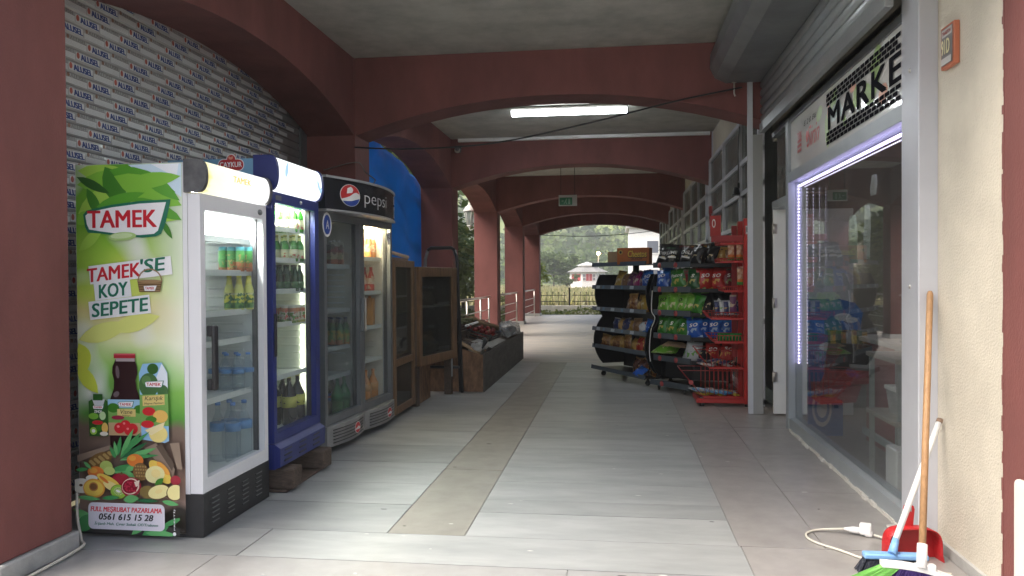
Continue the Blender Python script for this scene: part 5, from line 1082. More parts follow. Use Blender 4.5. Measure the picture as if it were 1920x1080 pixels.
def crate(label, x0, x1, y0, y1, h, m, tilt=True):
    t = thing('produce_crate', label, 'crate', ((x0+x1)/2, (y0+y1)/2, slope((x0+x1)/2)+.012), 0); t.rotation_euler = (0, R(16.4), 0)
    a, c = (x1-x0)/2, (y1-y0)/2
    MB().box(-a, a, -c, c, 0, .012).build('crate_base', m, t)
    for z in [i*h/3 for i in range(3)]:
        for s in (-1, 1):
            MB().bbox(s*a-.006, s*a+.006, -c, c, z+.014, z+h/3-.006, .002, seg=1).build('slat', m, t); MB().bbox(-a+.007, a-.007, s*c-.006, s*c+.006, z+.014, z+h/3-.006, .002, seg=1).build('slat', m, t)
    for i in (-1, 1):
        for j in (-1, 1): MB().box(i*(a-.022)-.014, i*(a-.022)+.014, j*(c-.022)-.014, j*(c-.022)+.014, .0125, h+.01).build('corner_post', m, t)
    return t
BLC = mat('black_crate', (.02, .02, .022), .5)
crate('black plastic crate of dark red tomatoes on the produce stand', -2.16, -1.80, 10.75, 11.6, .13, BLC)
crate('dark crate of long black aubergines at the back of the stand', -2.68, -2.25, 9.6, 10.7, .14, WOODD)
crate('crate of pale green vegetables behind the tomatoes', -2.68, -2.25, 10.9, 12.1, .14, WOODD)
crate('worn empty brown crate in the middle of the stand', -2.14, -1.82, 9.75, 10.65, .10, WOODD)
TOM = mat('tomato_red', (.20, .018, .015), .25, var=.3, vs_=12)
tm0 = MB().ball((0, 0, 0), .042, 10, 7, sc=(1, 1, .85)); tme = tm0.mesh('tomato', TOM); cal = MB()
for k in range(5): a = k*1.257; cal._add([(0, 0, .035), (.02*math.cos(a-.2), .02*math.sin(a-.2), .036), (.03*math.cos(a), .03*math.sin(a), .031), (.02*math.cos(a+.2), .02*math.sin(a+.2), .036)], [(0, 1, 2, 3)])
cale = cal.mesh('calyx', mat('calyx_green', (.05, .12, .02), .6)); g = random.Random(2); n_ = 0
for i in range(9):
    for j in range(4):
        for lay in range(2):
            if lay and g.random() < .45: continue
            x = -2.12+j*.085+g.uniform(-.012, .012); y = 10.80+i*.086+g.uniform(-.012, .012); o = link('tomato', tme); o.location = (x, y, slope(x)+.075+lay*.07+g.uniform(0, .015)); o.rotation_euler = (g.uniform(-.8, .8), g.uniform(-.8, .8), g.uniform(0, 6)); o.scale = [g.uniform(.85, 1.12)]*3
            tag(o, 'dark red tomato heaped in the black plastic crate', 'tomato', 'tomatoes in the black crate'); link('calyx', cale, o)
AUB = mat('aubergine', (.016, .008, .020), .2); au = MB(); pts = [(0, -.13, 0), (0, -.06, .006), (.004, .02, .008), (.01, .10, .0), (.012, .14, -.004)]; au.tube(pts, .03, 10, radii=[.012, .032, .036, .024, .012]); aum = au.mesh('aubergine', AUB); stm = MB().tube([(.012, .138, -.004), (.014, .165, .0), (.02, .185, .008)], .01, 6, radii=[.014, .008, .006]).mesh('stalk', mat('stalk_green', (.06, .09, .03), .6))
for i in range(13):
    for j in range(3):
        x = -2.60+j*.13+g.uniform(-.02, .02); y = 9.68+i*.077; o = link('aubergine', aum); o.location = (x, y, slope(x)+.13+g.uniform(-.02, .04)); o.rotation_euler = (g.uniform(-.25, .25), g.uniform(-.3, .3), 1.57+g.uniform(-.4, .4))
        tag(o, 'long glossy black aubergine piled in the rear crate', 'aubergine', 'aubergines in the rear crate'); link('stalk', stm, o)
CUC = mat('pale_pepper', (.16, .17, .07), .4, var=.4, vs_=14); cu = MB().tube([(0, -.08, 0), (0, 0, .01), (.005, .08, 0)], .02, 8, radii=[.01, .024, .014]).mesh('pepper', CUC)
for i in range(16):
    for j in range(3):
        x = -2.60+j*.13+g.uniform(-.02, .02); y = 10.97+i*.07; o = link('pepper', cu); o.location = (x, y, slope(x)+.135+g.uniform(-.02, .04)); o.rotation_euler = (g.uniform(-.3, .3), g.uniform(-.4, .4), 1.57+g.uniform(-.8, .8)); tag(o, 'pale green pepper piled in the crate behind the tomatoes', 'pepper', 'peppers in the rear crate')
def sheet(name, label, cat, pts, m, th=.006, sub=1):
    mb = MB().prism(pts, 0, th, 'Z'); return tag(mb.build(name, m), label, cat)
# cardboard flaps with torn wavy edges
cb = MB(); N = 14
for i in range(N+1):
    t = i/N; cb.v.append((-1.72, 9.34+t*.62, .47)); cb.v.append((-2.05-.25*t, 9.33+t*.62, .66+.05*math.sin(t*6)+.02*math.sin(t*17)-.16*max(0, t-.55)))
for i in range(N): cb.f.append((2*i, 2*i+2, 2*i+3, 2*i+1)); cb.m.append(0); cb.sm.append(True)
def solid(o, th): md_ = o.modifiers.new('thick', 'SOLIDIFY'); md_.thickness = th; return o
tag(solid(cb.build('cardboard_sheet', CARD), .006), 'torn cardboard sheet lining the near end of the produce stand', 'cardboard')
cb = MB()
for i in range(N+1):
    t = i/N; cb.v.append((-2.50+t*.82, 13.0-.05*t, .60-.14*t)); cb.v.append((-2.50+t*.82, 12.85-.1*t, .74-.18*t+.03*math.sin(t*7+1)+.02*math.sin(t*15)))
for i in range(N): cb.f.append((2*i, 2*i+2, 2*i+3, 2*i+1)); cb.m.append(0); cb.sm.append(True)
tag(solid(cb.build('cardboard_sheet', CARD), .006), 'wavy brown cardboard sheet standing at the far end of the stand', 'cardboard')
tag(MB().bbox(-2.16, -2.12, 10.72, 11.64, .725, .755, .006).build('white_tray', WHITEP), 'white strip tray lying behind the tomatoes', 'tray')
tag(MB().prism([(-1.68, .478), (-1.68, .484), (-1.98, .555), (-1.98, .549)], 10.1, 11.5, 'Y').build('grey_board', mat('grey_board', (.30, .29, .27), .7)), 'flat grey board lying on the front edge of the stand', 'board')
PLB = glassm('plastic_bag', (.75, .76, .76), .15, dirt=.25, dirtcol=(.62, .63, .63), refl=1.6)
lump('plastic_bag', 'crumpled clear plastic bag over the far front corner of the stand', 'bag', (-1.76, 12.4, .47), (.16, .34, .15), PLB, 8, nz_=.6)
lump('plastic_bag', 'white plastic bag with a black print on the near front corner', 'bag', (-1.77, 9.62, .46), (.09, .10, .075), mat('white_bag', (.46, .45, .42), .5), 9, nz_=.75)
o = MB().tube([(-1.70, 9.50, .53), (-1.67, 9.55, .60), (-1.69, 9.66, .64), (-1.70, 9.72, .63)], .02, 6, radii=[.01, .028, .022, .008]).build('black_strap', BLACK); tag(o, 'twisted black strap over the white plastic bag', 'strap')
wr = thing('wire_crate', 'empty dark wire crate standing behind the stand at the railing', 'crate', (-2.75, 14.9, 0)); WRM = mat('wire_dark', (.10, .07, .06), .5, .4); fr = MB()
for x in (-.22, .22): fr.box(x-.02, x+.02, -.02, .02, .002, .62)
fr.box(-.22, .22, -.015, .015, .60, .63); fr.build('crate_frame', WRM, wr); gw = MB()
for k in range(6): gw.box(-.2, .2, -.006, .006, .08+k*.09, .088+k*.09)
for k in range(5): gw.box(-.15+k*.075, -.143+k*.075, -.007, .007, .03, .6)
gw.build('mesh_panel', ALUD, wr)

for o in bpy.data.objects:
    if o not in PRE and o.parent is None and o.name.split('.')[0] not in ('wire_crate',): o.location.y += .36
# ================================================================== snack racks
RK = mat('rack_black', (.012, .012, .014), .38, .2, var=.3, vs_=6); RAIL = mat('rack_rail', (.075, .095, .11), .4, .2, var=.2, vs_=8); LABW = mat('price_label', (.36, .40, .43), .5); STICK = mat('round_sticker', (.38, .06, .06), .5)
def caster(mb, x, y):
    mb.tube([(x, y, .07), (x, y, .11)], .012, 8); mb.lathe([(.028, -.014), (.036, -.01), (.036, .01), (.028, .014)], 14, M=Matrix.Translation((x, y, .037)) @ Matrix.Rotation(math.pi/2, 4, 'Y')); mb.box(x-.02, x-.016, y-.012, y+.012, .03, .08).box(x+.016, x+.02, y-.012, y+.012, .03, .08)
def s_profile(zt, d):
    """side panel outline: front edge swells twice, in (depth, height); front is negative"""
    pts = []
    for i in range(33):
        z = .17+(zt-.17)*i/32
        if z < .86: y = -.02-.15*math.sin(math.pi*(z-.17)/.69)**.8
        else: y = -.02-.13*math.sin(math.pi*(z-.86)/(zt-.80))**.8
        pts.append((y+.05, z))
    return [(d, .17)]+pts+[(d, zt)]
SHZ = (1.63, 1.31, 1.0, .71, .46, .15)
ra = thing('snack_rack', 'black wheeled snack rack with wavy sides, the farther of the two', 'rack', (-.24, 11.60, 0), R(-60.5)); LA = 1.42
MB().box(0, LA, .38, .40, .12, 1.46).build('back_panel', RK, ra)
for x in (.0, LA-.02): MB().prism(s_profile(1.46, .40), x+.001, x+.018, 'X').build('side_panel', RK, ra)
for i, z in enumerate(SHZ):
    dpt = -.10 if i < 5 else -.12; s = MB().box(-.06, LA+.0, dpt+.004, .379, z-.045, z-.038); s.build('shelf', RK, ra)
    rl = MB(); rl.prism([(dpt-.012, z-.055), (dpt-.002, z-.055), (dpt+.006, z+.0), (dpt-.004, z+.0)], -.06, LA, 'X'); ro = rl.build('price_rail', RAIL, ra)
    if i < 3 or i == 3:
        for q, xx in enumerate((.08, .26, .5, .78, 1.02)):
            if i == 0: continue
            w = .10 if q % 2 == 0 else .06; MB().prism([(dpt-.0142, z-.048), (dpt-.013, z-.048), (dpt-.006, z-.006), (dpt-.0072, z-.006)], xx, xx+w, 'X').build('price_label', LABW if q % 2 == 0 else mat('rail_blue', (.06, .13, .2), .4), ro)
MB().tube([(.5, .3, 1.40), (.5, .3, 1.60)], .045, 10).build('column', RK, ra)
for x in (.12, LA-.1): 
    for y in (-.02, .33): cm_ = MB(); caster(cm_, x, y); cm_.build('caster', RUBBER, ra)
MB().box(.05, LA-.05, -.02, .36, .092, .104).build('base_frame', RK, ra)

rb = thing('snack_rack', 'black wheeled crisp rack nearer the red wire stand with a curved top bar', 'rack', (.9, 10.0, 0))
PB = [(.46, 10.12), (.87, 9.58), (1.37, 9.58), (1.37, 10.08), (.98, 10.42)]
def inset(k): c = Vector((.95, 10.0)); return [tuple(c+(Vector(p)-c)*k) for p in PB]
for i, z in enumerate((1.60, 1.30, 1.01, .72, .44, .13)):
    MB().prism(inset(1.0 if i < 5 else 1.08), z-.045, z-.037, 'Z').build('shelf', RK, rb)
    pp = inset(1.0 if i < 5 else 1.08); a, b = Vector(pp[0]), Vector(pp[1]); d = (b-a).normalized(); nn = Vector((-abs(d.y), -abs(d.x))); nn = Vector((d.y, -d.x)); 
    if nn.y > 0: nn = -nn
    ro = MB().prism([tuple(a), tuple(b), tuple(b+nn*.012), tuple(a+nn*.012)], z-.065, z+.004, 'Z').build('price_rail', RAIL, rb)
    for q in (.18, .62) if i < 5 else (.3,):
        c = a+(b-a)*q+nn*.0125; M = Matrix.Translation((c.x, c.y, z-.035)) @ Matrix.Rotation(math.atan2(d.y, d.x), 4, 'Z') @ Matrix.Rotation(math.pi/2, 4, 'X'); MB().lathe([(.034, 0), (.034, .002), (.001, .0025)], 14, M=M).lathe([(.012, .0022), (.01, .003)], 10, M=M).build('round_sticker', STICK, ro)
    if i < 5: a2, b2 = Vector(pp[1]), Vector(pp[2]); MB().box(a2.x, b2.x, a2.y-.006, a2.y, z-.065, z-.02).build('rail', RK, rb)
sw = Matrix.Translation((.50, 10.18, 0)) @ Matrix.Rotation(math.atan2(-.54, .41), 4, 'Z')
MB().prism(s_profile(1.46, .36), -.02, -.004, 'X', M=sw).build('side_panel', RK, rb)
MB().prism([(.98, 10.38), (1.36, 10.05), (1.37, 10.06), (.99, 10.40)], .12, 1.55, 'Z').prism([(.56, 10.22), (.97, 10.40), (.965, 10.41), (.555, 10.23)], .12, 1.46, 'Z').build('back_panel', RK, rb)
MB().prism([(.60, 10.10), (.90, 9.70), (1.34, 9.70), (1.34, 9.72), (.91, 9.72), (.62, 10.12)], .17, .40, 'Z').build('kick_panel', RK, rb)
MB().tube([(.93, 9.86, 1.5), (.95, 9.86, 1.68), (1.0, 9.86, 1.73), (1.28, 9.86, 1.75), (1.34, 9.86, 1.70), (1.36, 9.86, 1.55), (1.36, 9.86, .12)], .022, 8).build('top_bar', RK, rb)
for x, y in ((.52, 10.08), (.80, 9.70), (1.3, 9.68), (1.3, 10.05)): cm_ = MB(); caster(cm_, x, y); cm_.build('caster', RUBBER, rb)
Loc(rb).done()
o = cable([(.44, 10.12, 1.25), (.43, 10.11, 1.0), (.47, 10.10, .9), (.42, 10.08, .75), (.40, 10.06, .5), (.41, 10.05, .36)], .006, WHITE, 'thin white cord hanging down the edge between the snack racks')

# crisp bags -------------------------------------------------------
def bagmesh(w, h, t, seed, mats_n=1):
    g = random.Random(seed); mb = MB(); nu, nv = 12, 14
    def th(u, v): 
        e = max(0, 1-abs(2*u-1)**2.6)*max(0, math.sin(math.pi*min(1, max(0, (v-.05)/.90))))**.55
        return .5*t*e*(1+.25*mnoise.noise((u*3+seed, v*3, 1))) 
    for side in (-1, 1):
        b = len(mb.v)
        for j in range(nv+1):
            for i in range(nu+1):
                u, v = i/nu, j/nv; k = th(u, v); wr_ = .006*mnoise.noise((u*7+seed*3, v*5, side))+.005*math.sin(u*19+seed)*(abs(v-.5)*2)**3; pinch = 1-.08*math.sin(math.pi*v)**2+.02*math.sin(v*9+seed)
                mb.v.append(((u-.5)*w*pinch, side*(k+.0012)+(wr_ if 0 < i < nu else 0), v*h))
        for j in range(nv):
            for i in range(nu):
                a = b+j*(nu+1)+i; q = (a, a+1, a+nu+2, a+nu+1); mb.f.append(q if side < 0 else q[::-1]); mb.m.append(0); mb.sm.append(True)
    return mb, th
def bagtex(nm, base, second, spot, metal_=.15, top=None, rough=.30, sc=16, thr=.55):
    return printmat('bag_'+nm, second, [(.10, base), (.82, top or base), (.95, second)], [(spot, .06, .50, thr), (second, .45, .85, thr+.06)], rough=rough, sc=sc)
BAGM = {}
def bag(kind, mtl, loc, rz, label, w=.19, h=.25, t=.07, tilt=-.15, roll=0.0, seed=1, text=None, tcol=None, group=None, cat='snack bag', flat=False, tv=.66, th_=.05):
    key = (round(w, 3), round(h, 3), round(t, 3), seed)
    if key not in BAGM: mb, thf = bagmesh(w, h, t, seed); BAGM[key] = (mb.mesh(kind, mtl), thf)
    me, thf = BAGM[key]; o = link(kind, me); 
    if me.materials[0] != mtl: o.material_slots[0].link = 'OBJECT'; o.material_slots[0].material = mtl
    o.location = loc; o.rotation_euler = Euler((tilt, roll, rz), 'XYZ'); tag(o, label, cat, group)
    if text and kind == 'snack_bag' and tcol is KW and len(text) > 3 and text.isupper():
        m3 = MB(); b0 = 0
        for jj in range(2):
            for ii in range(7): X = (ii/6-.5)*w*.62; Z = h*(.36+.09*jj); m3.v.append((X, -thf(X/w+.5, Z/h)-.005, Z))
        for ii in range(6): m3.f.append((ii, ii+1, ii+8, ii+7)); m3.m.append(0); m3.sm.append(True)
        m3.build('label_strip', KW, o)
    if text:
        vs, fs, asp = textgeo(text, .014, .12); tw = min(w*.8, th_*asp*1.1); P = []
        for x, y in vs:
            X = x*tw; Z = h*tv+y*th_*.9+x*tw*.10; P.append((X, -thf(X/w+.5, Z/h)-.0065, Z))
        m2 = MB(); m2._add(P, fs); m2.build('lettering', tcol, o)
    return o
KW = mat('bag_white_ink', (.80, .80, .78), .35); KB = BLACKI
T = {'yellow': bagtex('yellow', (.45, .30, .05), (.30, .16, .04), (.62, .52, .30)), 'purple': bagtex('purple', (.12, .03, .10), (.30, .22, .17), (.45, .35, .25)), 'pink': bagtex('pink', (.34, .02, .16), (.45, .30, .22), (.62, .55, .45)), 'brown': bagtex('brown', (.24, .13, .06), (.34, .22, .11), (.42, .30, .18)),
     'blue': bagtex('blue', (.015, .10, .46), (.02, .07, .30), (.30, .42, .62), top=(.02, .16, .55)), 'gold': bagtex('gold', (.42, .24, .05), (.10, .07, .04), (.55, .40, .14)), 'redgold': bagtex('redgold', (.40, .03, .02), (.50, .28, .05), (.55, .42, .12)), 'navy': bagtex('navy', (.025, .035, .12), (.32, .32, .34), (.40, .24, .08)),
     'white': bagtex('white', (.62, .64, .66), (.45, .05, .04), (.08, .22, .5)), 'pretzel': bagtex('pretzel', (.30, .15, .05), (.42, .26, .09), (.16, .06, .025), rough=.18, sc=24, thr=.5), 'nuts': bagtex('nuts', (.12, .05, .03), (.35, .2, .1), (.28, .16, .07), rough=.2, sc=26),
     'black': bagtex('black', (.010, .010, .012), (.014, .014, .014), (.60, .50, .30), thr=.60), 'blackgreen': bagtex('blackgreen', (.010, .012, .012), (.02, .08, .03), (.60, .50, .30), thr=.60), 'blackred': bagtex('blackred', (.010, .010, .012), (.09, .012, .012), (.60, .50, .30), thr=.60), 'green': bagtex('green', (.035, .21, .02), (.02, .10, .015), (.50, .42, .10)),
     'darkgreen': bagtex('darkgreen', (.015, .09, .022), (.03, .14, .03), (.40, .36, .12)), 'lime': bagtex('lime', (.16, .42, .035), (.30, .50, .12), (.62, .60, .35)), 'red': bagtex('red', (.42, .022, .018), (.26, .015, .012), (.60, .34, .08)), 'darkred': bagtex('darkred', (.20, .02, .03), (.10, .08, .05), (.25, .30, .12)), 'silver': bagtex('silver', (.45, .46, .47), (.30, .32, .33), (.12, .32, .05))}
CT = math.cos(R(-60.5)); ST = math.sin(R(-60.5))
def onA(x, y, z): return (-.24+x*CT-y*ST, 11.60+x*ST+y*CT, z)
AZ = R(-60.5)
br = random.Random(17)
def rowA(z, spec, h, group, y=.02):
    for i, (x, k, w, tx, lab) in enumerate(spec):
        bag('snack_bag', T[k], onA(x, y+br.uniform(-.02, .02), z-.037), AZ+br.uniform(-.25, .3), lab, w, h*br.uniform(.88, 1.06), .09, br.uniform(-.42, -.08), br.uniform(-.22, .22), i % 4+1, tx, KB if k in ('yellow', 'gold') else KW, group)
rowA(1.31, [(.47, 'yellow', .17, None, 'yellow snack bag at the left end of the second shelf, farther rack'), (.62, 'brown', .17, None, 'brown snack bag beside the yellow one, farther rack second shelf'), (.77, 'purple', .18, None, 'dark purple snack bag in the middle of the second shelf, farther rack'), (.93, 'pink', .19, None, 'pink and cream snack bag on the second shelf, farther rack'), (1.08, 'purple', .17, None, 'purple brown snack bag right of the pink one, farther rack'), (1.22, 'blue', .17, None, 'blue snack bag near the right end of the second shelf, farther rack'), (1.34, 'blue', .17, 'no', 'blue lettered bag at the right end of the second shelf, farther rack')], .24, 'snack bags on the second shelf of the farther rack')
rowA(1.0, [(.78, 'brown', .18, None, 'plain brown bag at the left of the third shelf, farther rack'), (.92, 'pretzel', .18, None, 'brown pretzel bag second along the third shelf, farther rack'), (1.05, 'gold', .18, 'Peros', 'gold and black bag in the middle of the third shelf, farther rack'), (1.18, 'yellow', .18, None, 'yellow bag on the third shelf right of the gold one, farther rack'), (1.31, 'redgold', .18, None, 'red and gold bag at the right end of the third shelf, farther rack')], .25, 'snack bags on the third shelf of the farther rack')
bag('snack_bag', T['brown'], onA(1.24, .06, 1.20), AZ, 'tan bag lying on top of the third shelf bags, farther rack', .2, .16, .06, -1.1, .3, 2)
rowA(.71, [(.40, 'navy', .19, None, 'navy and silver bag at the left of the fourth shelf, farther rack'), (.55, 'gold', .18, None, 'black and gold bag beside the navy one, farther rack fourth shelf'), (.70, 'navy', .18, None, 'second navy bag on the fourth shelf, farther rack'), (.84, 'gold', .18, None, 'gold biscuit bag in the middle of the fourth shelf, farther rack'), (.98, 'brown', .18, None, 'brown biscuit bag on the fourth shelf, farther rack'), (1.12, 'white', .19, 'MIX', 'white red and blue bag leaning on the fourth shelf, farther rack'), (1.27, 'blue', .18, None, 'blue bag at the right end of the fourth shelf, farther rack')], .19, 'snack bags on the fourth shelf of the farther rack')
rowA(.46, [(.12, 'pretzel', .18, None, 'clear brown pretzel bag first on the fifth shelf, farther rack'), (.27, 'gold', .18, None, 'clear gold bag second on the fifth shelf, farther rack'), (.42, 'pretzel', .18, None, 'brown pretzel bag third on the fifth shelf, farther rack'), (.58, 'gold', .18, None, 'gold wrapped bag fourth on the fifth shelf, farther rack'), (.73, 'pretzel', .18, None, 'brown pretzel bag fifth on the fifth shelf, farther rack'), (.88, 'gold', .18, None, 'gold wrapped bag sixth on the fifth shelf, farther rack'), (1.03, 'redgold', .18, None, 'red gold bag seventh on the fifth shelf, farther rack'), (1.18, 'pretzel', .18, None, 'brown bag eighth on the fifth shelf, farther rack'), (1.32, 'blue', .15, None, 'small blue bag hanging over the fifth shelf end, farther rack')], .20, 'snack bags on the fifth shelf of the farther rack')
rowA(.15, [(.84, 'nuts', .18, None, 'dark nut bag first on the bottom deck, farther rack'), (.98, 'nuts', .18, None, 'dark nut bag second on the bottom deck, farther rack'), (1.12, 'nuts', .18, None, 'dark nut bag third on the bottom deck, farther rack'), (1.26, 'pretzel', .18, None, 'brown bag fourth on the bottom deck, farther rack')], .22, 'snack bags on the bottom deck of the farther rack', .08)
bag('snack_bag', T['blue'], onA(1.20, -.13, .125), AZ, 'blue and white bag slumped at the front of the bottom deck', .19, .17, .08, -.9, .2, 3, None, KW)
# cartons on top of rack A
cbx = thing('cardboard_box', 'open plain brown cardboard box on top of the farther snack rack', 'box', onA(.30, .16, 1.595), R(-25)); bx = MB()
for a in ((-.15, .15, -.1, -.096), (-.15, .15, .096, .1), (-.15, -.146, -.095, .095), (.146, .15, -.095, .095)): MB().box(*a, .0045, .19).build('side', CARD, cbx)
MB().box(-.15, .15, -.1, .1, 0, .004).build('base', CARD, cbx); MB().box(.10, .148, -.105, -.1005, .02, .18).build('sticker', mat('sticker_white', (.5, .5, .5), .5), cbx)
chb = thing('cheese_snack_carton', 'orange Cheetos carton standing on the farther snack rack', 'carton', onA(.80, .10, 1.595), R(-14))
chb['label'] = 'orange cheese snack carton lettered Cheetos on top of the farther rack'
ORC = mat('carton_orange', (.50, .14, .022), .55, var=.15, vs_=8); MB().bbox(-.22, .22, -.11, .11, 0, .225, .004).build('carton_body', ORC, chb)
F = Flat((0, -.1102, 0), (1, 0, 0), (0, 0, 1), (0, -1, 0), .0005); F.text('CRUNCHY', .05, .075, .16, .03, BLACKI, bold=.03); F.build('flavour_print', chb); F = Flat((0, -.1102, 0), (1, 0, 0), (0, 0, 1), (0, -1, 0), .0005); F.text('Cheetos', .062, .138, .268, .10, BLACKI, bold=.075, shear=.15).text('Cheetos', .06, .142, .26, .09, mat('cheetos_yellow', (.75, .5, .05), .4), bold=.04, shear=.15); F.build('carton_print', chb); F = Flat((0, -.1102, 0), (1, 0, 0), (0, 0, 1), (0, -1, 0), .0005); F.ell(-.17, .165, .03, .03, mat('cheetos_badge', (.45, .30, .05), .5)).ell(-.17, .165, .015, .018, BLACKI); F.build('badge', chb)
bag('snack_bag', T['purple'], onA(.06, .12, 1.60), AZ, 'flat purple bag lying at the left end of the top shelf', .2, .16, .04, -1.45, 0, 4); bag('snack_bag', T['white'], onA(.50, .16, 1.60), R(-20), 'small silver and blue bag between the two cartons', .12, .18, .05, -.2, 0, 2)

# rack B bags
dB = Vector((.41, -.54, 0)).normalized(); AB = math.atan2(dB.y, dB.x)
def onB(q, y, z): 
    p = Vector((.46, 10.12, 0))+dB*q*.68; n_ = Vector((-.796, -.605, 0)); p = p-n_*y; return (p.x, p.y, z)
def rowB(z, spec, h, group, tlt=-.18):
    for i, (q, k, w, tx, lab) in enumerate(spec):
        if q <= 1: loc = onB(q, .07+br.uniform(-.01, .02), z-.036); rz = AB*.55+br.uniform(-.35, .35)
        else: loc = (.87+(q-1)*.5, 9.655+br.uniform(-.01, .02), z-.036); rz = br.uniform(-.45, .4)-.1
        bag('snack_bag', T[k], loc, rz, lab, w, h*br.uniform(.95, 1.04), .09, tlt+br.uniform(-.14, .08), br.uniform(-.16, .26), i % 4+5, tx, KW if k not in ('lime',) else KB, group)
rowB(1.60, [(.10, 'black', .16, 'CHIPS', 'black crisp bag with cream chips, first on the crisp rack top'), (.38, 'blackgreen', .16, 'LIME', 'black and green crisp bag, second on the crisp rack top'), (.72, 'blackred', .19, 'CHILI', 'black crisp bag with red lettering, third on the crisp rack top'), (.98, 'black', .16, None, 'black crisp bag with cream chips, fourth on the crisp rack top'), (1.16, 'black', .16, None, 'black crisp bag with big chips, fifth on the crisp rack top'), (1.44, 'black', .17, None, 'black gold crisp bag, sixth on the crisp rack top'), (1.70, 'gold', .17, None, 'gold crisp bag, seventh on the crisp rack top'), (1.92, 'brown', .16, None, 'brown crisp bag at the end of the crisp rack top')], .23, 'crisp bags on the top shelf')
rowB(1.30, [(.12, 'blue', .19, 'no', 'blue crisp bag lettered no on the second shelf, crisp rack'), (.55, 'green', .23, 'Patos', 'green crisp bag lettered Patos on the second shelf, crisp rack'), (.92, 'darkgreen', .18, 's', 'dark green crisp bag right of the Patos bag'), (1.18, 'darkgreen', .18, 'so', 'dark green crisp bag farther right on the second shelf'), (1.34, 'red', .20, 'so', 'red crisp bag leaning on the second shelf, crisp rack'), (1.62, 'red', .20, 'so', 'second red crisp bag leaning on the second shelf, crisp rack'), (1.90, 'darkred', .19, 's', 'dark red and green crisp bag at the shelf end, crisp rack')], .25, 'crisp bags on the second shelf')
rowB(1.01, [(.16, 'lime', .21, 'so', 'light green crisp bag with blue patch, first on the third shelf'), (.42, 'lime', .18, None, 'light green crisp bag turned sideways, second on the third shelf'), (.62, 'lime', .18, 'o', 'light green crisp bag third on the third shelf'), (.82, 'lime', .17, None, 'light green crisp bag fourth on the third shelf'), (1.0, 'green', .16, None, 'mid green crisp bag fifth on the third shelf'), (1.42, 'black', .20, None, 'black and yellow crisp bag slumped on the third shelf'), (1.70, 'black', .20, 'A', 'second black and yellow crisp bag slumped on the third shelf'), (1.92, 'black', .18, None, 'black crisp bag at the end of the third shelf')], .25, 'crisp bags on the third shelf')
rowB(.72, [(.08, 'green', .17, 's', 'green crisp bag first on the fourth shelf, crisp rack'), (.36, 'green', .17, 's', 'green crisp bag second on the fourth shelf, crisp rack'), (.64, 'green', .17, 's', 'green crisp bag third on the fourth shelf, crisp rack'), (.98, 'blue', .20, 'so', 'blue crisp bag lettered so leaning on the fourth shelf'), (1.28, 'blue', .20, 'no', 'blue crisp bag with white edge on the fourth shelf'), (1.58, 'blue', .20, 'so', 'blue crisp bag third of the blue row on the fourth shelf'), (1.86, 'blue', .19, 'o', 'blue crisp bag at the end of the fourth shelf')], .24, 'crisp bags on the fourth shelf')
for zz, nm in ((1.60, 'top'), (1.30, 'second'), (1.01, 'third'), (.72, 'fourth')):
    ks = {1.60: ('black', 'blackred', 'gold', 'black'), 1.30: ('blue', 'green', 'darkred', 'red'), 1.01: ('lime', 'green', 'lime', 'black'), .72: ('green', 'darkgreen', 'blue', 'blue')}[zz]
    for q in range(8):
        k = ks[q//2]
        if q < 4: loc = onB(.08+q*.27, .17, zz-.03); rz = AB*.5
        else: loc = (.93+(q-4)*.13, 9.78, zz-.03); rz = 0
        bag('snack_bag', T[k], loc, rz+br.uniform(-.5, .5), '%s crisp bag tucked behind the front row on the %s shelf' % ({'lime': 'light green', 'blackred': 'black and red', 'darkred': 'dark red', 'darkgreen': 'dark green'}.get(k, k), nm), .17, .25*br.uniform(.95, 1.1), .08, br.uniform(-.25, .05), br.uniform(-.2, .2), q % 4+5, None, None, 'crisp bags behind the front row, %s shelf' % nm)
bag('snack_bag', T['lime'], onB(.20, .03, .47), AB*.5, 'long light green bag lying flat on the fifth shelf', .34, .24, .09, -1.25, 0, 5)
rowB(.44, [(.80, 'silver', .19, None, 'green and silver crisp bag on the fifth shelf, crisp rack'), (1.08, 'silver', .18, 'Çı', 'silver crisp bag beside the green one on the fifth shelf'), (1.50, 'red', .17, 'so', 'white and red crisp bag on the fifth shelf, crisp rack'), (1.82, 'red', .17, 'so', 'second white and red crisp bag on the fifth shelf')], .23, 'crisp bags on the fifth shelf')
bag('snack_bag', T['black'], (1.05, 9.60, .43), .1, 'dark crisp bag lying low behind the red basket', .2, .2, .07, -.9, .3, 6)
pp = MB().prism([(-.15, -.09), (.17, -.07), (.11, -.005), (.19, .02), (.05, .10), (-.12, .07)], 0, .005, 'Z'); o = pp.build('cardboard_scrap', CARD); o.location = onB(.48, .07, .585); o.rotation_euler = (R(14), R(6), R(-20)); tag(o, 'torn piece of brown card lying over the green bag', 'cardboard')

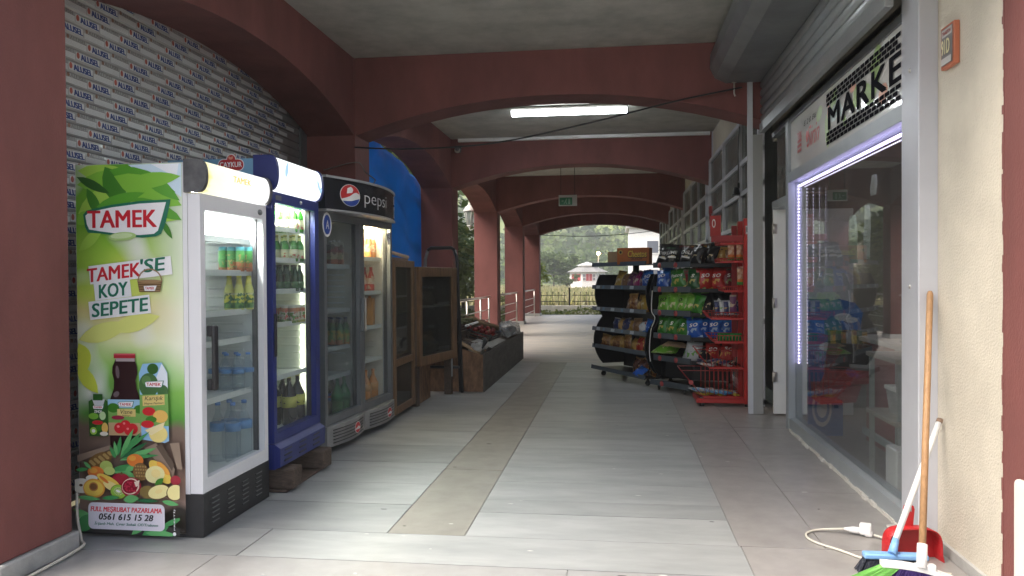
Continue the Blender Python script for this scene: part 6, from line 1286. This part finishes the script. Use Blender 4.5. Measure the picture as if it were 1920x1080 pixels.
# red wire stand ----------------------------------------------------
rw = thing('wire_stand', 'tall red wire basket stand against the shutter rail', 'stand', (1.2, 9.0, 0))
RW = mat('stand_red', (.44, .024, .020), .38, var=.12, vs_=8); RWD = mat('stand_red_dark', (.28, .018, .02), .45)
for y in (8.86, 9.30): MB().bbox(1.365, 1.425, y-.03, y+.03, .03, 2.05, .004, seg=1).build('upright', RW, rw)
MB().box(1.418, 1.424, 8.9, 9.27, .05, 1.96).build('back_panel', RWD, rw); MB().bbox(1.30, 1.36, 9.29, 9.31, .5, 2.0, .003, seg=1).build('upright', RWD, rw)
MB().bbox(.86, 1.42, 8.84, 8.88, .035, .085, .004, seg=1).bbox(.86, 1.42, 9.28, 9.32, .035, .085, .004, seg=1).bbox(.86, .90, 8.885, 9.275, .035, .085, .004, seg=1).build('base_frame', RW, rw)
for x in (.92, 1.40):
    for y in (8.86, 9.30): MB().lathe([(.025, .002), (.02, .035)], 10, (x, y, 0)).build('foot', RUBBER, rw)
def wbasket(xf, z, h, slant, m=RW, nw=9, mt='basket'):
    b = MB(); x1 = 1.362; y0, y1 = 8.855, 9.305; r = .0035
    xl = xf-slant
    for y in (y0, y1): b.tube([(x1, y, z+h), (xl, y, z+h), (xf, y, z), (x1, y, z)], r*1.5, 6)
    b.tube([(xl, y0, z+h), (xl, y1, z+h)], r*1.5, 6).tube([(xf, y0, z), (xf, y1, z)], r*1.5, 6)
    for q in range(nw):
        t = (q+.5)/nw; x = xf+(x1-xf)*t
        for y in (y0, y1): b.tube([(x, y, z), (x, y, z+h)], r, 5)
        b.tube([(x, y0, z), (x, y1, z)], r, 5)
    for q in range(6):
        y = y0+(y1-y0)*(q+.5)/6; b.tube([(xf, y, z), (xl, y, z+h)], r, 5); b.tube([(xf, y, z), (x1, y, z)], r, 5)
    return b.build(mt, m, rw)
BSK = ((.93, .10, .29, .24), (1.0, .42, .20, .14), (1.06, .70, .075, .06), (1.02, .96, .07, .05), (1.16, 1.26, .05, .02), (1.12, 1.58, .04, .01), (1.12, 1.78, .04, .01))
for a in BSK: wbasket(*a)
for i, (xf, z, h, s) in enumerate(BSK): MB().bbox(xf, 1.362, 8.838, 8.848, z-.012, z+.012, .002, seg=1).build('basket_bar', RW, rw)
MB().bbox(1.02, 1.36, 8.84, 8.85, 1.80, 1.87, .003, seg=1).build('header_bar', RWD, rw)
MB().box(1.385, 1.41, 8.826, 8.829, 1.88, 1.97).build('barcode_label', WHITEP, rw); F = Flat((1.385, 8.8255, 1.88), (1, 0, 0), (0, 0, 1), (0, -1, 0), .0005)
for q in range(6): F.poly([(.004+q*.0035, .02), (.006+q*.0035, .02), (.006+q*.0035, .08), (.004+q*.0035, .08)], BLACKI)
F.build('barcode', rw)
MB().lathe([(.026, 0), (.026, .003)], 12, M=Matrix.Translation((.80, 8.85, .26)) @ Matrix.Rotation(math.pi/2, 4, 'X')).build('round_sticker', STICK, rw)
rd2 = thing('hanging_card', 'red snack display card hanging above the wire stand', 'sign', (1.12, 9.28, 1.88)); MB().bbox(-.06, .06, -.01, .01, 0, .24, .004).build('card', RW, rd2); F = Flat((0, -.0102, 0), (1, 0, 0), (0, 0, 1), (0, -1, 0), .0006); F.ell(-.02, .15, .02, .05, KW).ell(-.02, .15, .012, .035, RW); F.build('card_print', rd2)
Loc(rw).done()
# things in the baskets
CAND = printmat('candy_print', (.05, .25, .04), [(.2, (.60, .16, .03)), (.35, (.45, .22, .12)), (.9, (.3, .15, .1))], [((.55, .35, .25), .3, 1, .55)], sc=30)
for i, (x, z, lab) in enumerate(((1.24, 1.60, 'orange tipped snack pouch hanging on the wire stand, left of pair'), (1.33, 1.60, 'orange tipped snack pouch hanging on the wire stand, right of pair'), (1.34, 1.33, 'small red brown pouch hanging lower on the wire stand'), (1.26, 1.02, 'dull pink pouch hanging in the middle of the wire stand'))):
    bag('snack_pouch', CAND if i < 3 else T['purple'], (x, 8.90, z), .1, lab, .075, .20, .05, 0, 0, 7, None, None, None, 'pouch')
WAF = (printmat('wafer_yellow', (.62, .44, .04), [(.3, (.66, .50, .06)), (.7, (.5, .25, .04))], [((.35, .12, .03), 0, 1, .6)], sc=24), printmat('wafer_blue', (.08, .28, .55), [(.3, (.12, .35, .62)), (.8, (.55, .6, .65))], [((.5, .55, .6), 0, 1, .6)], sc=24), printmat('wafer_white', (.55, .55, .56), [(.4, (.6, .6, .6)), (.8, (.2, .2, .25))], [((.6, .2, .05), 0, 1, .6)], sc=24))
LABS = ['yellow', 'blue', 'white']
for i in range(14):
    k = (0, 0, 1, 0, 1, 1, 0, 1, 1, 1, 2, 0, 1, 2)[i]
    bag('wafer_packet', WAF[k], (.98+(i % 7)*.055, 8.93+(i//7)*.12, .108+.012*(i % 3)), br.uniform(-.9, .9)+1.2, '%s wafer packet lying in the lowest red basket' % LABS[k], .08, .20, .028, -1.45+br.uniform(-.1, .15), 0, 8, None, None, '%s wafer packets in the lowest basket' % LABS[k], 'packet')
for i in range(9): bag('chocolate_packet', (WAF[2], T['black'], T['navy'])[i % 3], (1.06+(i % 5)*.062, 8.95+(i//5)*.14, .43+.012*(i % 3)), br.uniform(-.8, .8)+1.0, ('white', 'black', 'dark blue')[i % 3]+' wrapped packet lying in the second red basket', .08, .19, .03, -1.4, 0, 8, None, None, ('white', 'black', 'dark blue')[i % 3]+' packets in the second basket', 'packet')
GC = mat('foil_green', (.02, .24, .06), .2, .4)
for i in range(6): bag('foil_packet', GC, (1.12+i*.042, 8.90, .715), 0, 'shiny green foil packet in the shallow red basket, %s from its left end' % ORD[i], .05, .085, .045, -.2, 0, 9, None, None, 'green foil packets in the red basket', 'packet')
for i in range(5): bag('chewing_packet', T['silver'] if i % 2 else T['navy'], (1.10+i*.05, 8.93, 1.0), .2, ('silver' if i % 2 else 'dark')+' small packet in the middle red basket', .06, .16, .03, -.2, 0, 10, None, None, ('silver' if i % 2 else 'dark')+' small packets in the middle basket', 'packet')
# ================================================================== inside the market window
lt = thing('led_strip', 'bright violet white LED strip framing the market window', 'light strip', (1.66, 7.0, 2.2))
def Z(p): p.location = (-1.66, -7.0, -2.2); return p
Z(MB().tube([(1.655, 4.66, 2.245), (1.655, 7.53, 2.245)], .010, 6).build('strip_tube', glow('led_a', (.62, .52, 1.0), 6.5), lt))
lv = MB(); z = .62
while z < 2.23: lv.box(1.645, 1.655, 7.505, 7.53, z, z+.013); z += .03
Z(lv.build('led_row', glow('led_a', (.62, .52, 1.0), 6.5), lt))
Z(MB().box(1.648, 1.652, 7.531, 7.54, .62, 2.245).build('strip_backing', WHITE, lt))
for k, s in enumerate((2.6, 1.6, 1.0, .6)):  # dimmer dot rows added to imitate the strip's repeated reflections in the glass
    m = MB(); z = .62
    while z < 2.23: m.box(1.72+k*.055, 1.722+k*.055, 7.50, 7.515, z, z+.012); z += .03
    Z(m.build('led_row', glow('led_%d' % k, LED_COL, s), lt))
Z(MB().tube([(1.70, 4.66, 2.235), (1.70, 7.50, 2.235)], .004, 5).build('strip_tube', glow('led_c', LED_COL, 2), lt))  # faint second line added as the top strip's ghost in the glass
PAP = mat('paper', (.66, .67, .64), .7)
def paper(label, x, y, z, w, h, rx, m=PAP, cat='paper'):
    t = thing('paper_notice', label, cat, (x, y, z)); mb = MB(); N = 5
    for j in range(N+1):
        for i in range(N+1): mb.v.append((.012*math.sin(i*.9+j*.6)*(j/N), (i/N-.5)*w+(j/N-.5)*h*math.sin(rx)*.3, (j/N-.5)*h))
    for j in range(N):
        for i in range(N): a = j*(N+1)+i; mb.f.append((a, a+1, a+N+2, a+N+1)); mb.m.append(0); mb.sm.append(True)
    solid(mb.build('sheet', m, t), .0015); F = Flat((-.004, 0, 0), (0, -1, 0), (0, 0, 1), (-1, 0, 0), .0008)
    for q in range(5): F.rrect(-w*.32, w*(.30-.06*(q % 2)), h*(.28-.12*q), h*(.30-.12*q), .002, mat('notice_ink', (.38, .39, .38), .7))
    F.build('notice_text', t); return t
paper('small pale paper notice stuck highest inside the market window', 1.66, 5.42, 2.01, .11, .13, 0)
paper('tall white paper notice below the smallest one in the window', 1.66, 5.56, 1.71, .12, .36, .1)
paper('larger tilted pale notice left of the tall one in the window', 1.67, 5.92, 1.68, .20, .34, .5, mat('paper_green', (.52, .58, .48), .7))
# blue cardboard display
bd = thing('display_stand', 'blue cloud printed cardboard ice cream display inside the window', 'display', (1.90, 7.22, 0)); bd.scale = (.56, 1, .87)
DBL = mat('display_blue', (.02, .16, .50), .5, var=.2, vs_=2); DWH = mat('display_cloud', (.70, .74, .78), .6); DRD = mat('display_red', (.36, .03, .035), .5)
pts = [(-.42, .02), (.10, .02), (.10, .66), (.36, .74), (.42, .98), (.36, 1.12), (.40, 1.26), (.28, 1.36), (.05, 1.40), (-.10, 1.38), (-.12, 1.56), (-.2, 1.68), (-.30, 1.54), (-.42, 1.52)]
def dsp(p, h0, h1, m, nm): return MB().prism(p, h0, h1, 'Y').build(nm, m, bd)
dsp(pts, .0, .03, DBL, 'backboard'); dsp([(-.42, 1.40), (.0, 1.40), (-.04, 1.54), (-.2, 1.68), (-.3, 1.56), (-.42, 1.52)], -.008, -.001, DWH, 'cloud_top')
F = Flat((0, -.001, 0), (1, 0, 0), (0, 0, 1), (0, -1, 0), .001)
for x, z, a, b in ((.10, 1.22, .13, .04), (.22, 1.19, .1, .03), (-.1, .92, .16, .05), (.02, .88, .1, .035), (.24, 1.0, .08, .03)): F.ell(x, z, a, b, DWH)
for q in range(3): F.ell(-.22, .30, .15-.035*q, .19-.045*q, (DWH, DBL, DWH)[q])
F.build('cloud_print', bd)
MB().prism([(-.20, .66), (.36, .66), (.42, .96), (-.12, .98)], -.32, -.012, 'Y').build('tray', BLACKM, bd); MB().prism([(-.40, .58), (.30, .60), (.40, .72), (-.30, .74)], -.36, -.33, 'Y').build('tray_front', DRD, bd)
MB().prism([(-.38, .40), (.12, .42), (.20, .58), (-.40, .57)], -.34, -.03, 'Y').build('lower_tray', DRD, bd)
bp = random.Random(6)
for i in range(7):
    for j in range(2): bag('sweet_packet', (WAF[0], T['darkgreen'], T['gold'], T['silver'])[(i+j) % 4], (1.80+i*.042, 6.93+j*.09, .85), 0, ('yellow', 'dark green', 'gold', 'silver')[(i+j) % 4]+' sweet packet standing in the blue display tray', .045, .11, .03, -.1, 0, 11, None, None, ('yellow', 'dark green', 'gold', 'silver')[(i+j) % 4]+' packets in the blue display', 'packet')
cl_ = thing('tube_lamp', 'lit tube lamp on the ceiling deep inside the market', 'lamp', (3.9, 6.6, 3.0)); MB().bbox(-.06, .06, -.75, .75, -.08, -.03, .008).build('diffuser', glow('shop_tube_b', (1, .95, .86), 9), cl_); MB().bbox(-.05, .05, -.77, .77, -.029, -.001, .004).build('lamp_body', WHITE, cl_)  # unseen lamp added to brighten the room behind the window
# counter with red front
ctr = thing('shop_counter', 'shop counter with pale top and red front behind the window', 'counter', (3.0, 6.0, 0))
MB().box(-.9, -.86, -1.1, 1.05, .02, .86).build('front_panel', mat('counter_red', (.30, .045, .04), .6, var=.3, vs_=2), ctr); MB().bbox(-1.0, .6, -1.15, 1.1, .88, .92, .008).build('counter_top', mat('counter_top', (.52, .50, .45), .4), ctr)
for y in (-1.0, .1): MB().box(-.97, -.93, y, y+.04, .02, .879).build('counter_leg', mat('counter_frame', (.33, .40, .38), .5), ctr)
MB().box(-.965, -.935, -1.0, .95, .10, .15).build('counter_rail', mat('counter_frame', (.33, .40, .38), .5), ctr)
tb = thing('tablet_stand', 'slim grey screen lying tilted on the counter', 'screen', (2.22, 6.1, .925)); tb.rotation_euler = (0, R(-14), 0); MB().bbox(-.16, .16, -.2, .2, .0, .02, .006).build('screen_case', WHITE, tb); MB().box(-.14, .14, -.18, .18, .0202, .0225).build('screen', mat('screen_grey', (.20, .22, .24), .15), tb)
shf = thing('side_table', 'small metal table with two shelves close behind the window', 'table', (1.94, 5.60, 0)); GRM = mat('table_grey', (.30, .33, .31), .5)
MB().box(-.2, .3, -.35, .25, .46, .49).build('shelf', mat('shelf_board', (.36, .33, .28), .6), shf); MB().box(-.2, .3, -.35, .25, .86, .89).build('shelf', mat('shelf_board', (.36, .33, .28), .6), shf)
for x in (-.18, .27):
    for y in (-.33, .22): MB().box(x, x+.03, y, y+.03, .002, .458).box(x, x+.03, y, y+.03, .492, .858).build('leg', GRM, shf)
MB().tube([(1.98-1.98+.08, .06, .002), (.08, .06, .457)], .035, 10).tube([(.08, .06, .492), (.08, .06, .858)], .035, 10).build('orange_pipe', mat('orange_pipe', (.52, .14, .04), .5), shf)
tub = thing('storage_tub', 'clear white plastic tub on the table behind the window', 'tub', (1.93, 5.48, .493)); MB().prism([(-.10, 0), (.10, 0), (.125, .16), (-.125, .16)], -.16, .16, 'Y').build('tub_body', glassm('tub_plastic', (.7, .72, .72), .2, dirt=.7, dirtcol=(.66, .67, .67)), tub); MB().bbox(-.135, .135, -.17, .17, .161, .19, .008).build('lid', WHITE, tub)
pb = thing('power_box', 'white rectangular power unit on the floor behind the window', 'power unit', (1.79, 5.22, .0)); MB().bbox(-.09, .09, -.10, .10, .05, .34, .01).build('case', WHITE, pb); MB().lathe([(.02, 0), (.02, .08)], 8).build('stub', BLACK, pb)
cable([(1.80, 5.10, .08), (1.74, 5.02, .05), (1.73, 4.92, .03), (1.80, 4.86, .02), (1.9, 5.0, .02)], .012, mat('grey_cord', (.36, .35, .33), .6), 'grey cord looping below the white power unit in the window')
cable([(1.75, 5.08, .32), (1.71, 5.0, .28), (1.71, 4.98, .2), (1.75, 5.06, .14)], .007, BLACK, 'thin black cord curling beside the power unit in the window')
sh_ = thing('shop_shelving', 'dim stocked shelving along the back of the market', 'shelving', (4.6, 7.6, 0))
for z in (.1, .55, 1.0, 1.45, 1.9): MB().box(-.2, .25, -2.6, 1.2, z, z+.03).build('shelf', mat('shelf_dim', (.25, .25, .24), .6), sh_)
MB().box(.25, .28, -2.6, 1.2, 0, 2.2).build('back_panel', mat('shelf_dim', (.25, .25, .24), .6), sh_)
for k in range(60):
    z = (.13, .58, 1.03, 1.48)[k % 4]; c = bp.choice(((.5, .1, .05), (.1, .3, .08), (.6, .5, .1), (.1, .15, .4), (.5, .5, .48))); y = 5.1+(k//4)*.24
    tag(MB().bbox(4.45, 4.58, y, y+.18, z+.001, z+bp.uniform(.18, .34), .004, seg=1).build('grocery_box', mat('grocery_%d' % int(c[0]*100+c[2]*1000), c, .5)), 'plain grocery packet standing on the dim back shelving', 'packet', 'packets on the back shelving')
sl_ = thing('tube_lamp', 'small lit tube lamp on the end wall inside the market', 'lamp', (2.34, 8.85, 1.66)); MB().bbox(-.16, .16, -.02, .02, -.02, .02, .006).build('diffuser', glow('shop_tube', (1, .95, .85), 30), sl_)  # glowing bar added in place of a mirrored light; no wall lamp there
MB().box(-.15, .15, .021, .049, -.015, .015).build('bracket', BLACKM, sl_)
bk = thing('lottery_sign', 'pale yellow sign board above the small lamp inside the market', 'sign', (2.30, 8.87, 1.84)); MB().bbox(-.25, .25, -.02, .02, -.1, .1, .006).build('board', mat('sign_yellow', (.55, .45, .20), .5), bk); F = Flat((0, -.021, 0), (1, 0, 0), (0, 0, 1), (0, -1, 0), .001); F.text('OYUN', .1, 0, .3, .07, mat('oyun_red', (.4, .05, .05), .5), bold=.02); F.build('sign_letters', bk)

# ================================================================== brooms, dustpan, extension lead by the post
br1 = thing('broom', 'wooden handled broom with purple and green bristles', 'broom', (1.35, 3.77, 0))
WH_ = mat('broom_wood', (.46, .26, .12), .55, var=.3, vs_=6, stretch=(10, 10, 1))
HB = Vector((.012, .0, .135)); HT = Vector((.265, .59, 1.335))
MB().tube([HB, HB+(HT-HB)*.5, HT-(HT-HB)*.012, HT], .0155, 12, radii=[.0155, .0158, .0155, .011]).build('handle', WH_, br1)
MB().tube([HB-(HT-HB)*.03, HB+(HT-HB)*.05], .022, 12).bbox(-.02, .07, -.02, .02, .085, .115, .008).build('socket', WHITE, br1)
hd = MB(); N = 14
for i in range(N+1):
    t = i/N; x = -.19+t*.40; z = .122-.075*t-.02*math.sin(math.pi*t)*-1; hd.v += [(x, -.022, z), (x, .022, z), (x, .02, z-.024), (x, -.02, z-.024)]
for i in range(N):
    a = 4*i
    for k in range(4): hd.f.append((a+k, a+(k+1) % 4, a+4+(k+1) % 4, a+4+k)); hd.m.append(0); hd.sm.append(False)
hd.f += [(0, 3, 2, 1), (4*N, 4*N+1, 4*N+2, 4*N+3)]; hd.m += [0, 0]; hd.sm += [False]*2
hd.build('head', WHITE, br1)
def bristles(x0, x1, zf, L_, n, fan, r, seed):
    g = random.Random(seed); mb = MB()
    for k in range(n):
        t = g.random(); x = x0+(x1-x0)*t; y = g.uniform(-.017, .017); z = zf(x); e = (x+fan*(x-.0)+g.uniform(-.008, .008)-L_*.35, y*1.8+g.uniform(-.006, .006), max(.004, z-L_*g.uniform(.9, 1.02)))
        mb.tube([(x, y, z), ((x*2+e[0])/3, (y*2+e[1])/3, (z*2+e[2])/3), e], r, 3, cap=False)
    return mb
zf = lambda x: .100-.075*((x+.19)/.40)+.02*math.sin(math.pi*((x+.19)/.40))
bristles(-.19, -.10, zf, .095, 380, .9, .0012, 1).build('bristles', mat('bristle_green', (.20, .55, .10), .5), br1)['kind'] = 'stuff'
bristles(-.10, .205, zf, .075, 1100, .25, .0012, 2).build('bristles', mat('bristle_purple', (.07, .03, .20), .5), br1)['kind'] = 'stuff'
br2 = thing('broom', 'white handled broom with pale blue head and dark bristles', 'broom', (1.315, 3.94, 0))
A_ = Vector((-.02, 0, .135)); B_ = Vector((.32, .35, .675))
MB().tube([A_, A_+(B_-A_)*.8, B_], .0145, 12).build('handle', WHITE, br2); MB().tube([B_-(B_-A_)*.02, B_+(B_-A_)*.012], .0152, 12).build('handle_end', mat('rust_end', (.24, .16, .11), .8), br2)
BBL = mat('head_blue', (.22, .42, .72), .4); MB().tube([A_-(B_-A_)*.06, A_+(B_-A_)*.05], .024, 12, radii=[.026, .019]).bbox(-.20, .17, -.028, .028, .075, .102, .008).build('head', BBL, br2)
bristles(-.195, .165, lambda x: .078, .07, 900, .12, .0016, 3).build('bristles', mat('bristle_dark', (.035, .04, .06), .5), br2)['kind'] = 'stuff'
dp = thing('dustpan', 'red plastic dustpan standing upright against the grey post', 'dustpan', (1.45, 4.15, 0)); dp.scale = (1, 1, .69); dp.rotation_euler = (0, 0, R(8))
RP = mat('dustpan_red', (.46, .018, .022), .35, var=.1, vs_=10)
N = 22; prof = []
for i in range(N+1): a = math.pi*i/N; prof.append((-.165*math.copysign(abs(math.cos(a))**.55, math.cos(a)), .05+.19*math.sin(a)**.5))
prof = [(-.175, .004)]+prof+[(.175, .004)]
mb = MB().prism(prof, .03, .036, 'Y'); 
for (x0, z0), (x1, z1) in zip(prof, prof[1:]): mb._add([(x0, .0301, z0), (x1, .0301, z1), (x1*1.02, -.045, z1*1.02), (x0*1.02, -.045, z0*1.02), (x0*.97, .0301, z0-.006), (x1*.97, .0301, z1-.006), (x1*.99, -.045, z1*1.0-.004), (x0*.99, -.045, z0-.003)], [(0, 1, 2, 3), (4, 7, 6, 5), (3, 2, 6, 7)], 0, True)
mb.build('pan', RP, dp); 
hp_ = [(-.018, .235), (.018, .235), (.022, .31), (.026, .36), (.02, .385), (0, .392), (-.02, .385), (-.026, .36), (-.022, .31)]
MB().prism(hp_, .018, .035, 'Y').build('handle', RP, dp); MB().prism([(-.009, .345), (.009, .345), (.009, .375), (-.009, .375)], .0155, .0178, 'Y').build('hanging_hole', mat('hole_grey', (.35, .33, .33), .6), dp)
cordm = mat('cream_cord', (.62, .59, .50), .5)
pg = thing('extension_socket', 'white extension socket with a plug in it lying on the floor by the window', 'socket', (1.31, 4.50, 0)); pg.rotation_euler = (0, 0, R(-20))
MB().bbox(-.005, .055, -.02, .02, .012, .075, .008).build('socket_body', WHITE, pg); MB().lathe([(.014, 0), (.018, .012), (.018, .04), (.012, .06), (.006, .085)], 12, M=Matrix.Translation((-.0, 0, .03)) @ Matrix.Rotation(-math.pi/2, 4, 'Y')).build('plug', WHITE, pg); MB().bbox(.02, .06, -.018, .018, .004, .035, .008).build('cord_grip', WHITE, pg)
cable([(1.23, 4.53, .028), (1.10, 4.55, .012), (1.02, 4.48, .008), (1.03, 4.36, .008), (1.14, 4.22, .008), (1.26, 4.06, .008), (1.40, 3.99, .008), (1.56, 3.95, .008)], .0065, cordm, 'cream extension lead curving over the marble floor to the socket')
cable([(1.37, 4.47, .018), (1.44, 4.42, .01), (1.50, 4.34, .008), (1.55, 4.26, .02)], .0065, cordm, 'short cream lead running from the plug behind the dustpan')
cable([(1.60, 4.55, .02), (1.54, 4.60, .03), (1.50, 4.66, .012), (1.53, 4.56, .008), (1.60, 4.44, .008)], .008, mat('grey_cord2', (.42, .41, .38), .6), 'grey cord loop coming out under the window frame')
cable([(-2.985, 4.02, .24), (-2.94, 3.96, .12), (-2.86, 3.88, .03), (-2.80, 3.80, .02), (-2.79, 3.5, .010), (-2.80, 3.2, .008), (-2.9, 2.9, .008), (-2.95, 2.6, .008)], .008, cordm, 'cream power lead running along the foot of the first red pillar')
wp = thing('utility_box', 'rounded white plastic box at the red pier on the right edge', 'box', (1.62, 3.18, 0)); MB().bbox(-.04, .0, -.2, .24, .002, .60, .02, seg=3).build('panel_body', mat('panel_cream', (.70, .66, .60), .45), wp)
# small bell and lamp on the shop row further along
bl = thing('alarm_bell', 'small red alarm bell box on the shop row beyond the red stand', 'alarm', (1.53, 13.1, 2.5)); MB().bbox(-.05, 0, -.06, .06, -.06, .06, .008).lathe([(.02, 0), (.012, -.2)], 8, (-.03, 0, -.06)).build('bell_box', mat('alarm_red', (.30, .03, .03), .5), bl)
wl2 = thing('wall_spotlight', 'small black spotlight on the grid window of the shop row', 'spotlight', (1.53, 10.22, 2.5)); MB().bbox(-.03, 0, -.02, .02, .03, .10, .006).build('bracket', BLACK, wl2); MB().lathe([(.03, .04), (.05, -.05), (.055, -.06)], 12, (-.04, 0, 0)).build('lamp_shade', BLACK, wl2)
cable([(1.525, 10.2, 3.3), (1.52, 10.25, 3.0), (1.51, 10.18, 2.8), (1.515, 10.22, 2.62)], .007, BLACK, 'black flex running down the grid window to the spotlight')

for root, k in ((br1, .86), (br2, .78), (dp, .80)):
    for c in root.children:
        if c.name.split('.')[0] in ('head', 'bristles', 'pan'): c.scale.x = k
# air: faint haze so that the hills fade
hzb = MB().box(-880, 300, -190, 1100, -1.5, 130).build('haze', bpy.data.materials.new('haze_air')); hm_ = hzb.data.materials[0]; hm_.use_nodes = True; n = hm_.node_tree.nodes; n.clear()
ov = n.new('ShaderNodeOutputMaterial'); pv_ = n.new('ShaderNodeVolumePrincipled'); pv_.inputs['Color'].default_value = (.95, .96, .96, 1); pv_.inputs['Density'].default_value = .0014; pv_.inputs['Anisotropy'].default_value = .2
hm_.node_tree.links.new(pv_.outputs[0], ov.inputs['Volume']); tag(hzb, kind='stuff')
bpy.context.view_layer.update()
